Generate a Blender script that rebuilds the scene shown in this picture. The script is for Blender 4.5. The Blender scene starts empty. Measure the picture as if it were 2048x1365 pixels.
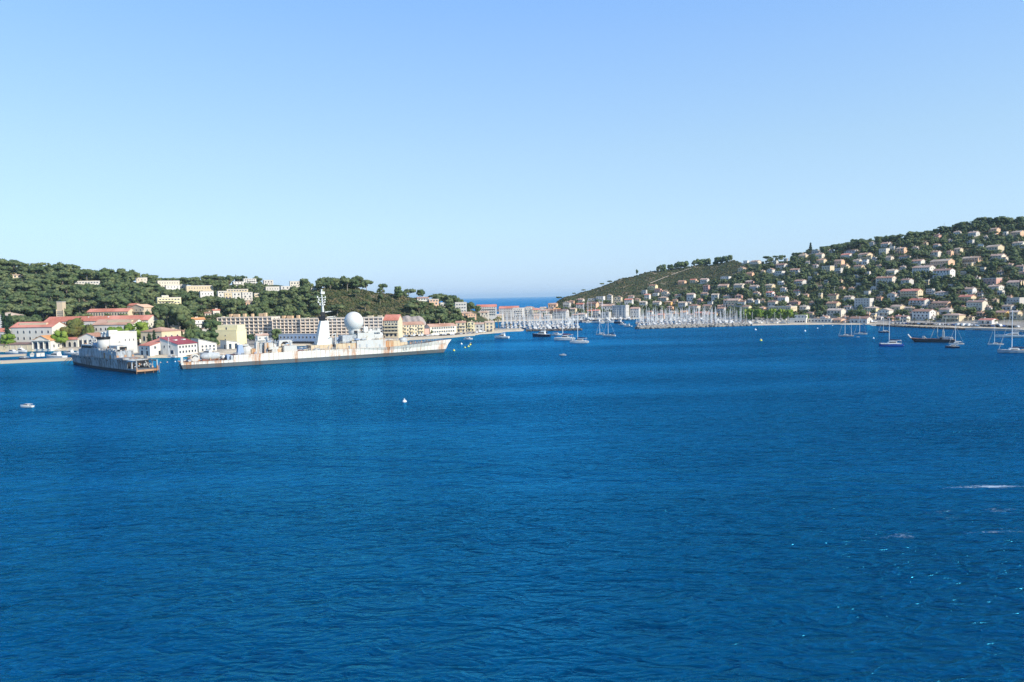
import bpy, math, random
import numpy as np
from mathutils import Vector, Matrix
R = math.radians
random.seed(7); rng = np.random.default_rng(7)
sc = bpy.context.scene
# ------------------------------------------------------------------ camera
F = 1500.0                      # focal length in photo pixels (2048 wide)
CAMZ = 34.0
PITCH, ROLL = R(3.37), R(1.2)
cam = bpy.data.cameras.new('camera'); camo = bpy.data.objects.new('camera', cam)
sc.collection.objects.link(camo)
cam.sensor_width = 36.0; cam.lens = 36.0 * F / 2048; cam.clip_start = 1.0; cam.clip_end = 120000
fw = Vector((0, math.cos(PITCH), -math.sin(PITCH)))
r0 = Vector((1, 0, 0)); u0 = r0.cross(fw)
rt = (r0 * math.cos(ROLL) - u0 * math.sin(ROLL)); up = (u0 * math.cos(ROLL) + r0 * math.sin(ROLL))
camo.matrix_world = Matrix(((rt.x, up.x, -fw.x, 0), (rt.y, up.y, -fw.y, 0), (rt.z, up.z, -fw.z, CAMZ), (0, 0, 0, 1)))
sc.camera = camo
# ------------------------------------------------------------------ light
SUN_AZ = (0.82, -0.57); SUN_EL = R(31)
wd = bpy.data.worlds.new('World'); sc.world = wd; wd.use_nodes = True
nt = wd.node_tree; nt.nodes.clear()
sky = nt.nodes.new('ShaderNodeTexSky'); sky.sky_type = 'NISHITA'; sky.sun_disc = False
sky.sun_elevation = SUN_EL; sky.sun_rotation = math.atan2(SUN_AZ[0], SUN_AZ[1])
sky.altitude = 0; sky.air_density = 1.0; sky.dust_density = 0.35; sky.ozone_density = 2.2
bg = nt.nodes.new('ShaderNodeBackground'); bg.inputs['Strength'].default_value = 0.12
wo = nt.nodes.new('ShaderNodeOutputWorld')
# clear Mediterranean air: the same elevation-only tint all the way round the sky
tc = nt.nodes.new('ShaderNodeTexCoord'); sx = nt.nodes.new('ShaderNodeSeparateXYZ'); nt.links.new(tc.outputs['Generated'], sx.inputs[0])
cr = nt.nodes.new('ShaderNodeValToRGB'); nt.links.new(sx.outputs[2], cr.inputs[0])
els = cr.color_ramp.elements
SKYT = [(0, (0.432, 0.568, 1.045)), (0.03, (0.455, 0.576, 0.902)), (0.09, (0.606, 0.674, 0.848)), (0.185, (0.818, 0.826, 0.818)), (0.38, (0.833, 1.023, 1.212)), (1, (0.833, 1.023, 1.212))]
els[0].position = 0; els[0].color = (*SKYT[0][1], 1); els[1].position = 1; els[1].color = (*SKYT[-1][1], 1)
for p_, c_ in SKYT[1:-1]:
    e = els.new(p_); e.color = (*c_, 1)
mx = nt.nodes.new('ShaderNodeMix'); mx.data_type = 'RGBA'; mx.blend_type = 'MULTIPLY'; mx.inputs['Factor'].default_value = 1
nt.links.new(sky.outputs[0], mx.inputs['A']); nt.links.new(cr.outputs[0], mx.inputs['B'])
ev = nt.nodes.new('ShaderNodeValToRGB'); nt.links.new(sx.outputs[2], ev.inputs[0]); ee = ev.color_ramp.elements
EVEN = [(0.0, (2.45, 3.18, 3.98)), (.03, (2.62, 3.45, 4.15)), (.09, (2.45, 3.5, 4.25)), (.185, (1.92, 3.05, 4.28)), (.38, (1.14, 2.22, 4.3)), (1.0, (.62, 1.5, 3.7))]
ee[0].position = 0; ee[0].color = (*EVEN[0][1], 1); ee[1].position = 1; ee[1].color = (*EVEN[-1][1], 1)
for p_, c_ in EVEN[1:-1]:
    e = ee.new(p_); e.color = (*c_, 1)
m2 = nt.nodes.new('ShaderNodeMix'); m2.data_type = 'RGBA'; m2.inputs['Factor'].default_value = .65
nt.links.new(mx.outputs['Result'], m2.inputs['A']); nt.links.new(ev.outputs[0], m2.inputs['B'])
nt.links.new(m2.outputs['Result'], bg.inputs['Color']); nt.links.new(bg.outputs[0], wo.inputs['Surface'])
sl = bpy.data.lights.new('sun', 'SUN'); sl.energy = 3.3; sl.angle = R(0.53); sl.color = (1.0, 0.93, 0.80)
so = bpy.data.objects.new('sun', sl); sc.collection.objects.link(so)
sd = Vector((SUN_AZ[0] * math.cos(SUN_EL), SUN_AZ[1] * math.cos(SUN_EL), math.sin(SUN_EL))).normalized()
so.rotation_euler = sd.to_track_quat('Z', 'Y').to_euler()
vs = sc.view_settings; vs.view_transform = 'Standard'; vs.look = 'None'; vs.exposure = 0.95; vs.gamma = 1.0
sc.render.film_transparent = False
sc.cycles.max_bounces = 5; sc.cycles.diffuse_bounces = 2; sc.cycles.glossy_bounces = 2; sc.cycles.transmission_bounces = 2
sc.cycles.sample_clamp_indirect = 3.0; sc.cycles.sample_clamp_direct = 4.0
sc.cycles.use_denoising = True; sc.cycles.denoising_prefilter = 'FAST'; sc.cycles.denoising_input_passes = 'RGB_ALBEDO_NORMAL'

# ------------------------------------------------------------------ pixel -> place helpers
def ray(px, py):
    return fw + rt * ((px - 1024) / F) - up * ((py - 682.5) / F)
def W(px, py, z=0.0):
    d = ray(px, py); t = (z - CAMZ) / d.z
    return Vector((d.x * t, d.y * t, z))
def atY(px, py, Y):
    d = ray(px, py); t = Y / d.y
    return Vector((d.x * t, Y, CAMZ + d.z * t))
def proj(p):
    v = Vector(p) - Vector((0, 0, CAMZ)); dz = v.dot(fw)
    return 1024 + F * v.dot(rt) / dz, 682.5 - F * v.dot(up) / dz

# ------------------------------------------------------------------ materials
def _n(nt, t, **k):
    n = nt.nodes.new(t)
    for a, b in k.items(): setattr(n, a, b)
    return n
def newmat(name):
    m = bpy.data.materials.new(name); m.use_nodes = True
    nt = m.node_tree; b = nt.nodes['Principled BSDF']
    return m, nt, b
def mixc(nt, fac, a, b, bt='MIX'):
    n = nt.nodes.new('ShaderNodeMix'); n.data_type = 'RGBA'; n.blend_type = bt
    def put(sock, v):
        if hasattr(v, 'is_output'): nt.links.new(v, sock)
        elif isinstance(v, (int, float)): sock.default_value = v
        else: sock.default_value = (*v, 1) if len(v) == 3 else v
    put(n.inputs['Factor'], fac); put(n.inputs['A'], a); put(n.inputs['B'], b)
    return n.outputs['Result']
def mapr(nt, v, a, b, c=0., d=1.):
    n = _n(nt, 'ShaderNodeMapRange'); n.clamp = True
    nt.links.new(v, n.inputs['Value'])
    for i, x in zip(('From Min', 'From Max', 'To Min', 'To Max'), (a, b, c, d)): n.inputs[i].default_value = x
    return n.outputs[0]
def noise(nt, scale, detail=3, vec=None, rough=0.55, dist=0.0):
    n = _n(nt, 'ShaderNodeTexNoise'); n.inputs['Scale'].default_value = scale
    n.inputs['Detail'].default_value = detail; n.inputs['Roughness'].default_value = rough; n.inputs['Distortion'].default_value = dist
    if vec is not None: nt.links.new(vec, n.inputs['Vector'])
    return n.outputs['Fac']
def coords(nt, kind='Object', scale=(1, 1, 1), rot=(0, 0, 0)):
    if kind == 'Position': o = _n(nt, 'ShaderNodeNewGeometry').outputs['Position']
    else: o = _n(nt, 'ShaderNodeTexCoord').outputs[kind]
    mp = _n(nt, 'ShaderNodeMapping'); mp.inputs['Scale'].default_value = scale; mp.inputs['Rotation'].default_value = rot
    nt.links.new(o, mp.inputs['Vector']); return mp.outputs[0]
def bump(nt, b, h, strength=0.5, dist=0.1, prev=None):
    n = _n(nt, 'ShaderNodeBump'); n.inputs['Strength'].default_value = strength; n.inputs['Distance'].default_value = dist
    nt.links.new(h, n.inputs['Height'])
    if prev is not None: nt.links.new(prev, n.inputs['Normal'])
    if b is not None: nt.links.new(n.outputs[0], b.inputs['Normal'])
    return n.outputs[0]
def math_(nt, op, a, b=None, c=None):
    n = _n(nt, 'ShaderNodeMath', operation=op)
    for i, v in enumerate((a, b, c)):
        if v is None: continue
        if hasattr(v, 'is_output'): nt.links.new(v, n.inputs[i])
        else: n.inputs[i].default_value = v
    return n.outputs[0]

# ------------------------------------------------------------------ water
def water_mat():
    m, nt, b = newmat('sea_water')
    P = _n(nt, 'ShaderNodeNewGeometry').outputs['Position']
    def wv(sx, sy, rot, detail=2, rough=.5, dist=0.):
        mp = _n(nt, 'ShaderNodeMapping'); mp.inputs['Scale'].default_value = (sx, sy, 0); mp.inputs['Rotation'].default_value = (0, 0, rot)
        nt.links.new(P, mp.inputs['Vector']); return noise(nt, 1.0, detail, mp.outputs[0], rough, dist)
    def ridge(n, p=1.5): return math_(nt, 'POWER', math_(nt, 'SUBTRACT', 1.0, math_(nt, 'ABSOLUTE', math_(nt, 'MULTIPLY_ADD', n, 2.6, -1.3))), p)
    swell = wv(.055, .10, R(20)); mid = ridge(wv(.18, .40, R(-18), 2, .5, .8), 1.6); small = ridge(wv(.60, 1.30, R(12), 2, .55, .8), 1.4)
    gust = mapr(nt, wv(.004, .016, R(3), 3), .34, .66, .34, 1.35)
    h = math_(nt, 'ADD', math_(nt, 'MULTIPLY', swell, 1.7), math_(nt, 'ADD', math_(nt, 'MULTIPLY', mid, .46), math_(nt, 'MULTIPLY', small, .15)))
    h = math_(nt, 'MULTIPLY', h, gust)
    sp_ = _n(nt, 'ShaderNodeSeparateXYZ'); nt.links.new(P, sp_.inputs[0])
    wob = math_(nt, 'MULTIPLY', math_(nt, 'SUBTRACT', wv(.02, .02, 0, 2), .5), 16.)
    for y0_, k_, w_, a_ in ((150, -.30, 3.0, .34), (143, -.26, 2.0, .22), (200, -.42, 3.4, .30)):   # long low wake swells
        dd = math_(nt, 'ABSOLUTE', math_(nt, 'SUBTRACT', math_(nt, 'ADD', sp_.outputs[1], wob), math_(nt, 'MULTIPLY_ADD', sp_.outputs[0], k_, y0_)))
        h = math_(nt, 'ADD', h, mapr(nt, dd, 0, w_, a_, 0))
    bump(nt, b, h, 1.0, 1.0)
    # foam flecks of the passing wake and a few scattered whitecaps
    sep = _n(nt, 'ShaderNodeSeparateXYZ'); nt.links.new(P, sep.inputs[0]); X, Y = sep.outputs[0], sep.outputs[1]
    fl = wv(1.1, 2.0, R(5), 6, .75, 1.4)
    patch = wv(.05, .12, R(5), 2)
    def band(y0, wdt, k, x0, x1):
        c = math_(nt, 'ABSOLUTE', math_(nt, 'SUBTRACT', Y, math_(nt, 'MULTIPLY_ADD', X, k, y0)))
        return math_(nt, 'MULTIPLY', mapr(nt, c, 0, wdt, 1, 0), mapr(nt, X, x0, x1))
    wk = math_(nt, 'MAXIMUM', band(98, 5.0, 0.06, 30, 62), math_(nt, 'MAXIMUM', band(107, 7.0, 0.06, 36, 76), band(122, 3.2, 0.05, 60, 80)))
    thr = math_(nt, 'SUBTRACT', 0.83, math_(nt, 'MULTIPLY', math_(nt, 'MULTIPLY', wk, mapr(nt, wv(.11, .3, R(4), 2), .38, .62)), math_(nt, 'MULTIPLY', patch, .92)))
    foam = mapr(nt, math_(nt, 'SUBTRACT', fl, thr), -.01, .16, 0, .62)
    crest = math_(nt, 'ADD', math_(nt, 'MULTIPLY', mid, .42), math_(nt, 'ADD', math_(nt, 'MULTIPLY', small, .38), math_(nt, 'MULTIPLY', swell, .20)))   # lighter crests and darker troughs painted in, standing for light on waves
    col = mixc(nt, mapr(nt, crest, .34, .90), (.0001, .0120, .036), (.0004, .050, .120))
    nt.links.new(mixc(nt, foam, col, (.60, .72, .80)), b.inputs['Base Color'])
    b.inputs['Roughness'].default_value = 1; b.inputs['Specular IOR Level'].default_value = 0
    nrm = b.inputs['Normal'].links[0].from_socket
    gl = _n(nt, 'ShaderNodeBsdfGlossy'); gl.inputs['Color'].default_value = (.06, .58, 1, 1); gl.inputs['Roughness'].default_value = .17
    fr = _n(nt, 'ShaderNodeFresnel'); fr.inputs['IOR'].default_value = 1.33
    nt.links.new(nrm, gl.inputs['Normal']); nt.links.new(nrm, fr.inputs['Normal'])
    ms = _n(nt, 'ShaderNodeMixShader')
    fac = math_(nt, 'MULTIPLY', math_(nt, 'SUBTRACT', 1., foam), math_(nt, 'MINIMUM', math_(nt, 'MULTIPLY', fr.outputs[0], 1.4), .60))
    nt.links.new(fac, ms.inputs[0]); nt.links.new(b.outputs[0], ms.inputs[1]); nt.links.new(gl.outputs[0], ms.inputs[2])
    nt.links.new(ms.outputs[0], nt.nodes['Material Output'].inputs['Surface'])
    return m

# ------------------------------------------------------------------ mesh helpers
COL = sc.collection
class MB:
    def __init__(s): s.v = []; s.f = []; s.m = []
    def add(s, vs, fs, mi=0):
        o = len(s.v); s.v += [tuple(p) for p in vs]; s.f += [tuple(i + o for i in f) for f in fs]; s.m += [mi] * len(fs); return s
    def box(s, x0, x1, y0, y1, z0, z1, mi=0, tx=0, ty=0):
        # tx/ty: taper of the top on each side
        return s.add([(x0, y0, z0), (x1, y0, z0), (x1, y1, z0), (x0, y1, z0), (x0 + tx, y0 + ty, z1), (x1 - tx, y0 + ty, z1), (x1 - tx, y1 - ty, z1), (x0 + tx, y1 - ty, z1)],
                     [(3, 2, 1, 0), (4, 5, 6, 7), (0, 1, 5, 4), (1, 2, 6, 5), (2, 3, 7, 6), (3, 0, 4, 7)], mi)
    def prism(s, pts, y0, y1, mi=0):
        # polygon in x,z extruded along y (pts counter-clockwise seen from -y)
        n = len(pts)
        return s.add([(x, y0, z) for x, z in pts] + [(x, y1, z) for x, z in pts],
                     [tuple(range(n)), tuple(range(2 * n - 1, n - 1, -1))] + [(i, i + n, (i + 1) % n + n, (i + 1) % n) for i in range(n)], mi)
    def prismx(s, pts, x0, x1, mi=0):
        # polygon in y,z extruded along x (pts ccw seen from +x)
        n = len(pts)
        return s.add([(x1, y, z) for y, z in pts] + [(x0, y, z) for y, z in pts],
                     [tuple(range(n)), tuple(range(2 * n - 1, n - 1, -1))] + [(i, i + n, (i + 1) % n + n, (i + 1) % n) for i in range(n)], mi)
    def rings(s, rings, mi=0, cap=True, closed=True):
        n = len(rings[0]); vs = [p for r in rings for p in r]; fs = []
        for k in range(len(rings) - 1):
            for i in range(n if closed else n - 1):
                j = (i + 1) % n; fs.append((k * n + i, k * n + j, (k + 1) * n + j, (k + 1) * n + i))
        if cap: fs += [tuple(range(n - 1, -1, -1)), tuple(range((len(rings) - 1) * n, len(rings) * n))]
        return s.add(vs, fs, mi)
    def lathe(s, prof, c=(0, 0, 0), n=10, mi=0, sx=1, sy=1):
        return s.rings([[(c[0] + r * sx * math.cos(2 * math.pi * i / n), c[1] + r * sy * math.sin(2 * math.pi * i / n), c[2] + z) for i in range(n)] for r, z in prof], mi)
    def tube(s, a, b, r0, r1=None, n=6, mi=0):
        r1 = r0 if r1 is None else r1
        a = Vector(a); b = Vector(b); d = (b - a).normalized(); q = d.to_track_quat('Z', 'Y')
        return s.rings([[tuple(p + q @ Vector((r * math.cos(2 * math.pi * i / n), r * math.sin(2 * math.pi * i / n), 0))) for i in range(n)] for p, r in ((a, r0), (b, r1))], mi)
    def mesh(s, name, mats):
        me = bpy.data.meshes.new(name); me.from_pydata(s.v, [], s.f)
        for m in mats: me.materials.append(m)
        if len(mats) > 1: me.polygons.foreach_set('material_index', s.m)
        me.update(); return me
    def build(s, name, mats, parent=None):
        if not isinstance(mats, (list, tuple)): mats = [mats]
        return obj(name, s.mesh(name, mats), parent)
def obj(name, me, parent=None, loc=None, rotz=None, scale=None):
    o = bpy.data.objects.new(name, me); COL.objects.link(o)
    if parent is not None: o.parent = parent
    if loc is not None: o.location = loc
    if rotz: o.rotation_euler = (0, 0, rotz)
    if scale is not None: o.scale = scale
    return o
def tag(o, label, cat, group=None):
    o['label'] = label; o['category'] = cat
    if group: o['group'] = group
    return o
def thing(name, label, cat, loc, rotz=0, group=None, scale=None):
    return tag(obj(name, None, None, loc, rotz, scale), label, cat, group)
def struct(name, mb_or_me, mats=None):
    o = mb_or_me.build(name, mats) if isinstance(mb_or_me, MB) else obj(name, mb_or_me)
    o['kind'] = 'structure'; return o
def copy_tree(root, loc, rotz, label, group=None, scale=None):
    r = root.copy(); COL.objects.link(r); r.location = loc; r.rotation_euler = (0, 0, rotz)
    if scale is not None: r.scale = (scale,) * 3
    r['label'] = label
    if group: r['group'] = group
    for ch in root.children:
        c = ch.copy(); COL.objects.link(c); c.parent = r
        for g in ch.children:
            d = g.copy(); COL.objects.link(d); d.parent = c
    return r
def smooth(o, ang=40):
    o.data.shade_smooth(); 
    return o
def np_mesh(name, V, Fc, mats):
    me = bpy.data.meshes.new(name); n = len(Fc); k = Fc.shape[1]
    me.vertices.add(len(V)); me.vertices.foreach_set('co', np.ascontiguousarray(V, dtype=np.float32).ravel())
    me.loops.add(n * k); me.loops.foreach_set('vertex_index', np.ascontiguousarray(Fc, dtype=np.int32).ravel())
    me.polygons.add(n); me.polygons.foreach_set('loop_start', np.arange(0, n * k, k, dtype=np.int32)); me.polygons.foreach_set('loop_total', np.full(n, k, dtype=np.int32))
    for m in mats: me.materials.append(m)
    me.update(calc_edges=True); return me
ORD = ['first', 'second', 'third', 'fourth', 'fifth', 'sixth', 'seventh', 'eighth', 'ninth', 'tenth', 'eleventh', 'twelfth', 'thirteenth', 'fourteenth', 'fifteenth', 'sixteenth', 'seventeenth', 'eighteenth', 'nineteenth', 'twentieth']

# ------------------------------------------------------------------ plain materials
MATS = {}
def paint(name, col, rough=.7, var=.12, scale=.6, metal=0., spec=.3):
    if name in MATS: return MATS[name]
    m, nt, b = newmat(name); c = coords(nt)
    d = tuple(x * (1 - var * 1.6) for x in col); l = tuple(min(1, x * (1 + var * .5)) for x in col)
    nt.links.new(mixc(nt, mapr(nt, noise(nt, scale, 5, c, .65), .33, .67), d, l), b.inputs['Base Color'])
    b.inputs['Roughness'].default_value = rough; b.inputs['Metallic'].default_value = metal; b.inputs['Specular IOR Level'].default_value = spec
    MATS[name] = m; return m
def stucco(name, col, var=.10):
    if name in MATS: return MATS[name]
    m, nt, b = newmat(name); c = coords(nt, 'Position', (1, 1, .35))
    n1 = noise(nt, .55, 5, c, .7); n2 = noise(nt, .09, 2, coords(nt, 'Position'))
    a = mixc(nt, mapr(nt, n1, .35, .7), tuple(x * (1 - var) for x in col), col)
    nt.links.new(mixc(nt, mapr(nt, n2, .35, .65), a, tuple(x * y for x, y in zip(col, (.93, .90, .85)))), b.inputs['Base Color'])
    b.inputs['Roughness'].default_value = .85; b.inputs['Specular IOR Level'].default_value = .2
    bump(nt, b, noise(nt, 4, 3, c), .25, .03); MATS[name] = m; return m
def tiles(name, col):
    if name in MATS: return MATS[name]
    m, nt, b = newmat(name); c = coords(nt, 'Object')
    w = _n(nt, 'ShaderNodeTexWave'); w.inputs['Scale'].default_value = 1.1; w.inputs['Distortion'].default_value = .4; nt.links.new(c, w.inputs['Vector'])
    p = coords(nt, 'Position')
    a = mixc(nt, mapr(nt, noise(nt, .7, 5, p, .7), .32, .68), tuple(x * .66 for x in col), col)
    a = mixc(nt, mapr(nt, noise(nt, .06, 2, p), .4, .6), a, tuple(min(1, x * y) for x, y in zip(col, (1.12, 1.28, 1.4))))
    a = mixc(nt, mapr(nt, noise(nt, 2.5, 2, p), .55, .75, 0, .6), a, tuple(x * .5 for x in col))
    nt.links.new(a, b.inputs['Base Color']); b.inputs['Roughness'].default_value = .9; b.inputs['Specular IOR Level'].default_value = .15
    bump(nt, b, w.outputs['Fac'], .5, .08); MATS[name] = m; return m
def glassy(name, col):
    if name in MATS: return MATS[name]
    m, nt, b = newmat(name); c = coords(nt, 'Position')
    nt.links.new(mixc(nt, mapr(nt, noise(nt, .35, 1, c), .4, .6), col, tuple(x * 1.8 for x in col)), b.inputs['Base Color'])
    b.inputs['Roughness'].default_value = .15; MATS[name] = m; return m
WHITE = stucco('white_stucco', (.68, .65, .58)); CREAM = stucco('cream_stucco', (.64, .54, .37)); PEACH = stucco('peach_stucco', (.72, .47, .31))
YELLOW = stucco('yellow_stucco', (.74, .52, .18)); PALEYEL = stucco('pale_yellow_stucco', (.76, .68, .42)); GREYW = stucco('grey_and_shaded_stucco', (.50, .49, .47))
PINK = stucco('pink_stucco', (.62, .37, .31)); OCHRE = stucco('ochre_stucco', (.72, .42, .16)); BEIGE = stucco('beige_stone', (.56, .46, .33)); BLUEGREY = stucco('blue_grey_panel', (.30, .38, .50))
WHITES = [WHITE, stucco('warm_white_stucco', (.66, .60, .50)), stucco('off_white_stucco', (.58, .56, .52)), stucco('chalk_stucco', (.70, .68, .64))]
WALLM = {'w': WHITE, 'c': CREAM, 'p': PEACH, 'y': PALEYEL, 'Y': YELLOW, 'g': GREYW, 'r': PINK, 'o': OCHRE}  # the grey wall also holds the shade of dim fronts in its colour
WALLN = {'w': 'white', 'c': 'cream', 'p': 'peach', 'y': 'pale yellow', 'Y': 'bright yellow', 'g': 'grey', 'r': 'dusky pink', 'o': 'ochre'}
TERRA = tiles('terracotta_tiles', (.46, .25, .165)); REDT = tiles('red_tiles', (.58, .21, .14)); TAN = tiles('tan_tiles', (.50, .35, .24)); DARKT = tiles('brown_tiles', (.22, .13, .10)); ORANGET = tiles('orange_tiles', (.62, .28, .11)); WINE = tiles('wine_red_roof', (.30, .07, .08))
TERRAS = [TERRA, tiles('pink_clay_tiles', (.50, .31, .22)), tiles('brown_clay_tiles', (.36, .20, .14)), tiles('pale_clay_tiles', (.52, .36, .26))]
ROOFM = {'t': TERRA, 'h': TERRA, 'R': REDT, 'n': TAN, 'd': DARKT, 'o': ORANGET, 'f': stucco('roof_screed', (.55, .52, .48)), 'G': TERRA}
PANE = glassy('window_glass', (.025, .032, .045)); FRAME = paint('white_frame', (.62, .60, .56)); SHUT = paint('grey_shutter', (.22, .25, .27))
CONC = stucco('concrete', (.42, .40, .36)); TIMBER = paint('weathered_timber', (.22, .16, .10))

# ------------------------------------------------------------------ terrain
# each column of the photo: ground profile as (distance north, height) ; rows of the photo turned into heights
def row(px, py, Y): return (Y, atY(px, py, Y).z)
def Cc(px, *pts):
    out = []
    for p in pts:
        Y, v = p
        out.append((Y, atY(px, v, Y).z) if v > 300 else (Y, v))
    return (px, out)
COLS = [
 Cc(-420, (520, -4), (540, 1.5), (600, 5), (640, 18), (760, 50), (860, 85), (1000, 70), (1300, 20), (1500, -4)),
 Cc(-150, (560, -4), (576, 1.5), (620, 4), (660, 16), (690, 25), (760, 47), (860, 84), (1000, 66), (1300, 20), (1500, -4)),
 Cc(0, (563, -4), (577, 1.5), (620, 4), (660, 16), (690, 25), (760, 47), (860, 541), (1000, 62), (1300, 20), (1500, -4)),
 Cc(130, (563, -4), (577, 1.5), (630, 4), (665, 16), (695, 25), (760, 44), (860, 546), (1000, 60), (1300, 20), (1500, -4)),
 Cc(195, (556, -4), (568, 1.5), (630, 4), (670, 17), (695, 25), (760, 41), (865, 555), (1000, 58), (1300, 20), (1500, -4)),
 Cc(214, (485, -4), (492, 1.5), (630, 4), (670, 16), (695, 24), (760, 40), (865, 557), (1000, 58), (1300, 20), (1500, -4)),
 Cc(270, (470, -4), (476, 1.5), (600, 3), (650, 10), (700, 24), (780, 40), (870, 563), (1000, 56), (1300, 20), (1500, -4)),
 Cc(340, (470, -4), (476, 1.5), (600, 3), (650, 10), (700, 23), (780, 36), (900, 575), (1000, 54), (1300, 20), (1500, -4)),
 Cc(440, (480, -4), (488, 1.5), (645, 3), (690, 12), (740, 24), (850, 42), (960, 569), (1100, 50), (1300, 20), (1500, -4)),
 Cc(520, (510, -4), (518, 1.5), (655, 3), (690, 12), (750, 27), (850, 38), (1000, 568), (1150, 40), (1300, 15), (1450, -4)),
 Cc(560, (560, -4), (566, 1.5), (655, 3), (690, 14), (755, 594), (850, 39), (1000, 570), (1150, 36), (1300, 10), (1400, -4)),
 Cc(600, (565, -4), (570, 1.5), (655, 3), (690, 16), (760, 586), (850, 40), (1000, 577), (1150, 30), (1300, 5), (1350, -4)),
 Cc(650, (565, -4), (570, 1.5), (655, 3), (690, 14), (770, 577), (850, 46), (1000, 40), (1200, 8), (1280, -4)),
 Cc(700, (565, -4), (572, 1.5), (655, 3), (690, 13), (775, 578), (850, 45), (1000, 25), (1120, -4)),
 Cc(745, (570, -4), (577, 1.5), (655, 3), (690, 12), (780, 585), (850, 40), (950, 20), (1060, -4)),
 Cc(800, (606, -4), (613, 1.6), (690, 3), (715, 13), (780, 591), (850, 36), (950, 18), (1060, -4)),
 Cc(860, (634, -4), (641, 1.6), (712, 3), (735, 13), (800, 601), (860, 30), (950, 12), (1050, 2), (1150, 2), (1200, -4)),
 Cc(910, (654, -4), (662, 1.6), (735, 3), (790, 14), (840, 614), (900, 14), (1000, 3), (1150, 3), (1220, -4)),
 Cc(950, (674, -4), (683, 1.2), (740, 3), (800, 12), (860, 19), (1000, 14), (1130, 9), (1240, -4)),
 Cc(978, (690, -4), (702, 1.0), (760, 2.4), (800, 6), (860, 11), (1000, 9), (1180, 5), (1240, -4)),
 Cc(996, (700, -4), (713, 1.0), (760, 1.8), (776, 1.8), (784, -4), (1030, -4), (1040, 1.6), (1180, 3), (1240, -4)),
 Cc(1045, (728, -4), (740, .8), (765, 1.4), (776, 1.4), (784, -4), (1030, -4), (1040, 1.6), (1180, 3), (1240, -4)),
 Cc(1062, (730, -4), (1030, -4), (1040, 1.6), (1180, 3), (1240, -4)),
 Cc(1130, (1034, -4), (1042, 1.6), (1080, 4), (1130, 14), (1200, 598), (1300, 596), (1450, 15), (1600, -4)),
 Cc(1200, (1034, -4), (1042, 1.6), (1070, 5), (1120, 607), (1180, 597), (1350, 574), (1500, 30), (1700, -4)),
 Cc(1250, (1034, -4), (1042, 1.6), (1075, 6), (1110, 609), (1180, 592), (1350, 557), (1500, 40), (1700, -4)),
 Cc(1300, (1034, -4), (1042, 1.6), (1090, 615), (1150, 596), (1230, 577), (1350, 545), (1500, 55), (1700, -4)),
 Cc(1400, (978, -4), (986, 1.6), (1030, 619), (1090, 597), (1180, 567), (1250, 552), (1350, 531), (1500, 70), (1800, 10)),
 Cc(1470, (890, -4), (898, 1.6), (955, 616), (1050, 582), (1150, 552), (1300, 521), (1500, 75), (1800, 10)),
 Cc(1500, (748, -4), (760, .8), (860, 2.5), (920, 614), (1000, 583), (1100, 553), (1220, 523), (1400, 75), (1800, 10)),
 Cc(1540, (746, -4), (758, .8), (850, 2.8), (905, 614), (985, 583), (1080, 553), (1170, 525), (1300, 70), (1800, 10)),
 Cc(1621, (738, -4), (750, .8), (825, 3), (880, 613), (950, 582), (1020, 552), (1120, 509), (1250, 80), (1800, 10)),
 Cc(1700, (722, -4), (733, 1), (800, 3), (850, 612), (910, 582), (970, 552), (1040, 523), (1110, 494), (1250, 90), (1800, 10)),
 Cc(1760, (688, -4), (698, 1.2), (760, 3), (805, 614), (870, 583), (930, 553), (995, 523), (1080, 485), (1200, 95), (1800, 10)),
 Cc(1800, (664, -4), (673, 1.4), (730, 2.8), (780, 616), (850, 582), (910, 552), (970, 522), (1060, 482), (1200, 95), (1800, 10)),
 Cc(1900, (618, -4), (628, 1.6), (690, 2.8), (740, 616), (810, 582), (870, 552), (930, 522), (1000, 488), (1055, 466), (1200, 105), (1800, 10)),
 Cc(1960, (600, -4), (609, 1.6), (665, 2.8), (715, 616), (790, 582), (850, 552), (910, 522), (990, 482), (1045, 449), (1200, 112), (1800, 10)),
 Cc(2048, (563, -4), (572, 1.6), (635, 2.8), (690, 616), (770, 582), (830, 552), (890, 522), (970, 482), (1030, 446), (1200, 112), (1800, 10)),
 Cc(2300, (480, -4), (490, 1.6), (560, 3), (620, 16), (700, 35), (800, 60), (900, 92), (1000, 120), (1200, 115), (1800, 10)),
 Cc(2700, (400, -4), (410, 1.6), (500, 5), (600, 25), (700, 50), (800, 80), (900, 105), (1000, 125), (1200, 115), (1800, 10)),
]
_YG = np.arange(380, 1901, 2.5)
_UX = np.array([(c[0] - 1024) / F for c in COLS])
_ZG = np.array([np.interp(_YG, [p[0] for p in c[1]], [p[1] for p in c[1]], left=-4, right=-4) for c in COLS])
def _fr(v, g): 
    i = np.clip(np.searchsorted(g, v) - 1, 0, len(g) - 2); t = np.clip((v - g[i]) / (g[i + 1] - g[i]), 0, 1); return i, t
def HZ(X, Y):
    X = np.asarray(X, float); Y = np.asarray(Y, float)
    i, t = _fr(X / np.maximum(Y, 1), _UX); j, s = _fr(Y, _YG)
    z = (_ZG[i, j] * (1 - s) + _ZG[i, j + 1] * s) * (1 - t) + (_ZG[i + 1, j] * (1 - s) + _ZG[i + 1, j + 1] * s) * t
    n = np.sin(X * .061 + Y * .043) * np.sin(X * -.037 + Y * .071) + .6 * np.sin(X * .13 + 1.3) * np.sin(Y * .117 + .4)
    return z + n * np.clip((z - 3) * .10, 0, 1.3)
_TY = np.arange(400, 1800, 1.0)
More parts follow.
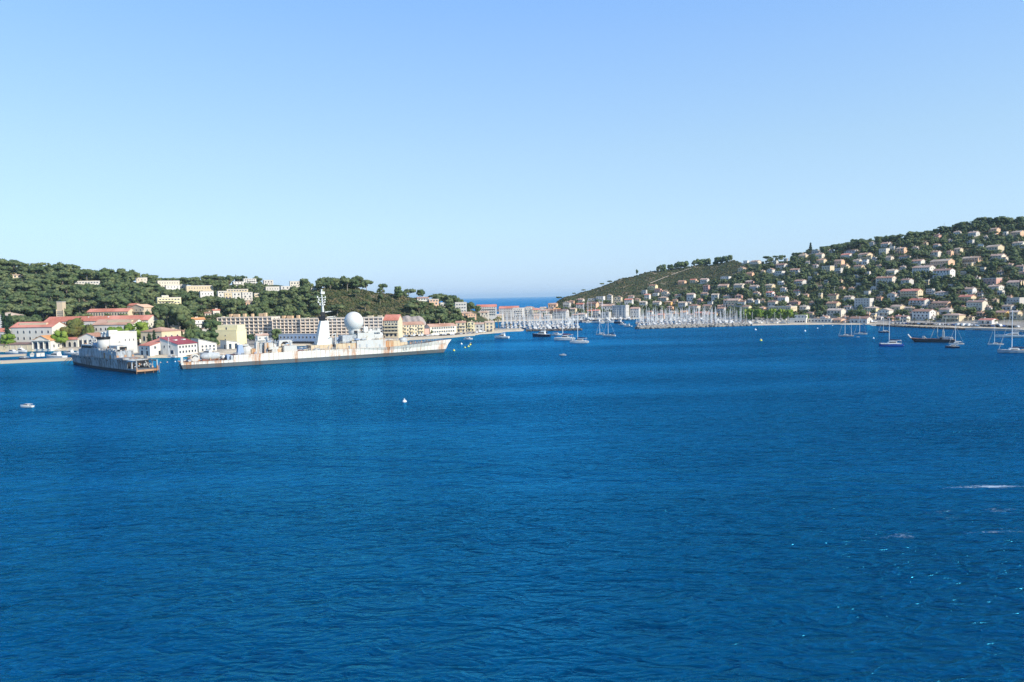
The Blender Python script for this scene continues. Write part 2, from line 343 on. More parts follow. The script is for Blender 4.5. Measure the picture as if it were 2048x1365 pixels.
def G(px, py, ymin=400):
    d = ray(px, py); ty = _TY[_TY >= ymin]; t = ty / d.y
    X = d.x * t; Zr = CAMZ + d.z * t
    hit = np.nonzero(Zr <= np.maximum(HZ(X, ty), 0.))[0]
    if len(hit) == 0: 
        k = len(ty) - 1
        dz = Zr - HZ(X, ty); k = int(np.argmin(dz))
    else: k = hit[0]
    return Vector((X[k], ty[k], float(HZ(X[k], ty[k]))))

def terrain_mat():
    m, nt, b = newmat('hillside_ground'); p = coords(nt, 'Position')
    sep = _n(nt, 'ShaderNodeSeparateXYZ'); nt.links.new(_n(nt, 'ShaderNodeNewGeometry').outputs['Position'], sep.inputs[0]); z = sep.outputs[2]
    scrub = mixc(nt, mapr(nt, noise(nt, .22, 6, p, .7), .35, .65), (.028, .045, .017), (.085, .095, .040))
    earth = mixc(nt, noise(nt, .5, 4, p), (.20, .14, .085), (.34, .27, .18))
    hill = mixc(nt, mapr(nt, noise(nt, .045, 5, p, .65), .56, .66), scrub, earth)
    flat = mixc(nt, noise(nt, .12, 5, p, .6), (.22, .20, .17), (.40, .36, .30))
    sand = mixc(nt, noise(nt, .3, 4, p), (.46, .38, .27), (.58, .49, .36))
    c = mixc(nt, mapr(nt, z, 1.2, 2.0), sand, flat); c = mixc(nt, mapr(nt, z, 3.0, 6.5), c, hill)
    nt.links.new(c, b.inputs['Base Color']); b.inputs['Roughness'].default_value = .95; b.inputs['Specular IOR Level'].default_value = .1
    bump(nt, b, noise(nt, .35, 6, p, .7), .9, 1.2); return m
def make_terrain():
    us = np.linspace(_UX[0], _UX[-1], 330); ys = np.concatenate([np.arange(396, 800, 4.0), np.arange(800, 1801, 8.0)])
    U, Y = np.meshgrid(us, ys); X = U * Y; Z = HZ(X, Y)
    V = np.stack([X, Y, Z], -1).reshape(-1, 3); nu = len(us); ny = len(ys)
    a = (np.arange(ny - 1)[:, None] * nu + np.arange(nu - 1)[None, :]).ravel()
    Fc = np.stack([a, a + 1, a + nu + 1, a + nu], -1)
    keep = (V[Fc][:, :, 2].max(1) > -3.9); Fc = Fc[keep]
    me = np_mesh('hillside_terrain', V, Fc, [terrain_mat()]); me.shade_smooth()
    return struct('hillside_terrain', me)
make_terrain()
S_ = 60000
me = bpy.data.meshes.new('sea_water'); me.from_pydata([(-S_, -3000, 0), (S_, -3000, 0), (S_, S_, 0), (-S_, S_, 0)], [], [(0, 1, 2, 3)]); me.materials.append(water_mat())
struct('sea_water', me)

# ------------------------------------------------------------------ windows shared by all buildings
def win_mesh(name, kind):
    b = MB()
    if kind == 'arch':
        pts = [(-.5, 0), (.5, 0), (.5, .6)] + [(.5 * math.cos(a), .6 + .4 * math.sin(a)) for a in [math.pi * k / 6 for k in range(1, 6)]] + [(-.5, .6)]
        b.prism(pts, -.08, .02, 0); b.prism([(x * .84, .05 + z * .9) for x, z in pts], -.11, .02, 1)
    elif kind == 'shutter':
        b.box(-.5, .5, -.06, .02, 0, 1, 0); b.box(-.44, -.03, -.09, .02, .06, .94, 1); b.box(.03, .44, -.09, .02, .06, .94, 1)
        b.box(-.95, -.52, -.1, .02, -.02, 1.02, 2); b.box(.52, .95, -.1, .02, -.02, 1.02, 2); b.box(-.6, .6, -.16, .02, -.1, -.02, 0)
    elif kind == 'strip':
        b.box(-.5, .5, -.06, .02, 0, 1, 0)
        for k in range(4): b.box(-.49 + k * .247, -.49 + k * .247 + .235, -.09, .02, .04, .96, 1)
    elif kind == 'dark':
        b.box(-.5, .5, -.07, .02, 0, 1, 0); b.box(-.47, .47, -.09, .02, .02, .97, 1)
    else:
        b.box(-.5, .5, -.06, .02, 0, 1, 0); b.box(-.45, -.03, -.09, .02, .06, .94, 1); b.box(.03, .45, -.09, .02, .06, .94, 1); b.box(-.56, .56, -.16, .02, -.08, 0, 0)
    return b.mesh(name, [FRAME, PANE, SHUT])
WIN = {k: win_mesh('window_' + k, k) for k in ('plain', 'arch', 'shutter', 'strip', 'dark')}
WIN['strip'].materials[1] = glassy('pale_reflection_glazing', (.20, .215, .23))  # pale reflection is put into the colour of these panes
def put_win(root, kind, face, L, D, x, z, w, h, name='window'):
    o = obj(name, WIN[kind], root)
    if face == 'F': o.location = (x, -D / 2, z)
    elif face == 'R': o.location = (L / 2, x, z); o.rotation_euler = (0, 0, R(90))
    elif face == 'L': o.location = (-L / 2, x, z); o.rotation_euler = (0, 0, R(-90))
    o.scale = (w, 1, h); return o

HB = []   # picture boxes of the buildings, so that trees are not planted in front of them
def building(name, label, cat, c, yaw, L, D, H, roof, rh, wall, roofm, group=None, base=3.5, over=.45, rows=(), chim=0, balc=(), parapet=.5):
    root = thing(name, label, cat, c, yaw, group)
    w = MB(); x0, x1, y0, y1 = -L / 2, L / 2, -D / 2, D / 2
    if roof == 'gx': w.prismx([(y0, -base), (y1, -base), (y1, H), (0, H + rh), (y0, H)], x0, x1)
    elif roof == 'gy': w.prism([(x0, -base), (x1, -base), (x1, H), (0, H + rh), (x0, H)], y0, y1)
    elif roof == 'mono': w.prismx([(y0, -base), (y1, -base), (y1, H + rh), (y0, H)], x0, x1)
    elif roof == 'monox': w.prism([(x0, -base), (x1, -base), (x1, H), (x0, H + rh)], y0, y1)
    else: w.box(x0, x1, y0, y1, -base, H)
    wo_ = w.build('wall', wall, root)
    r = MB(); e = over; t = .28
    if roof == 'gx':
        k = rh / (D / 2); r.prismx([(y0 - e, H - e * k + .05), (0, H + rh + .05), (y1 + e, H - e * k + .05), (y1 + e, H - e * k + t), (0, H + rh + t), (y0 - e, H - e * k + t)], x0 - e, x1 + e)
    elif roof == 'gy':
        k = rh / (L / 2); r.prism([(x0 - e, H - e * k + .05), (0, H + rh + .05), (x1 + e, H - e * k + .05), (x1 + e, H - e * k + t), (0, H + rh + t), (x0 - e, H - e * k + t)], y0 - e, y1 + e)
    elif roof == 'mono':
        k = rh / D; r.prismx([(y0 - e, H - e * k + .05), (y1 + e, H + rh + e * k + .05), (y1 + e, H + rh + e * k + t), (y0 - e, H - e * k + t)], x0 - e, x1 + e)
    elif roof == 'monox':
        k = rh / L; r.prism([(x0 - e, H + rh + e * k + .05), (x1 + e, H - e * k + .05), (x1 + e, H - e * k + t), (x0 - e, H + rh + e * k + t)], y0 - e, y1 + e)
    elif roof == 'hip':
        q = min(D, L) / 2 * .98
        r.add([(x0 - e, y0 - e, H), (x1 + e, y0 - e, H), (x1 + e, y1 + e, H), (x0 - e, y1 + e, H), (x0 - e, y0 - e, H + t), (x1 + e, y0 - e, H + t), (x1 + e, y1 + e, H + t), (x0 - e, y1 + e, H + t),
               (x0 + q, y0 + q if D > L else 0, H + rh), (x1 - q, y0 + q if D > L else 0, H + rh), (x1 - q, y1 - q if D > L else 0, H + rh), (x0 + q, y1 - q if D > L else 0, H + rh)],
              [(3, 2, 1, 0), (0, 1, 5, 4), (1, 2, 6, 5), (2, 3, 7, 6), (3, 0, 4, 7), (4, 5, 9, 8), (5, 6, 10, 9), (6, 7, 11, 10), (7, 4, 8, 11), (8, 9, 10, 11)])
    else:
        r.box(x0 - .12, x1 + .12, y0 - .12, y1 + .12, H + .002, H + .25)
        if parapet:
            for a in ((x0 - .1, x1 + .1, y0 - .1, y0 + .25), (x0 - .1, x1 + .1, y1 - .25, y1 + .1), (x0 - .1, x0 + .25, y0 + .25, y1 - .25), (x1 - .25, x1 + .1, y0 + .25, y1 - .25)):
                r.box(a[0], a[1], a[2], a[3], H + .25, H + .25 + parapet)
    ro = r.build('roof', roofm, root)
    for q in range(chim):
        cx = x0 + L * (.2 + .6 * random.random()); cy = random.uniform(-.2, .2) * D
        zc = H + (rh * .55 if roof not in ('flat',) else .2)
        MB().box(cx - .4, cx + .4, cy - .35, cy + .35, zc, zc + 1.5).box(cx - .5, cx + .5, cy - .45, cy + .45, zc + 1.5, zc + 1.65).build('chimney', wall, ro)
    for (face, kind, z, n, ww, hh, a, bb) in rows:
        span = L if face == 'F' else D
        for k in range(n):
            x = -span / 2 + span * (a + (bb - a) * (k + .5) / n)
            put_win(root, kind, face, L, D, x, z, ww, hh, 'opening' if kind == 'dark' else 'window')  # the dark kind also paints the shade of open bays as flat panels
    for (z, a, bb) in balc:
        xa, xb = x0 + L * a, x0 + L * bb
        b = MB().box(xa, xb, y0 - 1.4, y0 - .003, z - .18, z).box(xa, xb, y0 - 1.4, y0 - 1.3, z, z + .95).box(xa, xa + .1, y0 - 1.3, y0 - .003, z, z + .95).box(xb - .1, xb, y0 - 1.3, y0 - .003, z, z + .95)
        b.build('balcony', wall, root)
    cs = []
    for X in (x0, x1):
        for Yy in (y0, y1):
            for Z in (0, H + rh):
                ca, sa = math.cos(yaw), math.sin(yaw)
                cs.append(proj((c[0] + X * ca - Yy * sa, c[1] + X * sa + Yy * ca, c[2] + Z)))
    HB.append((min(p[0] for p in cs), max(p[0] for p in cs), min(p[1] for p in cs), max(p[1] for p in cs), c[1]))
    return root
def front(pa, Ya, pb, Yb, D, z=None):
    # building whose front runs between two picture columns at two distances
    ua, ub = ray(pa, 640), ray(pb, 640)
    A = Vector((ua.x / ua.y * Ya, Ya)); B = Vector((ub.x / ub.y * Yb, Yb)); d = B - A; L = d.length; yaw = math.atan2(d.y, d.x)
    c = (A + B) / 2 + Vector((-d.y, d.x)).normalized() * D / 2
    if z is None: z = float(HZ(c.x, c.y))
    return (c.x, c.y, z), yaw, L
def hrow(px, py, Y): return atY(px, py, Y).z
def strips(H, fl, n, L, kind='plain', w=1.1, h=1.3, a=.06, b=.94, face='F', z0=.9):
    st = H / fl; return [(face, kind, z0 + st * k, n, w, h, a, b) for k in range(fl)]

# ------------------------------------------------------------------ naval hospital and the waterfront at left
def left_town():
    A = WHITE
    c, y, L = front(20, 594, 103, 586, 15, 1.6); H = hrow(60, 655, 590) - 1.6
    o = building('hospital_wing', 'long white hospital wing with red tiled roof and three rows of arched windows, far left', 'hospital', c, y, L, 15, H, 'gx', 3.8, A, REDT,
             rows=[('F', 'arch', H * .70, 6, 1.5, 2.5, .1, .98), ('F', 'arch', H * .40, 6, 1.5, 2.5, .1, .98), ('F', 'arch', H * .10, 3, 1.5, 2.5, .1, .5), ('R', 'arch', H * .68, 2, 1.4, 2.4, .15, .85)])
    MB().box(-L * .36, L * .30, -4.6, -2.6, H + 1.6, H + 3.2).build('skylight', CREAM, o)
    c, y, L = front(62, 574, 98, 571, 11, 1.6)
    o = building('portico_building', 'white gabled portico with three pillared openings on the quay in front of the hospital', 'building', c, y, L, 11, 6.6, 'gy', 3.6, A, ORANGET, over=.6,
             rows=[('F', 'dark', .2, 3, 2.9, 5.2, .02, .98), ('R', 'arch', 1.0, 2, 1.4, 2.6, .1, .9)])
    for k in range(4):
        x = -L / 2 + .6 + (L - 1.2) * k / 3; MB().lathe([(.55, 0), (.55, .3), (.42, .4), (.36, 5.6), (.55, 5.9), (.55, 6.2)], (x, -6.2, 0), 10).build('column', A, o)
    MB().box(-L / 2 - .3, L / 2 + .3, -6.9, -5.503, 6.2, 6.95).build('lintel', A, o)
    c, y, L = front(121, 588, 153, 585, 6, 1.6)
    building('arcade', 'white arcade of three round arches under a low red roof, between the porticos', 'arcade', c, y, L, 6, 6.2, 'mono', 1.3, A, REDT, rows=[('F', 'arch', .3, 3, 2.6, 4.4, .02, .98)])
    c, y, L = front(153, 586, 193, 583, 12, 1.6)
    o = building('portico_building', 'white gabled portico with grey pillared openings, behind the bow of the rusty grey ship', 'building', c, y, L, 12, 7.4, 'gy', 3.4, A, TERRA, over=.6, rows=[('F', 'dark', .2, 4, 2.3, 5.6, .02, .98)])
    for k in range(5):
        x = -L / 2 + .6 + (L - 1.2) * k / 4; MB().lathe([(.5, 0), (.42, .4), (.36, 6.2), (.55, 6.6)], (x, -6.6, 0), 10).build('column', A, o)
    c, y, L = front(184, 604, 264, 596, 16, 2); H = hrow(220, 650, 600) - 2
    o = building('hospital_wing', 'white hospital wing with a long roof skylight, right of the big brown tree', 'hospital', c, y, L, 16, H, 'gx', 4, A, TERRA,
             rows=[('F', 'arch', H * .72, 8, 1.5, 2.4, .04, .98), ('F', 'arch', H * .42, 8, 1.5, 2.4, .04, .98)])
    MB().box(-L * .18, L * .42, -5, -2.8, H + 1.6, H + 3.3).build('skylight', CREAM, o)
    c, y, L = front(88, 642, 296, 628, 14, 5); H = hrow(200, 642, 636) - 5
    building('hospital_wing', 'long rear hospital range with red roof linking the two white wings', 'hospital', c, y, L, 14, H, 'gx', 3.8, A, REDT, rows=[('F', 'arch', H * .72, 20, 1.3, 2.2, .02, .98), ('R', 'arch', H * .7, 2, 1.3, 2.2, .1, .9)], chim=3)
    c, y, L = front(175, 690, 257, 682, 9, 24)
    building('gallery_building', 'low long building with red roof and pillared front above the hospital roofs', 'building', c, y, L, 9, 4.2, 'gx', 2.6, CREAM, REDT, rows=[('F', 'plain', .5, 15, 1.2, 2.8, .01, .99)])
    c, y, L = front(259, 690, 289, 684, 12, 24)
    building('terraced_villa', 'beige hillside villa with open veranda and pink roof, left of the sandy yellow block', 'house', c, y, L, 12, 7.5, 'gy', 2.6, BEIGE, PEACH, rows=[('F', 'dark', .4, 4, 2.0, 2.6, .03, .97), ('F', 'plain', 4.2, 3, 1.3, 1.6, .1, .9), ('R', 'plain', 4, 2, 1.2, 1.5, .1, .9)], balc=[(3.6, .02, .98)])
    c, y, L = front(256, 722, 271, 720, 8, 30)
    building('hill_house', 'small pink roofed house peeking out above the veranda villa', 'house', c, y, L, 8, 3.4, 'gx', 1.8, WHITE, REDT, rows=[('F', 'plain', .8, 3, 1, 1.3, .05, .95)])
    c, y, L = front(115, 668, 126, 668, 5.5, 21); H = hrow(120, 605, 668) - 21
    o = building('stair_tower', 'narrow beige tower with striped concrete flank rising from the pine wood', 'tower', c, y, L, 5.5, H, 'flat', 0, BEIGE, CONC)
    for k in range(6): MB().box(-L / 2 - .1, L / 2 + 1.2, -3.4, -2.752, 1 + k * 1.45, 1.55 + k * 1.45).build('landing', CONC, o)
    for s in (0, 1): MB().box(L / 2 + .9 if s else -L / 2 - .35, L / 2 + 1.3 if s else -L / 2 - .003, -3.6, -2.6, 0, 10.2).build('pier', CREAM, o)
    c, y, L = front(-12, 646, 22, 644, 14, 10); H = hrow(10, 632, 645) - 10
    building('white_villa', 'white villa with pale hipped roof at the left edge behind cypresses', 'house', c, y, L, 14, H, 'hip', 3, A, TAN, rows=[('F', 'plain', H - 3, 5, 1.2, 1.8, .03, .97), ('R', 'plain', H - 3, 3, 1.2, 1.8, .1, .9)])
    c, y, L = front(-30, 602, 9, 600, 9, 2); H = hrow(0, 664, 600) - 2
    building('annex_building', 'white annex with red tiled roof cut by the left edge of the photo', 'building', c, y, L, 9, H, 'gx', 2.5, A, REDT, rows=[('F', 'plain', H * .6, 4, 1.2, 2, .1, .95)])
    c, y, L = front(-40, 576, 61, 573, 4, 1.6)
    o = building('quay_shed', 'low beige walled shed with dark roof along the hospital quay', 'shed', c, y, L, 4, 3.8, 'mono', 1.2, CREAM, DARKT)
    for k in range(9): MB().box(-L / 2 + .1 + k * L / 9, -L / 2 + .5 + k * L / 9, -2.25, -2.003, 0, 3.5).build('pilaster', BEIGE, o)
    c, y, L = front(216, 493, 272, 505, 14, 1.5); H = hrow(245, 666, 498) - 1.5
    o = building('white_hall', 'plain white windowless hall with flat roof behind the rusty ship\'s funnel', 'building', c, y, L, 14, H, 'flat', 0, WHITES[2], WHITES[2], rows=[('F', 'dark', H * .6, 3, .5, 1.4, .5, .95), ('F', 'plain', H * .55, 1, 1, .6, .3, .42)])
    MB().box(-L / 2 + .2, L * -.18, -6.5, -2, H + .26, H + 1.9).build('roof_hut', A, o)
    # red roofed boat sheds on the inner quay
    c, y, L = front(275.5, 484, 297, 476, 14, 1.4)
    building('boat_house', 'white boat house with rising pink red roof nearest the rusty ship\'s stern', 'boat house', c, y, L, 14, 6.2, 'mono', 3.8, A, REDT, base=2.5,
             rows=[('F', 'dark', .1, 2, 2.6, 3.0, .02, .98), ('F', 'plain', 3.8, 2, 2.2, 1.5, .1, .9), ('R', 'dark', .1, 2, 2.4, 2.8, .3, .98), ('R', 'plain', 4.2, 3, 1.5, 1.8, .1, .98)])
    c, y, L = front(353, 476, 392, 491, 15, 1.4)
    o = building('boat_house', 'white boat house with sloping wine red roof and two skylights, beside the grey destroyer stern', 'boat house', c, y, L, 15, 6.8, 'mono', 4.2, A, WINE, base=2.5,
             rows=[('F', 'plain', 1.0, 6, 1.4, 1.7, .03, .97), ('F', 'plain', 4.3, 6, 1.4, 1.6, .03, .97), ('L', 'dark', .2, 1, 2.6, 3.0, .15, .5), ('L', 'plain', 4.6, 2, 1.2, 1.6, .3, .9)])
    for k in (-.2, .22): MB().box(L * k - 1, L * k + 1, -1.4, .6, 9.0, 9.7).build('skylight', FRAME, o)
    c, y, L = front(395, 500, 431, 508, 14, 1.4); H = hrow(431, 687, 508) - 1.4
    building('boat_house', 'tall white boat house with slanting roof edge and grey flank, beside the yellow block', 'boat house', c, y, L, 14, H, 'monox', 3.4, A, GREYW, base=2.5,
             rows=[('F', 'plain', H * .55, 4, 1.3, 1.6, .1, .95), ('F', 'plain', H * .12, 4, 1.3, 1.6, .1, .95), ('L', 'plain', H * .5, 2, 1.2, 1.2, .2, .8)])
    c, y, L = front(451, 522, 477, 528, 12, 1.5)
    building('workshop', 'small white workshop with two tall dark doors below the yellow block', 'workshop', c, y, L, 12, 4.6, 'monox', 1.5, A, GREYW, rows=[('F', 'dark', .1, 2, 1.9, 3.9, .05, .95), ('L', 'dark', .1, 1, 2.4, 3.2, .1, .5)])
    c, y, L = front(430, 566, 472, 562, 13, 2.5); H = hrow(450, 662, 564) - 2.5; H2 = hrow(450, 651, 566) - 2.5
    o = building('yellow_block', 'pale yellow windowless block with set back upper storey in front of the long flats', 'building', c, y, L, 13, H, 'flat', 0, PALEYEL, PALEYEL, rows=[('F', 'plain', H * .35, 1, .9, .8, .4, .52), ('F', 'plain', H * .62, 1, .9, .8, .4, .52)])
    MB().box(-L * .47, L * .47, -4.5, 6, H + .26, H2).build('upper_storey', PALEYEL, o); put_win(o, 'dark', 'F', L, 9.05, -L * .05, H + .5, 1.2, 2)
    c, y, L = front(280, 568, 322, 562, 20, 4); H = hrow(300, 664, 566) - 4
    building('casino_building', 'cream hall with hipped terracotta roof and tall arched windows behind the boat houses', 'building', c, y, L, 20, H, 'hip', 3.2, CREAM, TERRA, rows=[('F', 'arch', H * .25, 4, 2.2, 4.2, .05, .95), ('R', 'arch', H * .25, 3, 2.4, 4.4, .05, .95)])
    # blue grey barracks on its pontoon
    c, y, L = front(556, 582, 632, 571, 9, 3.4)
    o = building('floating_barracks', 'blue grey accommodation barge with a row of square windows behind the destroyer', 'barge', c, y, L, 9, 5.4, 'flat', 0, BLUEGREY, CONC, base=.2, rows=[('F', 'plain', 2.2, 10, 1.5, 1.6, .01, .99)], parapet=0)
    MB().box(-L / 2 - .5, L / 2 + 1.5, -5.5, 5, -3.9, -.203).build('pontoon', paint('dark_hull', (.03, .032, .036)), o)
    # ------------- the long flats
    PB = stucco('pale_peach_band', (.80, .68, .56)); CONP = stucco('flats_wall', (.72, .64, .55))
    def flats(pa, Ya, pb, Yb, top, fl, bays, label, boxes, kind):
        c, y, L = front(pa, Ya, pb, Yb, 13, 3); H = hrow((pa + pb) / 2, top, (Ya + Yb) / 2) - 3
        o = building('apartment_block', label, 'apartment block', c, y, L, 13, H, 'flat', 0, CONP, CONC, parapet=.4)
        st = H / fl
        for k in range(fl + 1): MB().box(-L / 2 - .2, L / 2 + .2, -7.7, -6.503, k * st - .45, k * st + (.75 if kind == 'b' and k < fl else .35)).build('floor_band', PB, o)
        for k in range(bays + 1):
            x = -L / 2 + L * k / bays
            MB().box(x - .16, x + .16, -7.9, -6.503, -.3, H + .3).build('pier', PB, o)
        bw = L / bays
        for f in range(fl):
            for k in range(bays):
                put_win(o, random.choices(('strip', 'dark', 'plain'), (6, 1.2, 2) if kind != 'b' else (3, 3, 2))[0], 'F', L, 13.1, -L / 2 + bw * (k + .5), f * st + (1.0 if kind == 'b' else .75), bw * random.uniform(.62, .88), st - (1.55 if kind == 'b' else 1.35))
            for q in (-.25, .25): put_win(o, 'plain', 'R', L, 13, 13 * q, f * st + .9, 1.2, 1.4)
        for (bx, bw_, bh) in boxes:
            MB().box(-L / 2 + L * bx, -L / 2 + L * bx + bw_ * .9, -3.5, -1, H + .26, H + bh * .72).build('roof_box', stucco('peach_roof_box', (.66, .45, .28)) if bh > 2.5 else CREAM, o)
        return o
    flats(436, 668, 544.5, 655, 635.5, 6, 12, 'left section of the long six storey flats with ochre roof boxes', [(.03, 2, 1.8), (.17, 2.6, 4.4), (.25, 6, 4.2), (.43, 2.4, 4.6), (.58, 1.8, 4.4), (.72, 4.4, 4.6), (.81, 2.6, 5.2)], 's')
    flats(546, 650, 600.5, 644, 639, 6, 7, 'lower middle section of the long flats, left of the destroyer\'s white tower', [(.26, 2.8, 4.2), (.44, 6, 4.0), (.80, 2.4, 4.4)], 's')
    flats(602, 642, 766, 628, 637, 6, 18, 'right section of the long flats with open balconies behind the white radar dome', [(.05, 1.5, 1.5), (.22, 3, 3.8), (.60, 1.6, 1.6), (.80, 5, 2.4), (.92, 4, 2.4)], 'b')
    c, y, L = front(767.5, 627, 796, 625, 12, 3); H = hrow(782, 641, 626) - 3; st = H / 5
    building('hotel', 'narrow cream hotel, red tiled roof, arched balcony openings, at the right of the flats', 'hotel', c, y, L, 12, H, 'gx', 4.4, CREAM, REDT,
             rows=[('F', 'arch', st * k + .6, 4, 2.1, 2.2, .02, .98) for k in range(1, 4)] + [('F', 'plain', st * 4 + .6, 6, 1, 1.2, .02, .98), ('F', 'dark', .1, 3, 2.2, 2.4, .05, .95)], balc=[(st * k + .5, .01, .99) for k in range(1, 4)], chim=3)
    c, y, L = front(798, 642, 848, 652, 12, 2.5); H = hrow(820, 650, 647) - 2.5
    building('quayside_house', 'long cream three storey house with white balconies under the grey rock face', 'house', c, y, L, 12, H, 'gx', 2.2, CREAM, TERRA,
             rows=strips(H, 3, 8, L, 'plain', 1.3, 1.7) + [('R', 'plain', H * .4, 2, 1.1, 1.5, .15, .85)], balc=[(H / 3 + .5, .15, .28), (H / 3 + .5, .42, .56), (H * 2 / 3 + .4, .15, .28), (H * 2 / 3 + .4, .42, .56), (H / 3 + .5, .75, .97), (H * 2 / 3 + .4, .75, .97)])
    c, y, L = front(859.5, 668, 912, 684, 10, 2.5); H = hrow(885, 653, 676) - 2.5
    o = building('quayside_house', 'long white two storey quay house with terracotta roof, behind parked cars', 'house', c, y, L, 10, H, 'gx', 2.2, stucco('pale_cream', (.80, .73, .58)), TERRA, rows=strips(H, 2, 10, L, 'shutter', 1.0, 1.7), chim=2)
    MB().box(-L / 2 - 5, -L / 2 - .003, -4, 4, -3, H * .75).build('side_annex', PINK, o)
left_town()
# a house described by its place in the photo
def at_px(xc, yb, w, h, ymin, turn, dl):
    p = G(xc, yb, ymin); mpp = p.y / F; beta = math.atan2(p.x, p.y)
    psi = R(turn); L = w * mpp / (math.cos(psi) + dl * abs(math.sin(psi))); D = L * dl
    return p, mpp, L, D, -beta - psi if turn >= 0 else -beta - psi
ROOFN = {'t': 'terracotta gable roof', 'h': 'hipped terracotta roof', 'R': 'red tiled roof', 'n': 'tan tiled roof', 'd': 'dark brown roof', 'o': 'orange tiled roof', 'f': 'flat roof', 'G': 'terracotta front gable'}
def house(spec, ymin, turn, label, group, name='house', cat='house', dl=.74):
    xc, yb, w, h, wc, rc = spec[:6]
    L0 = w * 900 / F
    turn = turn + random.uniform(-5, 5)
    p, mpp, L, D, yaw = at_px(xc, yb, w, h, ymin, turn, dl if w < 34 else .5)
    Ht = h * mpp; D = min(D, 15)
    rh = 0 if rc == 'f' else min(Ht * .30, D * .21)
    H = max(2.6, Ht - rh); fl = max(1, round(H / 3.1)); st = H / fl
    n = max(2, int(L / 3.0)); nr = max(1, int(D / 4.2)); rows = []
    kind = random.choice(('plain', 'shutter', 'plain'))
    for k in range(fl):
        big = (k + int(xc)) % 2 == 0 and cat == 'house'
        rows.append(('F', kind if not big else 'plain', k * st + (.25 if big else .85), n if not big else max(2, n - 1), 1.05 if not big else 1.8, 1.35 if not big else min(2.1, st - .6), .05, .95))
        if k % 2 == 0 or fl == 1: rows.append(('R' if turn >= 0 else 'L', 'plain', k * st + .9, nr, .9, 1.2, .18, .82))
    balc = [(k * st + .05, .05 if xc % 2 else .3, .95 if xc % 3 else .7) for k in range(1, fl)] if (int(xc + yb) % 3 == 0) else ()
    c = p + Vector((-math.sin(yaw), math.cos(yaw), 0)) * D * .35
    roof = {'f': 'flat', 'h': 'hip', 'G': 'gy'}.get(rc, 'gx')
    zb = min(p.z, float(HZ(c.x, c.y))) if rc != 'x' else p.z
    wmat = random.choice(WHITES) if wc == 'w' else WALLM[wc]; rmat = random.choice(TERRAS) if rc in 'thG' else ROOFM[rc]
    o = building(name, label, cat, (c.x, c.y, p.z), yaw, L, D, H, roof, rh, wmat, rmat, group, base=6.0, rows=rows, chim=0 if rc == 'f' else (1 + int(xc) % 2), balc=balc)
    if cat == 'house' and xc > 1280:
        q = int(xc * 7 + yb * 3) % 5; wm = wmat
        if q in (0, 2):     # lower annex with its own lean-to roof
            s = -1 if q else 1; w_ = L * .30; h_ = H * .62; xa = s * L / 2 + (0.003 if s > 0 else -w_ - .003)
            MB().box(xa, xa + w_, -D * .38, D * .32, -6, h_).build('annex', wm, o); MB().prismx([(-D * .42, h_ + .02), (D * .36, h_ + .7), (D * .36, h_ + .9), (-D * .42, h_ + .25)], xa - .2, xa + w_ + .2).build('annex_roof', rmat, o)
            put_win(o, 'plain', 'F', L, D * .76, xa + w_ / 2, h_ * .35, w_ * .4, 1.2)
        if q in (1, 2, 4):  # garden terrace wall in front
            z_ = -.4 - .3 * q; MB().box(-L * .62, L * .5, -D / 2 - 3.2, -D / 2 - .003, -7, z_).box(-L * .62, L * .5, -D / 2 - 3.2, -D / 2 - 3.0, z_, z_ + .8).build('terrace', CONC if q == 1 else wm, o)
        if q == 3:          # pillared veranda
            MB().box(-L * .45, L * .1, -D / 2 - 2.4, -D / 2 - .003, 2.5, 2.75).box(-L * .44, -L * .41, -D / 2 - 2.3, -D / 2 - 2.0, -4, 2.5).box(-L * .18, -L * .15, -D / 2 - 2.3, -D / 2 - 2.0, -4, 2.5).box(L * .06, L * .09, -D / 2 - 2.3, -D / 2 - 2.0, -4, 2.5).build('veranda', wm, o)
    return o

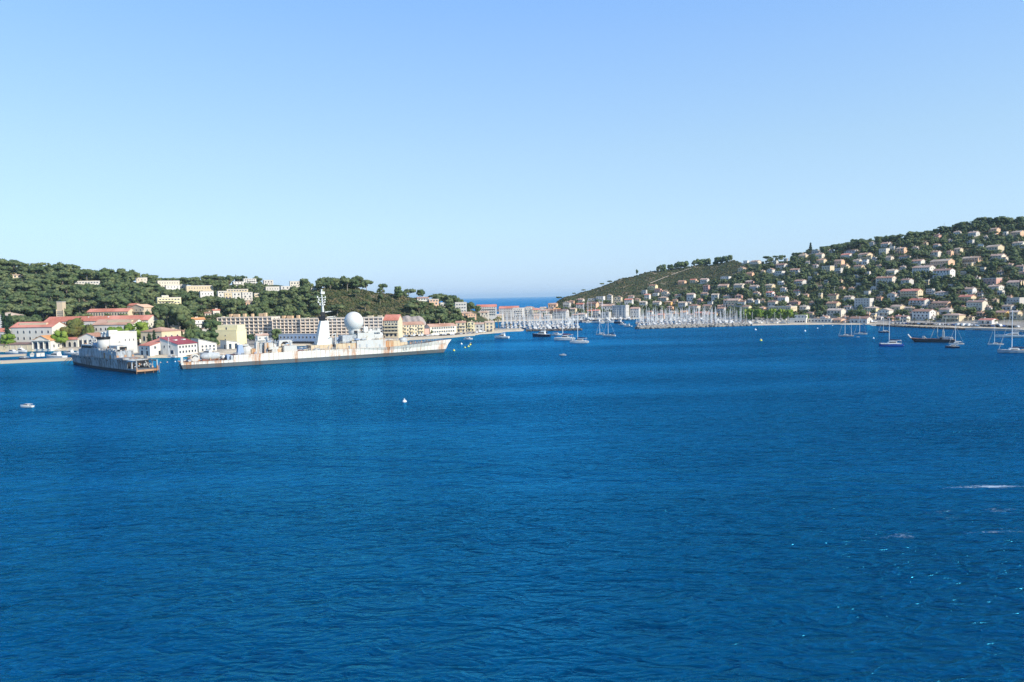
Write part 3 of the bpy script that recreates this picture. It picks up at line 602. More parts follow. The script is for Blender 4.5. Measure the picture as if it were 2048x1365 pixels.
# ------------------------------------------------------------------ hill flats and villas at left
LEFT = [ # x, base row, width, height, wall, roof, min distance, label
 (284,569,20,12,'w','f',780,'white flat roofed block on the skyline, leftmost of the hilltop blocks'),
 (337,573,44,12,'w','f',780,'long white flat block on the skyline behind the pine wood'),
 (346,583,28,11,'w','f',780,'white stepped block just below the long skyline block'),
 (368,577,13,7,'w','f',780,'small white cube between the skyline block and the long cream slab'),
 (400,586,52,13,'c','f',780,'long cream apartment slab across the wooded slope'),
 (414,598,27,14,'w','f',700,'white flats with shaded balconies below the long cream slab'),
 (445,598,19,14,'w','f',700,'white balconied flats in the middle of the hill apartment group'),
 (457,604,15,18,'c','f',690,'cream flats with two columns of windows in the hill apartment group'),
 (474,604,17,18,'w','f',690,'plain bright white block in the hill apartment group'),
 (475,589,42,9,'c','f',800,'cream terrace of flats behind the hill apartment group'),
 (495,601,22,15,'w','f',690,'white flats with grey balconies, right part of the hill apartment group'),
 (515,601,13,13,'c','f',690,'cream end block closing the hill apartment group on the right'),
 (477,573,22,8,'w','f',850,'small white villa on the skyline left of the balcony block'),
 (500,571,26,12,'w','f',850,'white balcony block on the skyline among umbrella pines'),
 (537,568,20,9,'w','f',850,'low white block on the skyline between two umbrella pines'),
 (590,579,20,15,'w','f',850,'five storey white tower block standing above the pines'),
 (545,587,30,12,'w','f',800,'stepped white villa group left of the five storey tower block'),
 (571,583,20,9,'w','f',820,'low white villa just left of the five storey tower block'),
 (627,578,12,5,'w','f',820,'low white roof showing between pines left of the mast'),
 (339,615,46,18,'y','f',690,'sandy yellow flat roofed block with a small tower above the wood'),
 (331,610,14,17,'y','f',700,'small square tower of the sandy yellow block'),
 (397,656,28,20,'w','o',560,'white stepped house with orange roof climbing the slope'),
 (416,633,14,8,'w','t',640,'small house with terracotta roof above the white stepped house'),
 (433,631,15,11,'w','R',640,'white cottage with red roof at the edge of the wood'),
 (352,672,18,20,'c','n',520,'cream house with steep side wall above the wine red roof'),
 (374,673,16,12,'c','t',520,'low cream house with pale terracotta roof above the boat houses'),
 (413,668,18,12,'g','G',540,'grey gabled house among bushes left of the yellow block'),
 (498,612,14,8,'p','t',660,'pink roofed house below the hill apartment group'),
 (868,610,21,10,'p','f',700,'peach terraced villa on the hill above the quay'),
 (846,602,26,7,'w','t',760,'low white villa on the hilltop left of the peach villa'),
 (886,613,12,6,'w','f',740,'small white villa right of the peach villa'),
 (922,625,24,19,'w','f',740,'stepped white apartment house on the point left of the sea gap'),
 (34,556,15,5,'c','n',720,'cream house half hidden high in the pine wood at far left'),
 (187,569,10,5,'w','f',720,'short white wall end of the clearing house in the pine wood'),
 (175,569,44,5,'w','f',740,'long low white house in a clearing of the pine wood'),
 (525,690,26,22,'w','t',560,'white house with terracotta roof behind the destroyer\'s radar directors'),
]
for s in LEFT: house(s[:6], s[6], -8 if s[0] > 300 else -3, s[7], 'buildings on the left hill', 'hill_house' if s[2] < 24 else 'hill_flats', 'house' if s[2] < 24 else 'apartment block')
# ------------------------------------------------------------------ town on the neck of land behind the marina
TOWN = [
 (922,665,20,22,'c','t',670,'tall cream quay house with terracotta roof, right of the long quay house'),
 (942,663,15,20,'y','G',680,'pale yellow gabled quay house among trees'),
 (959,663,18,17,'g','t',685,'shaded mauve grey quay house right of the yellow gable'),
 (979,663,18,20,'c','t',690,'cream quay house with terracotta roof beside the palms'),
 (944,639,18,13,'p','G',760,'peach gabled house below the stepped white apartments'),
 (934,633,20,8,'p','t',800,'low red roofed house left of the peach gable'),
 (969,635,18,12,'w','t',800,'white house with red roof right of the peach gable'),
 (974,637,40,23,'g','R',950,'large grey fronted block with orange red roof, left of the town'),
 (977,614,21,8,'p','t',1050,'upper block with terracotta roof standing against the sea'),
 (1018,634,41,21,'g','R',1000,'wide grey fronted block with red roof in the middle of town'),
 (1020,615,54,7,'p','d',1080,'long low mansard range against the sea horizon'),
 (1058,617,22,12,'p','h',1060,'house with high hipped terracotta roof, right end of the sea front range'),
 (1036,635,22,18,'w','f',1035,'modern block with grey windows behind the dense masts'),
 (1056,633,16,17,'w','f',1035,'blank bright white block behind the dense masts'),
 (1086,609,13,7,'c','t',1100,'small cream house among trees at the right of the sea gap'),
 (1086,626,12,10,'w','G',1060,'small white gable behind the masts left of the peach house'),
 (1105,619,20,12,'p','t',1070,'peach house with broad terracotta roof on the far shore'),
 (1103,623,12,9,'w','G',1060,'little white gable in front of the broad peach house'),
 (1133,619,16,15,'w','G',1070,'white house with tall front gable left of the channel yachts'),
 (1121,637,31,18,'g','d',1045,'long grey harbour building with slate coloured roof'),
 (1160,607,16,9,'w','t',1100,'white house with red roof, upper of two by the cypress'),
 (1160,621,18,14,'w','R',1060,'white three storey house with red roof behind a tall mast'),
 (1183,618,26,13,'p','d',1060,'brown roofed pink house above the channel yachts'),
 (1183,605,16,7,'w','f',1110,'low white villa in trees under the bare hill'),
 (1200,603,18,9,'w','f',1110,'white terraced villa in trees under the bare hill'),
 (1164,638,18,11,'w','t',1043,'white quay house with red roof, left of the channel yachts'),
 (1192,635,16,15,'g','R',1044,'quay house with bright red roof above the channel yachts'),
 (1211,638,20,11,'g','f',1044,'low dark grey quay shed left of the pale blue flats'),
 (1215,623,28,14,'w','t',1050,'long white house with red roof above the quay shed'),
 (1219,607,12,17,'w','G',1080,'narrow white gabled house left of the tall grey house'),
 (1235,612,18,19,'c','G',1070,'tall grey and cream gabled house behind the pale flats'),
 (1257,613,18,15,'w','R',1070,'white house with red roof right of the tall grey house'),
 (1239,637,34,24,'g','f',1044,'four storey grey shaded flats with a paler end wall on the marina quay'),  # the front's shade is put into the grey wall colour
 (1270,637,20,20,'w','t',1044,'balconied flats with pale roof, right neighbour of the four storey flats'),
 (1000,641,15,12,'c','t',1035,'cream house with terracotta roof left of the wide grey block'),
 (1071,629,14,12,'w','t',1040,'white house with terracotta roof right of the blank white block'),
 (1076,638,18,10,'p','t',1042,'low peach house behind the left marina masts'),
 (1096,638,15,9,'w','t',1042,'low white house beside the low peach house'),
 (1146,628,14,11,'c','t',1055,'cream house between the white gable and the red roofed pair'),
 (1150,638,13,9,'w','t',1042,'small white house left of the white quay house'),
 (1179,631,14,10,'c','R',1045,'cream house with red roof behind the channel yachts'),
 (1047,623,14,9,'c','t',1075,'cream house peeking over the blank white block'),
 (1200,613,12,8,'w','t',1090,'small white house with terracotta roof under the terraced villa'),
 (1262,600,12,8,'w','t',1100,'small white house with terracotta roof under the bare hill'),
 (1275,606,11,8,'c','t',1090,'small cream house right of the red roofed white house'),
 (1143,609,12,7,'p','t',1120,'little peach house left of the small cypress'),
 (1286,617,16,14,'w','n',1060,'white house with pale gable above the right marina masts'),
]
def town_turn(x): return 30 if x == 1239 else 0 if x < 1000 else (18 if x > 1100 else 8)
for s in TOWN: house(s[:6], s[6], town_turn(s[0]), s[7], 'town houses on the far shore', 'town_house' if s[2] < 30 else 'town_block', 'house' if s[2] < 30 else 'building')
for k in range(9): house((1006 + 13.5 * k, 631 - k * .2 + (k % 3), 14, 10 + 2 * (k % 3), 'wcpcwcwpc'[k], 'tRtntRtto'[k]), 1036, 8, f'pale town house, {ORD[k]} from the left in the row just behind the left marina', 'town row behind the left marina', 'town_house')
for k in range(10): house((1292 + 15 * k, 639.5 - k * .25 - (k % 2), 15, 10 + 2 * (k % 3), 'cwpwcwcpwc'[k], 'ttRntotRtt'[k]), 930, 18, f'pale harbour house, {ORD[k]} from the left in the row just behind the right marina', 'harbour row behind the right marina', 'harbour_house')
# ------------------------------------------------------------------ villas of the right hill
HILL = """1305,579,19,10,y,t 1288,589,12,8,g,f 1315,585,16,8,r,d 1329,594,16,12,w,G 1311,592,14,5,w,f 1294,600,14,12,w,R 1325,603,24,10,w,h 1356,598,17,9,y,t
1381,604,19,18,w,t 1408,594,16,9,g,t 1430,603,19,16,w,n 1453,598,18,8,w,h 1477,600,18,11,r,h 1455,610,21,12,w,t 1484,611,20,10,w,t 1514,612,10,13,w,G
1544,612,23,11,w,t 1539,594,18,11,w,R 1538,580,21,12,c,n 1507,580,22,10,g,t 1477,584,25,17,w,n 1498,569,18,8,r,t 1446,580,28,12,c,t 1412,584,15,14,r,d
1450,561,22,7,w,f 1408,566,19,9,w,t 1363,569,18,8,p,t 1386,566,15,8,c,R 1482,542,17,8,c,G 1499,553,17,8,p,t 1540,551,17,14,w,G 1558,552,20,9,w,f
1509,528,22,7,w,t 1491,523,12,5,w,f 1313,616,19,14,w,t 1336,613,17,11,o,h 1364,617,20,14,w,n 1387,626,25,18,w,h 1414,623,24,14,c,t 1442,622,19,12,p,t
1467,628,30,17,c,t 1492,620,19,9,y,t 1368,634,15,13,w,o 1442,633,19,11,g,t 1321,631,13,10,c,G 1416,638,30,13,c,t
1571,518,9,5,w,f 1604,503,16,8,y,G 1606,509,12,6,w,f 1630,502,18,6,g,f 1605,517,20,8,c,n 1638,516,19,9,w,t 1641,527,21,9,c,t 1561,538,26,11,w,t
1589,548,24,11,g,t 1676,533,22,14,p,t 1691,517,24,10,w,R 1727,517,29,11,c,t 1713,528,18,9,w,n 1730,529,13,9,w,f 1716,541,22,11,c,t 1688,538,16,9,c,t
1676,547,18,10,w,f 1653,544,25,11,c,f 1598,571,26,12,w,t 1566,586,14,12,w,h 1593,590,16,10,w,R 1702,506,25,7,g,d 1743,492,14,8,w,G 1770,495,22,10,w,t
1766,509,21,11,w,f 1784,501,13,7,w,f 1801,507,21,12,p,t 1748,524,11,8,g,f 1777,521,17,8,w,t 1807,519,24,8,g,d 1873,479,15,10,r,h 1872,497,14,9,g,t
1913,470,15,7,w,t 1945,472,22,9,w,t 1869,516,22,14,w,t 1898,512,14,10,p,t 1915,508,17,12,c,t 1833,531,29,12,w,t 1880,534,46,16,p,n 1843,550,44,19,w,t
1884,556,42,19,w,t 1769,570,40,18,w,t 1811,572,25,15,w,t 1781,549,27,10,w,n 1941,525,38,12,p,n 1936,532,24,5,c,f 1853,570,12,9,c,f 1819,599,44,21,c,R
1783,603,22,18,w,G 1748,582,13,8,g,f 1859,589,16,10,w,f 1880,596,27,14,w,h 1935,588,29,13,w,t 1931,602,33,12,c,R 1725,619,38,22,w,f 1742,626,34,14,y,h
1768,632,30,15,w,G 1792,621,29,11,c,t 1835,611,40,14,w,R 1880,619,38,17,p,t 1890,629,27,13,w,t 1843,640,45,22,w,t 1817,622,21,7,c,t 1903,644,43,18,c,h
1808,644,19,13,w,t 1796,640,12,9,w,R 1747,638,11,10,c,f 1950,621,39,21,w,t 1718,646,44,13,w,t 1669,633,38,16,w,t 1695,625,19,14,w,t 1664,618,29,15,c,t
1696,605,22,13,w,n 1665,599,25,11,c,d 1640,598,9,11,c,f 1607,625,21,14,w,n 1587,611,24,10,r,h 1564,607,23,15,w,t 1561,631,58,18,c,f 1523,623,16,9,p,t
1620,635,18,11,c,t 1646,641,16,9,w,G 1671,646,36,9,p,t 1960,633,17,9,p,t 1972,648,35,11,w,R 2002,638,28,17,Y,t 2028,638,24,17,c,t 2014,621,25,11,g,n
2028,612,36,16,w,f 1988,580,30,10,w,t 1980,568,36,11,r,f 2028,575,34,14,c,t 1986,468,22,12,p,t 2032,475,27,13,p,n 1985,506,34,16,c,n 2036,496,27,13,w,n
1992,522,31,14,w,t 2017,535,21,8,c,t 2040,543,22,13,w,t 2044,553,14,9,p,t 1940,489,14,8,w,f 2052,634,12,15,c,t
1345,632,14,10,c,t 1300,633,13,11,w,t 1396,640,16,9,w,t 1462,640,20,9,w,t 1340,622,14,9,p,t 1376,612,12,8,w,t 1399,606,12,8,r,t 1350,607,13,8,c,t 1420,612,12,8,w,f 1500,605,12,7,w,t
1525,606,10,7,c,t 1577,620,14,9,w,t 1512,592,14,8,w,t 1560,570,12,7,w,f 1620,560,10,6,w,f 1632,551,9,6,c,f 1652,566,9,5,w,f 1683,581,12,7,p,t 1703,582,13,7,c,t 1716,573,10,6,w,f 1733,591,14,8,w,f
1763,590,10,6,c,f 1758,602,14,8,p,t 1735,634,12,8,p,t 1758,641,14,8,w,t 1780,642,13,8,r,t 1862,640,12,9,g,t 1870,632,12,8,c,t 1925,621,12,8,r,t 1965,604,14,8,g,t 1975,620,12,8,w,t
1990,606,12,8,c,t 1940,641,14,8,c,t 2018,600,12,7,p,t 2000,590,14,8,w,f 1960,592,12,8,w,t 1850,618,14,8,w,t 1862,606,12,7,c,t 1800,589,10,7,w,f 1900,576,10,6,w,f 1955,561,10,7,w,t
1925,550,10,6,c,f 1805,539,12,7,w,t 1757,537,12,7,c,t 1735,551,11,7,w,f 1712,557,10,6,w,f 1630,536,12,7,g,t 1615,529,10,6,w,t 1550,528,11,6,w,f 1525,547,10,6,c,t 1660,506,12,6,w,t 1830,500,12,7,w,t
1850,491,10,6,c,t 1900,486,11,7,w,t 1960,496,11,7,w,f 1970,479,11,7,w,t 2010,471,10,6,w,f 2000,549,12,7,w,t 1965,543,11,7,w,f 1652,640,13,8,w,t 1632,643,12,7,c,t 1690,640,14,8,p,t 1822,633,13,9,w,t 1540,623,13,9,w,t
1508,632,12,9,c,t 1478,636,14,10,w,t 1552,600,11,7,r,t 1622,612,12,8,w,t 1640,578,11,7,c,t 1612,596,11,7,p,t 1680,566,10,6,c,t"""
HILL = [(lambda q: (float(q[0]), float(q[1]), float(q[2]), float(q[3]), q[4], q[5]))(t.split(',')) for t in HILL.split()]
def zone(x, y):
    t = 'hilltop row' if y < 500 else 'high slope' if y < 536 else 'middle slope' if y < 576 else 'lower slope' if y < 613 else 'shore row'
    xs = 'over the marina\'s left half' if x < 1372 else 'over the marina\'s right half' if x < 1475 else 'over the green beach trees' if x < 1580 else 'over the white beach club' if x < 1680 else 'over the bare beach' if x < 1770 else 'left of the landing craft' if x < 1860 else 'above the landing craft\'s stern' if x < 1945 else 'near the right edge'
    return t, xs
zz = {}
for s in HILL: zz.setdefault(zone(s[0], s[1]), []).append(s)
BIGN = {(1561., 631.): 'wide blue shaded flats with cream end wall behind the green beach trees', (1819., 599.): 'long cream flats with red roof and many chimneys on the lower right slope', (1725., 619.): 'three storey white flats with small windows above the yellow hipped house', (2002., 638.): 'bright yellow house on the shore road near the right edge'}
for (t, xs), lst in zz.items():
    lst.sort(key=lambda s: s[0])
    for k, s in enumerate(lst):
        nth = '' if len(lst) == 1 else (ORD[k] + ' from left, ')
        lb = BIGN.get((s[0], s[1])) or f"{WALLN[s[4]]} villa, {ROOFN[s[5]]}, {nth}{t} {xs}"
        big = (s[0], s[1]) in ((1561., 631.), (1819., 599.), (1725., 619.))
        # the bigger pale blocks turn their lit end wall to the right
        s = (s[0], s[1], s[2] * .93, s[3] * .93) + s[4:]
        house(s, 640 if s[0] > 1480 else 960, 33 if s[0] > 1480 else 26, lb, 'villas on the right hill', 'hill_flats' if big else 'villa', 'apartment block' if big else 'house')
# beach club and sheds on the right beach
def beach():
    p = G(1600, 646, 730); c, y, L = front(1579, 772, 1612, 764, 10, 1.6)
    o = building('beach_club', 'white two level beach club with four square windows on the sand', 'beach club', c, y, L, 10, 3.6, 'flat', 0, WHITE, WHITE, rows=[('F', 'dark', .3, 4, 1.6, 1.6, .3, .95)])
    MB().box(-L * .2, L * .5 - .003, -3.6, 5, 3.86, 7.4).build('upper_storey', WHITE, o)
    for k in range(4): put_win(o, 'plain', 'F', L, 7.25, -L * .14 + k * 3.4, 5.0, 1.4, 1.5)
    MB().box(-L * .22, L * .5 + .2, -3.9, 5.2, 7.4, 7.65).build('upper_roof', CONC, o)
    c, y, L = front(1615, 770, 1663, 752, 7, 1.6)
    building('beach_shed', 'long low white shed with grey doors right of the beach club', 'shed', c, y, L, 7, 3.4, 'flat', 0, WHITE, CONC, rows=[('F', 'plain', .8, 7, 1.8, 1.7, .02, .98)], parapet=.2)
beach()

# ------------------------------------------------------------------ vegetation
def leaf_mat(name, a, b, c):
    m, nt, bs = newmat(name); p = coords(nt, 'Position')
    k = mixc(nt, mapr(nt, noise(nt, 1.3, 4, p, .7), .34, .66), a, b)
    k = mixc(nt, mapr(nt, noise(nt, .085, 2, p), .42, .60, 0, .9), k, c)
    q = coords(nt, 'Position', (1, 1, .6), (0, 0, .7))
    k = mixc(nt, mapr(nt, noise(nt, .13, 2, q), .50, .62, 0, .85), k, tuple(x * y for x, y in zip(a, (.9, .95, 1.2))))
    nt.links.new(k, bs.inputs['Base Color']); bs.inputs['Roughness'].default_value = .85; bs.inputs['Specular IOR Level'].default_value = .12
    return m
PINEL = leaf_mat('pine_needles', (.042, .068, .028), (.106, .140, .056), (.140, .164, .072))
OAKL = leaf_mat('holm_oak_leaves', (.038, .068, .029), (.086, .126, .048), (.114, .152, .060))
CYPL = leaf_mat('cypress_leaves', (.014, .034, .016), (.030, .056, .024), (.034, .058, .026))
PLANEL = leaf_mat('plane_leaves', (.075, .135, .018), (.15, .23, .04), (.20, .26, .05))
BROWNL = leaf_mat('russet_leaves', (.07, .075, .022), (.15, .12, .04), (.10, .14, .04))
PALML = leaf_mat('palm_leaves', (.06, .075, .02), (.13, .13, .045), (.18, .15, .06))
BARK = paint('bark', (.17, .125, .09), .95); PBARK = paint('pale_bark', (.30, .25, .20), .95)
def ico(sub):
    t = (1 + 5 ** .5) / 2
    v = [Vector(p).normalized() for p in ((-1, t, 0), (1, t, 0), (-1, -t, 0), (1, -t, 0), (0, -1, t), (0, 1, t), (0, -1, -t), (0, 1, -t), (t, 0, -1), (t, 0, 1), (-t, 0, -1), (-t, 0, 1))]
    f = [(0, 11, 5), (0, 5, 1), (0, 1, 7), (0, 7, 10), (0, 10, 11), (1, 5, 9), (5, 11, 4), (11, 10, 2), (10, 7, 6), (7, 1, 8), (3, 9, 4), (3, 4, 2), (3, 2, 6), (3, 6, 8), (3, 8, 9), (4, 9, 5), (2, 4, 11), (6, 2, 10), (8, 6, 7), (9, 8, 1)]
    for _ in range(sub):
        c = {}; g = []
        def mid(a, b):
            k = (min(a, b), max(a, b))
            if k not in c: c[k] = len(v); v.append(((v[a] + v[b]) / 2).normalized())
            return c[k]
        for a, b, d in f:
            x, y, z = mid(a, b), mid(b, d), mid(d, a); g += [(a, x, z), (b, y, x), (d, z, y), (x, y, z)]
        f = g
    return np.array([tuple(p) for p in v]), np.array(f)
ICO = [ico(0), ico(1), ico(2)]
def lump(c, r, sub, rs, rough=.35):
    v, f = ICO[sub]; d = 1 + rough * (rs.random(len(v)) - .5) * 2
    return v * d[:, None] * np.array(r) + np.array(c), f
def tufts(centre, rad, n, size, rs):
    u = rs.normal(size=(n, 3)); u /= np.linalg.norm(u, axis=1)[:, None]
    p = np.array(centre) + u * np.array(rad) * (0.92 + .22 * rs.random((n, 1)))
    a = rs.normal(size=(n, 3)); a /= np.linalg.norm(a, axis=1)[:, None]; b = np.cross(a, u); b /= np.linalg.norm(b, axis=1)[:, None] + 1e-6
    s = size * (.6 + .8 * rs.random((n, 1)))
    V = np.stack([p - b * s * .5, p + b * s * .5, p + (u * .8 + a * .5) * s], 1).reshape(-1, 3)
    return V, np.arange(3 * n).reshape(-1, 3)
def crown(kind, rs, sub, dens=1.0):
    # unit tree: height 1
    Vs, Fs, n0 = [], [], 0
    def put(V, Fc):
        nonlocal n0
        Vs.append(V); Fs.append(Fc + n0); n0 += len(V)
    def blob(c, r, rough=.35):
        put(*lump(c, r, sub, rs, rough)); put(*tufts(c, r, int((30 if sub else 20) * dens), .38 * max(r), rs))
    if kind == 'umbrella':
        for k in range(int(12 * dens) + 2):
            a = rs.random() * 6.28; q = .34 * math.sqrt(rs.random()); blob((q * math.cos(a), q * math.sin(a), .76 + .10 * rs.random() - q * .25), (.145, .145, .115))
    elif kind == 'pine':
        for k in range(int(12 * dens) + 3):
            z = .38 + .52 * rs.random() ** .8; q = (.30 - .22 * max(0, z - .6) / .4) * (.35 + .65 * rs.random()); a = rs.random() * 6.28
            blob((q * math.cos(a), q * math.sin(a), z), (.13, .13, .125))
    elif kind == 'round':
        for k in range(int(13 * dens) + 3):
            z = .22 + .62 * rs.random(); q = .36 * math.sqrt(max(.05, 1 - ((z - .5) / .48) ** 2)) * (.45 + .55 * rs.random()); a = rs.random() * 6.28
            blob((q * math.cos(a), q * math.sin(a), z), (.165, .165, .15))
    elif kind == 'cypress':
        for k in range(int(7 * dens) + 3):
            z = .10 + .80 * k / (6 * dens + 3); r = .085 * (1 - .75 * max(0, z - .35) / .65)
            blob((.02 * rs.normal(), .02 * rs.normal(), z), (r, r, .12), .25)
    elif kind == 'araucaria':
        for k in range(9):
            z = .36 + .6 * k / 9; r = .17 * (1.05 - .75 * (k / 9)) * (1 if k % 2 else .72)
            blob((0, 0, z), (r, r, .045), .3)
    return np.concatenate(Vs), np.concatenate(Fs)
def trunk(kind, rs):
    b = MB(); top = {'umbrella': .74, 'pine': .7, 'round': .5, 'cypress': .3, 'araucaria': .92}[kind]; r = {'round': .035, 'cypress': .02, 'araucaria': .02}.get(kind, .026)
    bx, by = .04 * rs.normal(), .04 * rs.normal()
    b.tube((0, 0, -.12), (bx, by, top * .5), r, r * .75, 6); b.tube((bx, by, top * .5 - .01), (bx * 1.5, by * 1.5, top), r * .75, r * .35, 5)
    if kind in ('umbrella', 'pine', 'round'):
        for k in range(4):
            a = k * 1.6 + rs.random(); b.tube((bx * 1.1, by * 1.1, top * (.55 + .08 * k)), (bx + .2 * math.cos(a), by + .2 * math.sin(a), top * (.86 + .06 * k)), r * .5, r * .2, 4)
    return b
LEAF = {'umbrella': PINEL, 'pine': PINEL, 'round': OAKL, 'cypress': CYPL, 'araucaria': CYPL, 'plane': PLANEL, 'russet': BROWNL}
SHAPE = {'plane': 'round', 'russet': 'round'}
PROTO = {}
for kind in ('umbrella', 'pine', 'round', 'cypress', 'araucaria', 'plane', 'russet'):
    for v in range(4):
        rs = np.random.default_rng(hash(kind) % 1000 * 0 + 17 * v + len(kind)); sh = SHAPE.get(kind, kind)
        V, Fc = crown(sh, rs, 1, 1.15); PROTO[kind, v] = (np_mesh('crown_' + kind, V, Fc, [LEAF[kind]]), trunk(sh, rs).mesh('trunk_' + kind, [PBARK if kind in ('umbrella', 'pine') else BARK]))
LOW = {}
for kind in ('umbrella', 'pine', 'round', 'cypress'):
    for v in range(3):
        LOW[kind, v] = crown(kind, np.random.default_rng(90 + v), 0 if kind != 'cypress' else 0, .85)
TNAME = {'umbrella': 'umbrella_pine', 'pine': 'pine_tree', 'round': 'oak_tree', 'cypress': 'cypress', 'araucaria': 'norfolk_pine', 'plane': 'plane_tree', 'russet': 'russet_tree'}
def tree(kind, p, h, wf, label, group=None):
    v = random.randrange(4); cm, tm = PROTO[kind, v]
    t = thing(TNAME[kind], label, 'tree', p, random.random() * 6.28, group, (h * wf, h * wf, h))
    obj('crown', cm, t); obj('trunk', tm, t); return t

# --- trees one can point at: x, base row, height, crown width factor, kind, label, min distance
SOLO = [
 (8, 625, 0, 1.3, 'cypress', 'tall dark cypress at the left edge before the white villa', -612),
 (19, 630, 0, 1.3, 'cypress', 'second tall cypress beside the white villa at far left', -612),
 (14, 650, 0, 1.6, 'cypress', 'stout cypress against the left end of the hospital wing', -592),
 (39, 629, 0, 1.5, 'umbrella', 'low spreading pine between the villa and the hospital roof', -640),
 (17, 667, 0, 1.05, 'plane', 'bright green round tree at the hospital wing\'s left corner', -580),
 (117, 659, 0, .85, 'plane', 'bright green tree beside the portico at the hospital\'s right corner', -580),
 (142, 636, 0, 1.05, 'russet', 'large russet and green tree between the two hospital wings', -604),
 (175, 648, 0, .6, 'russet', 'small brownish tree at the left end of the skylight wing', -598),
 (159, 645, 0, .8, 'plane', 'green tree at the right side of the large russet tree', -606),
 (228, 652, 0, .75, 'plane', 'light green shrub tree above the white hall, left of two', -560),
 (243, 652, 0, .75, 'plane', 'light green shrub tree above the white hall, right of two', -562),
 (275, 642, 0, 1.1, 'plane', 'big light green tree in front of the right hospital gable', -585),
 (204, 634, 10, .9, 'cypress', 'small cypress left on the gallery building\'s front', 660),
 (233, 634, 15, .9, 'cypress', 'slim cypress right on the gallery building\'s front', 660),
 (298, 667, 0, 1.5, 'cypress', 'dark cypress before the arched hall, left of two', -540),
 (308, 663, 0, 1.4, 'cypress', 'dark cypress before the arched hall, right of two', -540),
 (338, 608, 0, 1.15, 'pine', 'tall spreading pine below the sandy yellow block', -640),
 (360, 612, 0, 1.1, 'pine', 'broad pine right below the sandy yellow block', -635),
 (552, 657, 0, .9, 'round', 'single dark tree left of the blue grey barge', -592),
 (489, 667, 0, .95, 'round', 'dark round tree in front of the flats, leftmost of three', -610),
 (502, 666, 0, .95, 'round', 'dark round tree in front of the flats, middle of three', -610),
 (515, 665, 0, .95, 'round', 'dark round tree in front of the flats, rightmost of three', -610),
 (863, 669, 9, 1.2, 'round', 'small bushy tree at the left end of the white quay house', 650),
 (926, 664, 10, 1.3, 'round', 'dark bushy tree in front of the tall cream quay house', 670),
 (386, 655, 0, 1.0, 'round', 'dark bushy tree left of the grey gabled house', -560),
 (403, 660, 0, 1.1, 'round', 'dark bushy tree in front of the grey gabled house', -552),
 (421, 662, 0, 1.1, 'round', 'dark bushy tree against the yellow block\'s left side', -552),
 (427, 640, 0, 1.0, 'round', 'dark tree filling the gap left of the flats', -622),
 (377, 632, 0, 1.0, 'pine', 'pine above the white stepped house', -640),
 (318, 640, 0, 1.0, 'pine', 'dark pine behind the hall with arched windows', -625),
 (332, 662, 0, .9, 'round', 'green tree right of the arched hall', -585),
 (2, 548, 32, .9, 'umbrella', 'big umbrella pine leaning in at the top left edge', 700),
 (839, 592, 12, 1.5, 'umbrella', 'wide umbrella pine on the ridge above the peach villa', 700),
 (863, 597, 11, 1.4, 'umbrella', 'umbrella pine on the skyline right of the wide one', 700),
 (894, 607, 14, 1.2, 'umbrella', 'umbrella pine standing over the sea edge left of the white stepped flats', 740),
 (912, 606, 10, 1.3, 'umbrella', 'umbrella pine behind the stepped white apartments', 760),
 (936, 616, 14, .8, 'pine', 'dark pine right of the stepped white apartments', 760),
 (944, 621, 17, 1.0, 'pine', 'bushy pine between the stepped white apartments and the sea', 760),
 (928, 612, 14, .9, 'round', 'dark tree on the point behind the white apartments', 800),
 (963, 622, 16, .9, 'round', 'dark tree at the left end of the orange red roof', 780),
 (956, 619, 14, 1.1, 'round', 'dark round tree against the sea right of the point', 780),
 (1621, 503, 25, .85, 'araucaria', 'tall tiered norfolk pine standing alone on the right skyline', 900),
 (1587, 503, 14, .8, 'cypress', 'thin pointed cypress on the skyline left of the norfolk pine', 900),
 (1274, 550, 12, .7, 'pine', 'lone upright tree on the bare ridge skyline', 1200),
 (1219, 569, 8, 1.5, 'umbrella', 'small umbrella tree on the bare ridge, lower of two close together', 1200),
 (1204, 573, 8, 1.4, 'umbrella', 'small umbrella tree on the bare ridge, left of the other small one', 1200),
 (1118, 595, 9, 1.6, 'umbrella', 'flat topped tree where the bare hill meets the sea', 1100),
 (1148, 588, 6, 1.4, 'umbrella', 'small flat tree low on the bare hill skyline', 1200),
 (1167, 582, 6, 1.6, 'umbrella', 'tiny flat tree halfway up the bare hill skyline', 1200),
 (1700, 506, 22, .75, 'umbrella', 'round crowned pine with visible trunk on the skyline, left of the gap', 900),
 (1721, 502, 25, .85, 'umbrella', 'larger round pine right of the skyline gap', 900),
 (1635, 634, 30, .9, 'cypress', 'dark cypress clump by the shore houses, tallest stem', 760),
 (1643, 630, 27, 1.1, 'cypress', 'dark cypress clump by the shore houses, right stem', 760),
 (1625, 631, 24, 1.2, 'cypress', 'dark cypress clump by the shore houses, left stem', 760),
 (1908, 617, 30, .95, 'cypress', 'tall dark cypress above the umbrella pine on the lower right slope', 690),
 (1928, 638, 26, 1.25, 'umbrella', 'broad green umbrella pine by the cream house with hipped brown roof', 660),
 (2040, 577, 18, .7, 'cypress', 'cypress pair at the right edge, left stem', 740),
 (2045, 577, 17, .7, 'cypress', 'cypress pair at the right edge, right stem', 740),
 (1155, 608, 13, .7, 'cypress', 'small dark cypress beside the white houses on the far shore', 1050),
 (1330, 632, 14, .8, 'cypress', 'slim cypress behind the right marina masts', 1000),
]
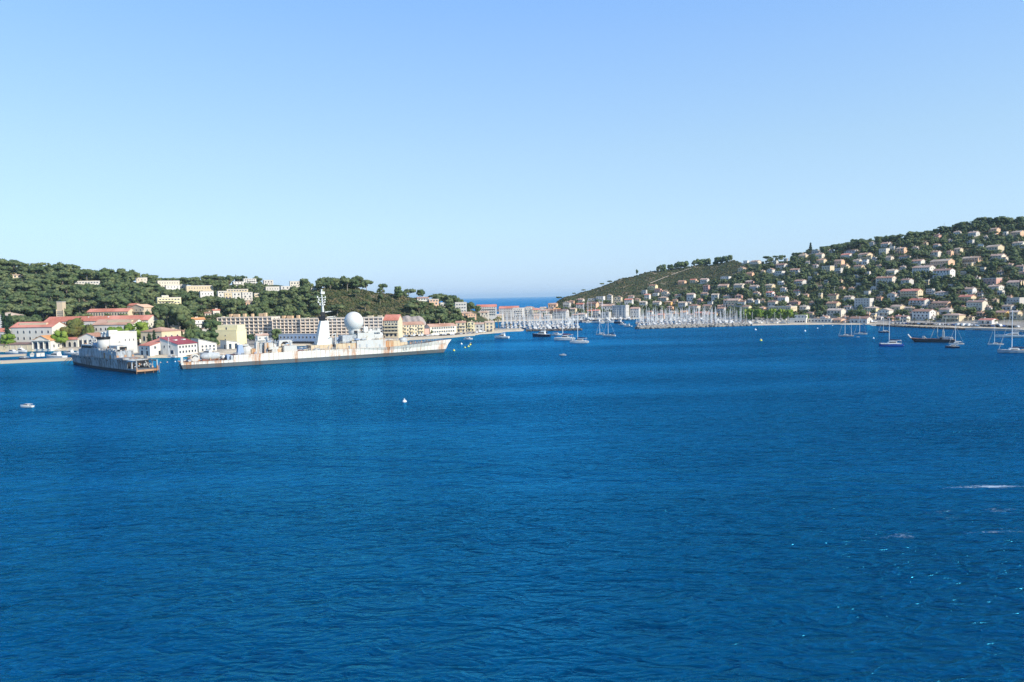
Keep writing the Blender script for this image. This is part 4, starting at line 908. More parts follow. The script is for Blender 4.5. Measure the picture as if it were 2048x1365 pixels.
for k, (x, h) in enumerate([(1318, 16), (1326, 20), (1342, 16), (1352, 17), (1362, 20), (1372, 19), (1388, 16), (1397, 19), (1407, 21), (1417, 20), (1437, 20), (1450, 20), (1460, 18), (1431, 14)]):
    yb = 545 - (x - 1300) * .163 + 2
    SOLO.append((x, yb, h * .85, .95 if k % 2 else 1.15, 'round' if k % 3 else 'pine', f'dark ridge pine, {ORD[sorted([1318,1326,1342,1352,1362,1372,1388,1397,1407,1417,1437,1450,1460,1431]).index(x)] if sorted([1318,1326,1342,1352,1362,1372,1388,1397,1407,1417,1437,1450,1460,1431]).index(x) < 12 else ("last but one" if x < 1460 else "last")} from the left along the crest of the bare hill', 1200))
for k in range(12):
    SOLO.append((1484 + k * 8.6, 641.5 - k * .1, 21 + (k * 7) % 5, .78, 'plane', f'bright green plane tree, {ORD[k]} from the left in the row behind the beach', 780))
for k, x in enumerate((1592, 1602, 1612)): SOLO.append((x, 640, 13, 1.0, 'plane', f'small light green tree, {ORD[k]} from the left behind the beach club roof', 775))
SB = []
for (x, yb, h, wf, kind, lb, ym) in SOLO:
    if ym < 0:
        t_ = atY(x, yb, -ym); p = Vector((t_.x, t_.y, float(HZ(t_.x, t_.y)))); hh = t_.z - p.z
    else: p = G(x, yb, ym); hh = h * p.y / F
    if lb.startswith('dark ridge'): p.z -= hh * .16
    tree(kind, p, hh, wf, lb, 'trees that stand apart'); SB.append((p.x, p.y, hh))

# --- the woods
def hidden_house(px, base, top, r, Y):
    for (x0, x1, y0, y1, yb) in HB:
        if Y < yb + 4 and px + r > x0 and px - r < x1 and top < y1 - .54 * (y1 - y0) and base > y0: return True
        if abs(px - (x0 + x1) / 2) < (x1 - x0) / 2 + r * .35 and y0 < base < y1 + 1.0 and abs(Y - yb) < 14: return True
    return False
CAND = []; DI2 = (-2, -1, 0, 1, 2); DI5 = range(-4, 5)
def scatter(n, u0, u1, Y0, Y1, spacing, kinds, hr, keep=lambda px, py, z, Y: True, zmin=4.0):
    cell = {}; out = []
    for _ in range(n):
        Y = math.sqrt(random.uniform(Y0 * Y0, Y1 * Y1)); X = random.uniform(u0, u1) * Y; z = float(HZ(X, Y))
        if z < zmin: continue
        px, py = proj((X, Y, z))
        sp = spacing(px, py) if callable(spacing) else spacing
        if sp is None or not keep(px, py, z, Y): continue
        ci, cj = int(X // 6), int(Y // 6)
        if any((X - a) ** 2 + (Y - b) ** 2 < sp * sp for di in (DI5 if sp > 12 else DI2) for dj in (DI5 if sp > 12 else DI2) for a, b in cell.get((ci + di, cj + dj), ())): continue
        k = random.choices([q[0] for q in kinds], [q[1] for q in kinds])[0]; h = random.uniform(*hr) * (1.12 if k == 'cypress' else .82 if k == 'round' else 1)
        m = F / Y
        if hidden_house(px, py, py - h * m, h * m * .3, Y): continue
        cell.setdefault((ci, cj), []).append((X, Y)); CAND.append((X, Y, z, h, k, px, py))
ux = lambda x: (x - 1024) / F
KL = [('pine', 5), ('umbrella', 4), ('round', 3), ('cypress', .2)]
def left_keep(px, py, z, Y):
    if px < 330 and py > 648: return False
    if Y > 905 and px < 300: return False
    return True
scatter(15000, ux(-60), ux(540), 640, 1010, 7.4, KL, (8.0, 14.5), left_keep)
scatter(5000, ux(300), ux(480), 560, 660, 8.0, [('round', 3), ('pine', 1), ('plane', .0)], (4.5, 9), lambda px, py, z, Y: py < 690, 2.4)
def mid_sp(px, py):   # open scrub slope of the middle hill: only a few trees
    return 24. if 645 < px < 872 and py > 584 + max(0, px - 760) * .11 and not (px > 820 and py > 616) else 6.8
scatter(7000, ux(525), ux(945), 668, 860, mid_sp, KL, (7.5, 14.0), left_keep)
def right_keep(px, py, z, Y):
    if px < 1480 and Y > 1195: return False
    if px < 1380 and py < 583: return random.random() < .05
    return True
scatter(34000, ux(1075), ux(2110), 640, 1130, 6.2, [('round', 4), ('pine', 4), ('umbrella', 2), ('cypress', .3)], (5.5, 12.0), right_keep)
scatter(6000, ux(1480), ux(2110), 960, 1180, 7.0, [('umbrella', 5), ('pine', 3), ('round', 2)], (8, 12), lambda px, py, z, Y: py < 540 - (px - 1480) * .17)
# which crowns show most: paint them nearest first on a coarse picture
CAND.sort(key=lambda t: t[1]); buf = np.zeros((700, 2200), bool); show = []
hb = sorted(HB, key=lambda q: q[4]); hi = 0
for i, (X, Y, z, h, k, px, py) in enumerate(CAND):
    while hi < len(hb) and hb[hi][4] < Y: 
        q = hb[hi]; buf[max(0, int(q[2])):max(0, int(q[3])), max(0, int(q[0]) + 60):max(0, int(q[1]) + 60)] = True; hi += 1
    m = h * F / Y; w = m * (.1 if k == 'cypress' else .36); s = (slice(max(0, int(py - m)), max(0, int(py - m * .3))), slice(max(0, int(px - w + 60)), max(0, int(px + w + 60))))
    vis = int((~buf[s]).sum()) if -30 < px < 2080 else 0; buf[s] = True; show.append(vis)
order = sorted(range(len(CAND)), key=lambda i: -show[i]); pick = set(order[:240])

def wood_label(k, px, py):
    kn = {'umbrella': 'flat topped umbrella pine', 'pine': 'irregular dark pine', 'round': 'rounded dark holm oak', 'cypress': 'narrow cypress'}[k]
    if px < 190: z = 'in the pine wood above the left hospital wing'
    elif px < 330: z = 'in the pine wood left of the sandy yellow block'
    elif px < 440: z = 'on the slope between the yellow block and the flats'
    elif px < 545: z = 'below the hilltop apartments behind the long flats'
    elif px < 660: z = 'in the dense wood behind the destroyer\'s tower'
    elif px < 800: z = 'on the crest behind the radar dome'
    elif px < 1000: z = 'on the slope above the quay houses'
    elif px < 1480: z = 'among the houses above the marina'
    elif px < 1700: z = 'among the villas above the beach'
    elif px < 1880: z = 'among the villas above the landing craft'
    else: z = 'among the villas near the right edge'
    if py < 510 + max(0, 1800 - px) * .05 and px > 1480: z = 'along the crest of the right hill'
    t = 'upper' if py < 585 - (px > 1480) * 40 else 'lower'
    return f'{kn}, {t} part, {z}', z
rest = []
for i in range(len(CAND)):
    X, Y, z, h, k, px, py = CAND[i]
    if i in pick:
        lb, gz = wood_label(k, px, py); tree(k, (X, Y, z), h, random.uniform(.9, 1.45), lb, 'trees ' + gz)
    else: rest.append(CAND[i])
def woodland(name, label, sel):
    Vs, Fs, n0 = [], [], 0; r = np.random.default_rng(5)
    for (X, Y, z, h, k, px, py) in sel:
        V, Fc = LOW[k, r.integers(3)]; a = r.random() * 6.28; ca, sa = math.cos(a), math.sin(a); w = h * (.9 + .55 * r.random())
        Q = np.empty_like(V); Q[:, 0] = X + w * (V[:, 0] * ca - V[:, 1] * sa); Q[:, 1] = Y + w * (V[:, 0] * sa + V[:, 1] * ca); Q[:, 2] = z + h * V[:, 2]
        Vs.append(Q); Fs.append(Fc + n0); n0 += len(V)
    o = obj(name, np_mesh(name, np.concatenate(Vs), np.concatenate(Fs), [PINEL])); o['kind'] = 'stuff'; o['label'] = label; o['category'] = 'woodland'
woodland('woodland', 'mass of further pines and oaks filling the left hills', [t for t in rest if t[5] < 1000])
woodland('woodland', 'mass of further trees between the villas on the right hill', [t for t in rest if t[5] >= 1000])
def scrub(name, label, n, region):
    r = np.random.default_rng(11); V0, F0 = ICO[0]; Vs, Fs, n0 = [], [], 0
    while len(Vs) < n:
        X, Y = region(r); z = float(HZ(X, Y))
        if z < 4: continue
        px, py = proj((X, Y, z))
        if any(x0 - 1 < px < x1 + 1 and y0 - 2 < py < y1 + 4 and Y < yb + 8 for (x0, x1, y0, y1, yb) in HB): continue
        s = r.uniform(.5, 1.25); V = V0 * (1 + .4 * (r.random((12, 1)) - .5)) * np.array([s * 1.3, s * 1.3, s]) + np.array([X, Y, z + s * .3])
        Vs.append(V); Fs.append(F0 + n0); n0 += 12
    m = leaf_mat(name + '_leaves', (.030, .042, .016), (.075, .085, .032), (.125, .10, .05))
    o = obj(name, np_mesh(name, np.concatenate(Vs), np.concatenate(Fs), [m])); o['kind'] = 'stuff'; o['label'] = label; o['category'] = 'scrub'
def reg(u0, u1, Y0, Y1): return lambda r: (lambda Y: (r.uniform(u0, u1) * Y, Y))(r.uniform(Y0, Y1))
scrub('scrub', 'low scrub covering the bare hill behind the marina', 5200, reg(ux(1115), ux(1500), 1100, 1370))
scrub('scrub', 'green brown maquis on the open slope above the radar dome', 3600, reg(ux(620), ux(950), 675, 800))
scrub('scrub', 'garden bushes scattered between the villas of the right hill', 5200, reg(ux(1290), ux(2090), 660, 1100))
scrub('scrub', 'undergrowth beneath the pines of the left hill', 2500, reg(ux(-20), ux(560), 640, 860))

# ------------------------------------------------------------------ rusting warships
def rust_mat(name, base, streak, amount, dark=None, panel=True):
    m, nt, b = newmat(name); o = _n(nt, 'ShaderNodeTexCoord').outputs['Object']
    def mp(s):
        n = _n(nt, 'ShaderNodeMapping'); n.inputs['Scale'].default_value = s; nt.links.new(o, n.inputs['Vector']); return n.outputs[0]
    st = noise(nt, 1, 5, mp((.75, .2, .05)), .75); blot = noise(nt, 1, 3, mp((.075, .1, .03)), .6); sp = noise(nt, 1, 6, mp((1.2, 1, 1.2)), .7)
    f = math_(nt, 'ADD', st, math_(nt, 'MULTIPLY', math_(nt, 'SUBTRACT', blot, .5), 1.25))
    f = math_(nt, 'ADD', f, math_(nt, 'MULTIPLY', math_(nt, 'SUBTRACT', sp, .5), .25))
    c = mixc(nt, mapr(nt, f, .60 - amount, .82 - amount), base, streak)
    c = mixc(nt, mapr(nt, noise(nt, 1, 4, mp((.3, .3, .12)), .7), .5, .8, 0, .55), c, tuple(x * y for x, y in zip(base, (.82, .76, .62))))
    if dark: c = mixc(nt, mapr(nt, noise(nt, 1, 5, mp((.5, .4, .10)), .8), .47, .62), c, dark)
    if panel:
        w = _n(nt, 'ShaderNodeTexWave'); w.bands_direction = 'X'; w.inputs['Scale'].default_value = .12; nt.links.new(mp((1, 0, 0)), w.inputs['Vector'])
        c = mixc(nt, mapr(nt, w.outputs['Fac'], .93, .99, 0, .42), c, tuple(x * .55 for x in streak))
    nt.links.new(c, b.inputs['Base Color']); b.inputs['Roughness'].default_value = .75; b.inputs['Specular IOR Level'].default_value = .2
    return m
NAVY = rust_mat('rust_streaked_white_paint', (.66, .63, .55), (.42, .17, .06), .055); BOOT = rust_mat('grey_boot_topping', (.10, .115, .12), (.10, .055, .035), .02, None, False)
SUPER = rust_mat('weathered_white_paint', (.50, .49, .45), (.36, .20, .09), .0, None, False); RUSTY = rust_mat('rusty_cream_paint', (.54, .43, .28), (.40, .17, .06), .06)
DECKR = paint('red_oxide_deck', (.27, .13, .095), .9, .25); DECKG = paint('grey_deck', (.17, .18, .18), .9, .25); BLACKM = paint('black_paint', (.014, .015, .018), .6)
GREYM = paint('ship_grey', (.42, .44, .44), .6, .2); RADOME = paint('radome_white', (.60, .585, .53), .45, .03, .2); DARKH = rust_mat('dark_rusted_hull', (.32, .36, .38), (.13, .055, .028), .13, (.05, .045, .04))
HULKS = rust_mat('hulk_paint', (.36, .39, .41), (.26, .13, .07), .02, (.17, .16, .15), False); RUSTO = rust_mat('orange_rust', (.40, .23, .13), (.20, .08, .035), .1, None, False)
ROPE = paint('mooring_rope', (.05, .05, .055), .9)
class Frame:
    # a ship's own frame: x forward from the stern, y to port, z up
    def __init__(s, origin, fwd):
        s.o = Vector(origin); s.f = Vector((fwd[0], fwd[1], 0)).normalized(); s.l = Vector((-s.f.y, s.f.x, 0)); s.yaw = math.atan2(s.f.y, s.f.x)
    def loc(s, px, py, y=0.):
        d = ray(px, py); c = Vector((0, 0, CAMZ)); t = ((s.o + s.l * y - c).dot(s.l)) / d.dot(s.l); p = c + d * t - s.o
        return p.dot(s.f), p.z
def hull(fr, st, root, mat, boot, deckm, zb=2.0):
    # st: (x, half beam deck, half beam waterline, deck height)
    up_, lo, dk = MB(), MB(), MB(); U = [[], []]; Lw = [[], []]
    for (x, hd, hw, zd, rake) in st:
        hb_ = hw + (hd - hw) * min(1, zb / zd); xb = x + rake * zb / zd
        for i, s in enumerate((-1, 1)):
            U[i].append([(x + rake, s * hd, zd), (x + rake * .55, s * (hw + (hd - hw) * .5), zb + (zd - zb) * .5), (xb, s * hb_, zb)]); Lw[i].append([(xb, s * hb_, zb), (x, s * hw, 0), (x - rake * .3, s * hw * .8, -2.5)])
    for i in (0, 1):
        up_.rings(U[i], cap=False, closed=False); lo.rings(Lw[i], cap=False, closed=False)
    for (rows_, mbx) in ((U, up_), (Lw, lo)):
        a, b = rows_[0][0], rows_[1][0]; n = len(a)
        for k in range(n - 1): mbx.add([a[k], a[k + 1], b[k + 1], b[k]], [(0, 1, 2, 3)])
        a, b = rows_[0][-1], rows_[1][-1]
        for k in range(n - 1): mbx.add([a[k], a[k + 1], b[k + 1], b[k]], [(3, 2, 1, 0)])
    for k in range(len(st) - 1):
        (x0, h0, _, z0, r0_), (x1, h1, _, z1, r1_) = st[k], st[k + 1]
        dk.add([(x0 + r0_, -h0 + .05, z0 - .12), (x1 + r1_, -h1 + .05, z1 - .12), (x1 + r1_, h1 - .05, z1 - .12), (x0 + r0_, h0 - .05, z0 - .12)], [(0, 1, 2, 3)])
    a = up_.build('hull', mat, root); lo.build('waterline_band', boot, root); dk.build('deck', deckm, root); return a
def clutter(root, x0, x1, y0, y1, z, n, mats, seed, big=1.0):
    r = np.random.default_rng(seed)
    for k in range(n):
        x, y, q = r.uniform(x0, x1), r.uniform(y0, y1), int(r.integers(6)); m = mats[int(r.integers(len(mats)))]; s = big * r.uniform(.6, 1.2); zz = z(x) if callable(z) else z
        if q == 0: MB().lathe([(.35 * s, 0), (.3 * s, 1.2 * s), (.6 * s, 1.5 * s), (.5 * s, 1.9 * s)], (x, y, zz), 8).build('vent_cowl', m, root)
        elif q == 1: MB().box(x - .8 * s, x + .8 * s, y - .5 * s, y + .5 * s, zz, zz + 1.1 * s).box(x - .9 * s, x + .9 * s, y - .6 * s, y + .6 * s, zz + 1.1 * s, zz + 1.2 * s).build('deck_locker', m, root)
        elif q == 2: MB().tube((x, y, zz), (x, y, zz + 2.2 * s), .12, .1, 5).tube((x, y, zz + 2.2 * s), (x + 1.2 * s, y, zz + 2.8 * s), .1, .08, 5).build('davit', m, root)
        elif q == 3: MB().tube((x - 1.3 * s, y, zz + .5), (x + 1.3 * s, y, zz + .5), .45 * s, .45 * s, 8).box(x - .9 * s, x - .6 * s, y - .4, y + .4, zz, zz + .4).box(x + .6 * s, x + .9 * s, y - .4, y + .4, zz, zz + .4).build('raft_canister', m, root)
        elif q == 4: MB().box(x - .5 * s, x + .5 * s, y - .5 * s, y + .5 * s, zz, zz + .5 * s).tube((x, y, zz), (x, y, zz + 2.6 * s), .09, .05, 5).tube((x - .7, y, zz + 2 * s), (x + .7, y, zz + 2 * s), .06, .06, 4).build('aerial_mount', m, root)
        else: MB().box(x - 1.2 * s, x + 1.2 * s, y - .12, y + .12, zz + .5, zz + .62).box(x - 1.2 * s, x + 1.2 * s, y - .1, y + .1, zz + 1.0, zz + 1.1).box(x - 1.15 * s, x - 1.05 * s, y - .1, y + .1, zz, zz + 1.1).box(x + 1.05 * s, x + 1.15 * s, y - .1, y + .1, zz, zz + 1.1).build('guard_rail', m, root)
def destroyer():
    s0 = W(368, 738.5); b0 = W(888, 705); d = (b0 - s0).normalized(); perp = Vector((-d.y, d.x, 0))
    fr = Frame(s0 + perp * 6.2, b0 - (s0 + perp * 6.2)); LL = (b0 - fr.o).dot(fr.f)
    root = thing('warship', 'long rust streaked white destroyer hulk with a big white radar dome', 'warship', fr.o, fr.yaw)
    def hx(px, y=-7.5): return fr.loc(px, 700, y)[0]
    def hz(px, py, y=-7.5): return fr.loc(px, py, y)[1]
    xs = hx(466); za = hz(430, 721.8); st = []
    top = [(467, 711), (512, 708), (576, 704), (640, 700.6), (704, 697.8), (768, 695.2), (800, 692), (850, 686.5)]
    for t in (0, .3, .65, 1.0): st.append((xs * t if t else -.2, 6.2 + 1.3 * min(1, t * 1.6), 5.9 + 1.2 * min(1, t * 1.5), za, -1.2 if t == 0 else 0))
    for (px, py) in top:
        x = hx(px); t = x / LL; hd = 7.6 if t < .62 else 7.6 * (1 - ((t - .62) / .46) ** 2.2); hw = 7.3 if t < .5 else 7.3 * max(.02, 1 - ((t - .5) / .5) ** 1.6)
        st.append((x + (.05 if px == 467 else 0), hd, hw, hz(px, py), 0 if t < .7 else 3.2 * (t - .7) / .3))
    zt = fr.loc(903, 679, 0)
    st.append((LL * .93, 2.9, 1.0, fr.loc(875, 682.5, -3)[1], 3.0)); st.append((LL - .1, .25, .06, zt[1], zt[0] - LL))
    hull(fr, st, root, NAVY, BOOT, DECKR, 2.1)
    zm = lambda px: float(np.interp(px, [t[0] for t in top], [hz(*t) for t in top]))
    def sbox(name, px0, pt, px1, pb, y0, y1, mat, tx=0, parent=None, bev=True):
        x0, _ = fr.loc(px0, pt, y0); x1, _ = fr.loc(px1, pt, y0); zt_ = fr.loc((px0 + px1) / 2, pt, y0)[1]; zb_ = fr.loc((px0 + px1) / 2, pb, y0)[1]
        return MB().box(x0, x1, y0, y1, zb_, zt_, 0, tx).build(name, mat, parent or root)
    def pt(px, py, y=0.): q = fr.loc(px, py, y); return (q[0], y, q[1])
    bulk = MB().box(xs - 1.2, xs - .05, -7.3, 7.3, za - .1, zm(467) - .15).build('step_bulkhead', GREYM, root)
    # after deck
    x, z = fr.loc(389.5, 716, -2)
    w = MB(); 
    for yy in (-3.2, -1.6): w.rings([[(x + 2.4 * math.cos(a), yy + dy, z + 2.0 * math.sin(a)) for a in [2 * math.pi * k / 14 for k in range(14)]] for dy in (0, .3)])
    dr = w.build('sonar_winch_drum', SUPER, root)
    for k in range(5):
        a = .5 + k * .6; MB().box(x + 1.3 * math.cos(a) - .3, x + 1.3 * math.cos(a) + .3, -3.25, -3.203, z + 1.1 * math.sin(a) - .3, z + 1.1 * math.sin(a) + .3).build('drum_hole_shade', BLACKM, dr)  # black squares paint the shade inside the drum's holes
    sbox('winch_frame', 376, 717, 392, 722.5, -3, 3, RUSTO, .4); sbox('winch_motor', 393, 716, 400, 722.5, -1, 3, RUSTO, .2); sbox('stern_post', 361, 714.5, 366, 726, -5.6, -4.8, SUPER)
    a, b = pt(400, 713, 0), pt(441, 711.5, 0); q = MB(); 
    q.rings([[(xx, r * math.cos(t), 1.9 + za + r * 1.0 * math.sin(t)) for t in [2 * math.pi * k / 12 for k in range(12)]] for xx, r in ((a[0], .6), (a[0] + 1.2, 1.7), (a[0] + 4, 2.1), (b[0] - 3, 2.1), (b[0] - .6, 1.3), (b[0], .3))])
    smooth(q.build('sonar_body', GREYM, root)); MB().box(a[0] + 1, b[0] - 1, -1.2, 1.2, za - .1, za + .6).build('cradle', DECKR, root)
    x, z = fr.loc(447, 716.5, -2); smooth(MB().lathe([(.05, 0), (.8, .25), (1.2, 1.0), (1.0, 1.8), (.4, 2.3), (.05, 2.4)], (x, -2, za), 12).build('mushroom_vent', RADOME, root))
    MB().tube(pt(428, 705, 2), pt(458, 711.5, 2), .5, .35, 8).build('boat_boom', SUPER, root)
    MB().box(*[pt(453, 716, -4)[0], pt(459, 716, -4)[0]], -6, -1, za, za + 2.6).build('deck_tank', BLUEGREY, root)
    # missile and gun deck
    x, z = fr.loc(481, 709, -3); zz_ = zm(481) - .12
    MB().box(x - 1.8, x + 1.8, -5, 0, zz_, zz_ + 5.2, 0, .7, .8).build('launcher_mount', BLUEGREY, root)  # blue shade on the mount is put into its colour
    for s in (-1.1, .4): MB().box(x - .5, x + 4.2, -3 + s, -2.4 + s, zz_ + 4.6, zz_ + 5.5).build('launcher_rail', SUPER, root)
    x, _ = fr.loc(494, 709, -3); MB().lathe([(3.2, 0), (3.3, 1.8), (2.9, 3.2), (1.6, 4.4), (.4, 4.8)], (x, -2, zz_), 14).build('gun_house', SUPER, root)
    MB().tube((x + 1.5, -2.6, zz_ + 3.2), (x + 6, -3.2, zz_ + 4.1), .22, .16).build('gun_barrel', GREYM, root)
    sbox('winch_house', 503, 698, 511, 709, -5.5, -1, RUSTY); sbox('director_pedestal', 511, 685.5, 519, 708, -4.5, 0, SUPER, .3)
    for k, pxx in enumerate((521, 525)): x, _ = fr.loc(pxx, 700, -3); MB().lathe([(.7, 0), (.55, .6), (.55, 5.4), (.9, 5.8)], (x, -3 + k * 2, zm(521) - .12), 8).build('vent_trunk', GREYM, root)
    def dish(px, py, y, r):
        x, z = fr.loc(px, py, y); q = MB(); rg = []
        for rr, dx in ((.15, .9), (r * .55, .55), (r, 0)): rg.append([(x - dx * .8 + .2, y - rr * math.cos(t) * .9, z + rr * math.sin(t)) for t in [2 * math.pi * k / 14 for k in range(14)]])
        q.rings(rg); q.tube((x - .3, y, z), (x + 1.6, y, z), .12); q.box(x - .6, x + .5, y - .6, y + .6, z - r - 1.8, z - r * .5); q.build('radar_director', RADOME, root)
    dish(513, 677, -3, 1.9); dish(533, 680, -2, 2.0); dish(550, 685, -1, 1.6)
    x, _ = fr.loc(513, 684, -3); MB().box(x - .6, x + .6, -3.6, -2.4, hz(513, 687, -3), hz(513, 678, -3)).build('director_column', GREYM, root)
    sbox('director_house', 528, 686, 547, 708, -3.5, 4, SUPER, .3); sbox('director_wing', 537, 694.5, 557, 699.5, -5.5, 3, SUPER); sbox('ready_locker', 543, 698.5, 556, 707.5, -6.6, -3.6, SUPER, .5)
    sbox('magazine_house', 551, 696, 570, 706, -4, 5, RUSTY); o = sbox('hangar_block', 557, 681, 585, 693, 0, 6, SUPER, .4)
    x0, x1 = fr.loc(562, 686, 0)[0], fr.loc(578, 686, 0)[0]; zb_ = hz(570, 692.5, 0); MB().prism([(x0, zb_), (x1, zb_), (x1, zb_ + 1.4), (x0 * .25 + x1 * .75, zb_ + 2.5), (x0 * .75 + x1 * .25, zb_ + 2.5), (x0, zb_ + 1.2)], -.12, -.003).build('hangar_opening_shade', BLACKM, o)  # black plate paints the shade inside the arch
    sbox('deck_house', 568, 692, 594, 705.5, -6, 5, SUPER, .1)
    # tower: mast and funnel in one
    sbox('tower_base', 622, 690.5, 665, 701, -5, 5, RUSTY)
    x0, x1 = fr.loc(634, 690, -3.4)[0], fr.loc(661, 690, -3.4)[0]; u0_, u1_ = fr.loc(642, 642, -1.8)[0], fr.loc(657, 642, -1.8)[0]; zb_, zt_ = hz(648, 691, -4), hz(648, 642, -2)
    MB().add([(x0, -3.4, zb_), (x1, -3.4, zb_), (x1, 3.4, zb_), (x0, 3.4, zb_), (u0_, -1.8, zt_), (u1_, -1.8, zt_), (u1_, 1.8, zt_), (u0_, 1.8, zt_)], [(3, 2, 1, 0), (4, 5, 6, 7), (0, 1, 5, 4), (1, 2, 6, 5), (2, 3, 7, 6), (3, 0, 4, 7)]).build('mast_tower', RADOME, root)
    sbox('tower_flare', 650, 676, 668, 691, -3, 3, SUPER, 1.2)
    cp = MB().add([(u0_ + .3, -2.0, zt_), (u1_ - 2.2, -2.0, zt_), (u1_ - 2.2, 2.0, zt_), (u0_ + .3, 2.0, zt_), (u0_ - .8, -2.6, zt_ + 2.6), (u1_ - 1.6, -2.6, zt_ + 2.6), (u1_ - 1.6, 2.6, zt_ + 2.6), (u0_ - .8, 2.6, zt_ + 2.6)], [(3, 2, 1, 0), (4, 5, 6, 7), (0, 1, 5, 4), (1, 2, 6, 5), (2, 3, 7, 6), (3, 0, 4, 7)])
    cp.box(u0_ + .6, u0_ + 2.8, -1, 1, zt_ + 2.6, zt_ + 5.0); cap_ = cp.build('funnel_cap', BLACKM, root)
    xm = fr.loc(645.5, 610)[0]; z1 = hz(645, 622, 0); z2 = hz(645, 583, 0)
    MB().tube((xm, 0, z1 - 1), (xm - .4, 0, z2 - 2), .75, .35, 8).build('pole_mast', RADOME, root)
    for (py, a_, b_) in ((596, -2.9, 1.6), (601, -2.2, 1.4), (606, -2.6, 1.2), (611, -1.6, 1.0)):
        z = hz(645, py, 0); MB().tube((xm + a_, 0, z), (xm + b_, 0, z), .14, .14, 5).tube((xm, -2.6, z + .2), (xm, 2.6, z + .2), .12, .12, 5).box(xm + a_ - .3, xm + a_ + .3, -.3, .3, z, z + 1.1).box(xm + b_ - .3, xm + b_ + .3, -.3, .3, z, z + .8).build('yard_arm', RADOME, root)
    MB().box(xm - 1.0, xm + 1.2, -.8, .8, z2 - 1.6, z2 - .2).box(xm - .7, xm - .1, -.5, .5, z2 - .2, z2 + 1.2).build('mast_radar', RADOME, root)
    for (p0, p1, y_) in ((650, 662, 624), (654, 671, 634), (660, 672, 637)):
        a, b = pt(p0, y_ + 1, 0), pt(p1, y_ - 1, 0); MB().tube(a, b, .35, .2, 6).tube((b[0], -1.6, b[2]), (b[0], 1.6, b[2]), .12).tube((b[0] - 1.2, -1.3, b[2]), (b[0] - 1.2, 1.3, b[2]), .12).build('antenna_arm', RADOME, root)
    a, b = pt(671, 699, -5), pt(671, 667, -5); MB().tube(a, b, .45, .35, 8).tube(b, pt(662, 673, -5), .3, .2, 6).build('crane_post', SUPER, root)
    for pxx in (616, 625, 634, 618, 629): x, z = fr.loc(pxx, 699, 3); MB().box(x - .7, x + .7, 2, 3.4, zm(pxx) - .12, zm(pxx) + 1.4 + (pxx % 3)).build('deck_locker', GREYM, root)
    sbox('container', 673, 675.5, 684.5, 688, 1, 5, BLUEGREY)
    sbox('after_house', 672, 687.5, 713.2, 698.6, -6, 6, RUSTY); sbox('dome_house', 685, 671, 714, 688, -3.5, 4.5, GREYM)
    x, z = fr.loc(707.5, 643.5, 0); r = 18.9 * (fr.o + fr.f * x).y / F
    prof = [(.02, -r * .98)] + [(r * math.cos(t), r * 1.04 * math.sin(t)) for t in [math.radians(-55 + k * 145 / 15) for k in range(15)]] + [(.02, r * 1.04)]
    pr = [(r * .52, -r * 1.5), (r * .60, -r * 1.05)] + prof[1:]
    dm = smooth(MB().lathe(pr, (x, 0, z), 36).build('radar_dome', RADOME, root))
    MB().box(x - .9, x + .9, -r * .66, -r * .5, z - r * 1.25, z - r * .95).build('dome_hatch', BLACKM, dm); MB().lathe([(r * .75, -r * 1.7), (r * .75, -r * 1.45), (r * .6, -r * 1.4)], (x, 0, z), 20).build('dome_ring', GREYM, root)
    # bridge
    sbox('bridge_block', 713.5, 680.5, 771, 697.5, -6.6, 6.6, SUPER); sbox('bridge_upper', 714.5, 666, 749, 681, -5, 5, SUPER, .3); sbox('wheelhouse', 735, 661.5, 762, 673, -4, 4, SUPER, .4); sbox('bridge_front', 748, 671, 768, 681, -4.6, 4.6, SUPER, .5)
    wz = hz(750, 667, -4); x0, x1 = fr.loc(738, 667, -4)[0], fr.loc(760, 667, -4)[0]
    for k in range(7): MB().box(x0 + (x1 - x0) * k / 7, x0 + (x1 - x0) * (k + .72) / 7, -4.1, -3.603, wz - .5, wz + .5).build('bridge_window', PANE, root)
    for pxx in (729, 733): x, _ = fr.loc(pxx, 660, -3); MB().lathe([(.5, 0), (.5, .8), (.85, 1.2), (.85, 3.6), (.4, 4.4)], (x, -3, hz(pxx, 668, -3)), 10).build('antenna_post', RADOME, root)
    for k, pxx in enumerate((741, 748, 755)): x, z = fr.loc(pxx, 662, 0); MB().box(x - .9, x + .9, -1, 1, z - .8, z + 1.2 - .3 * k).tube((x, 0, z + 1), (x, 0, z + 3.4 - k * .5), .1).build('bridge_aerial', RADOME, root)
    x, z = fr.loc(762, 674, -3); MB().lathe([(1.3, 0), (1.5, 1.2), (1.2, 2.2), (.3, 2.8)], (x, -2, z), 12).build('fire_director', RADOME, root)
    for pxx in (720, 734, 760): x, z = fr.loc(pxx, 692, -6.7); MB().box(x - .45, x + .45, -6.72, -6.603, z - 1, z + 1).build('door', GREYM, root)
    sbox('gun_deck', 768, 682, 800, 694.5, -5.5, 5.5, RUSTY, .1); sbox('low_house', 782, 685.5, 815, 693.5, -4.5, 4.5, RUSTY)
    x, _ = fr.loc(806, 690, 0); MB().lathe([(2.6, 0), (2.6, 1.6), (2.0, 2.8), (.6, 3.2)], (x, 0, hz(800, 690, -7) + .9), 14).build('gun_turret', GREYM, root); MB().tube((x + 1.6, 0, hz(800, 690, -7) + 2.9), (x + 7, 0, hz(800, 690, -7) + 3.9), .22, .15).build('gun_barrel', GREYM, root)
    dz = lambda x: float(np.interp(x, [s[0] for s in st], [s[3] for s in st])); db = lambda x: float(np.interp(x, [s[0] for s in st], [s[1] for s in st]))
    fx0, fx1 = fr.loc(820, 688, -5)[0], LL - 3
    fd = MB(); 
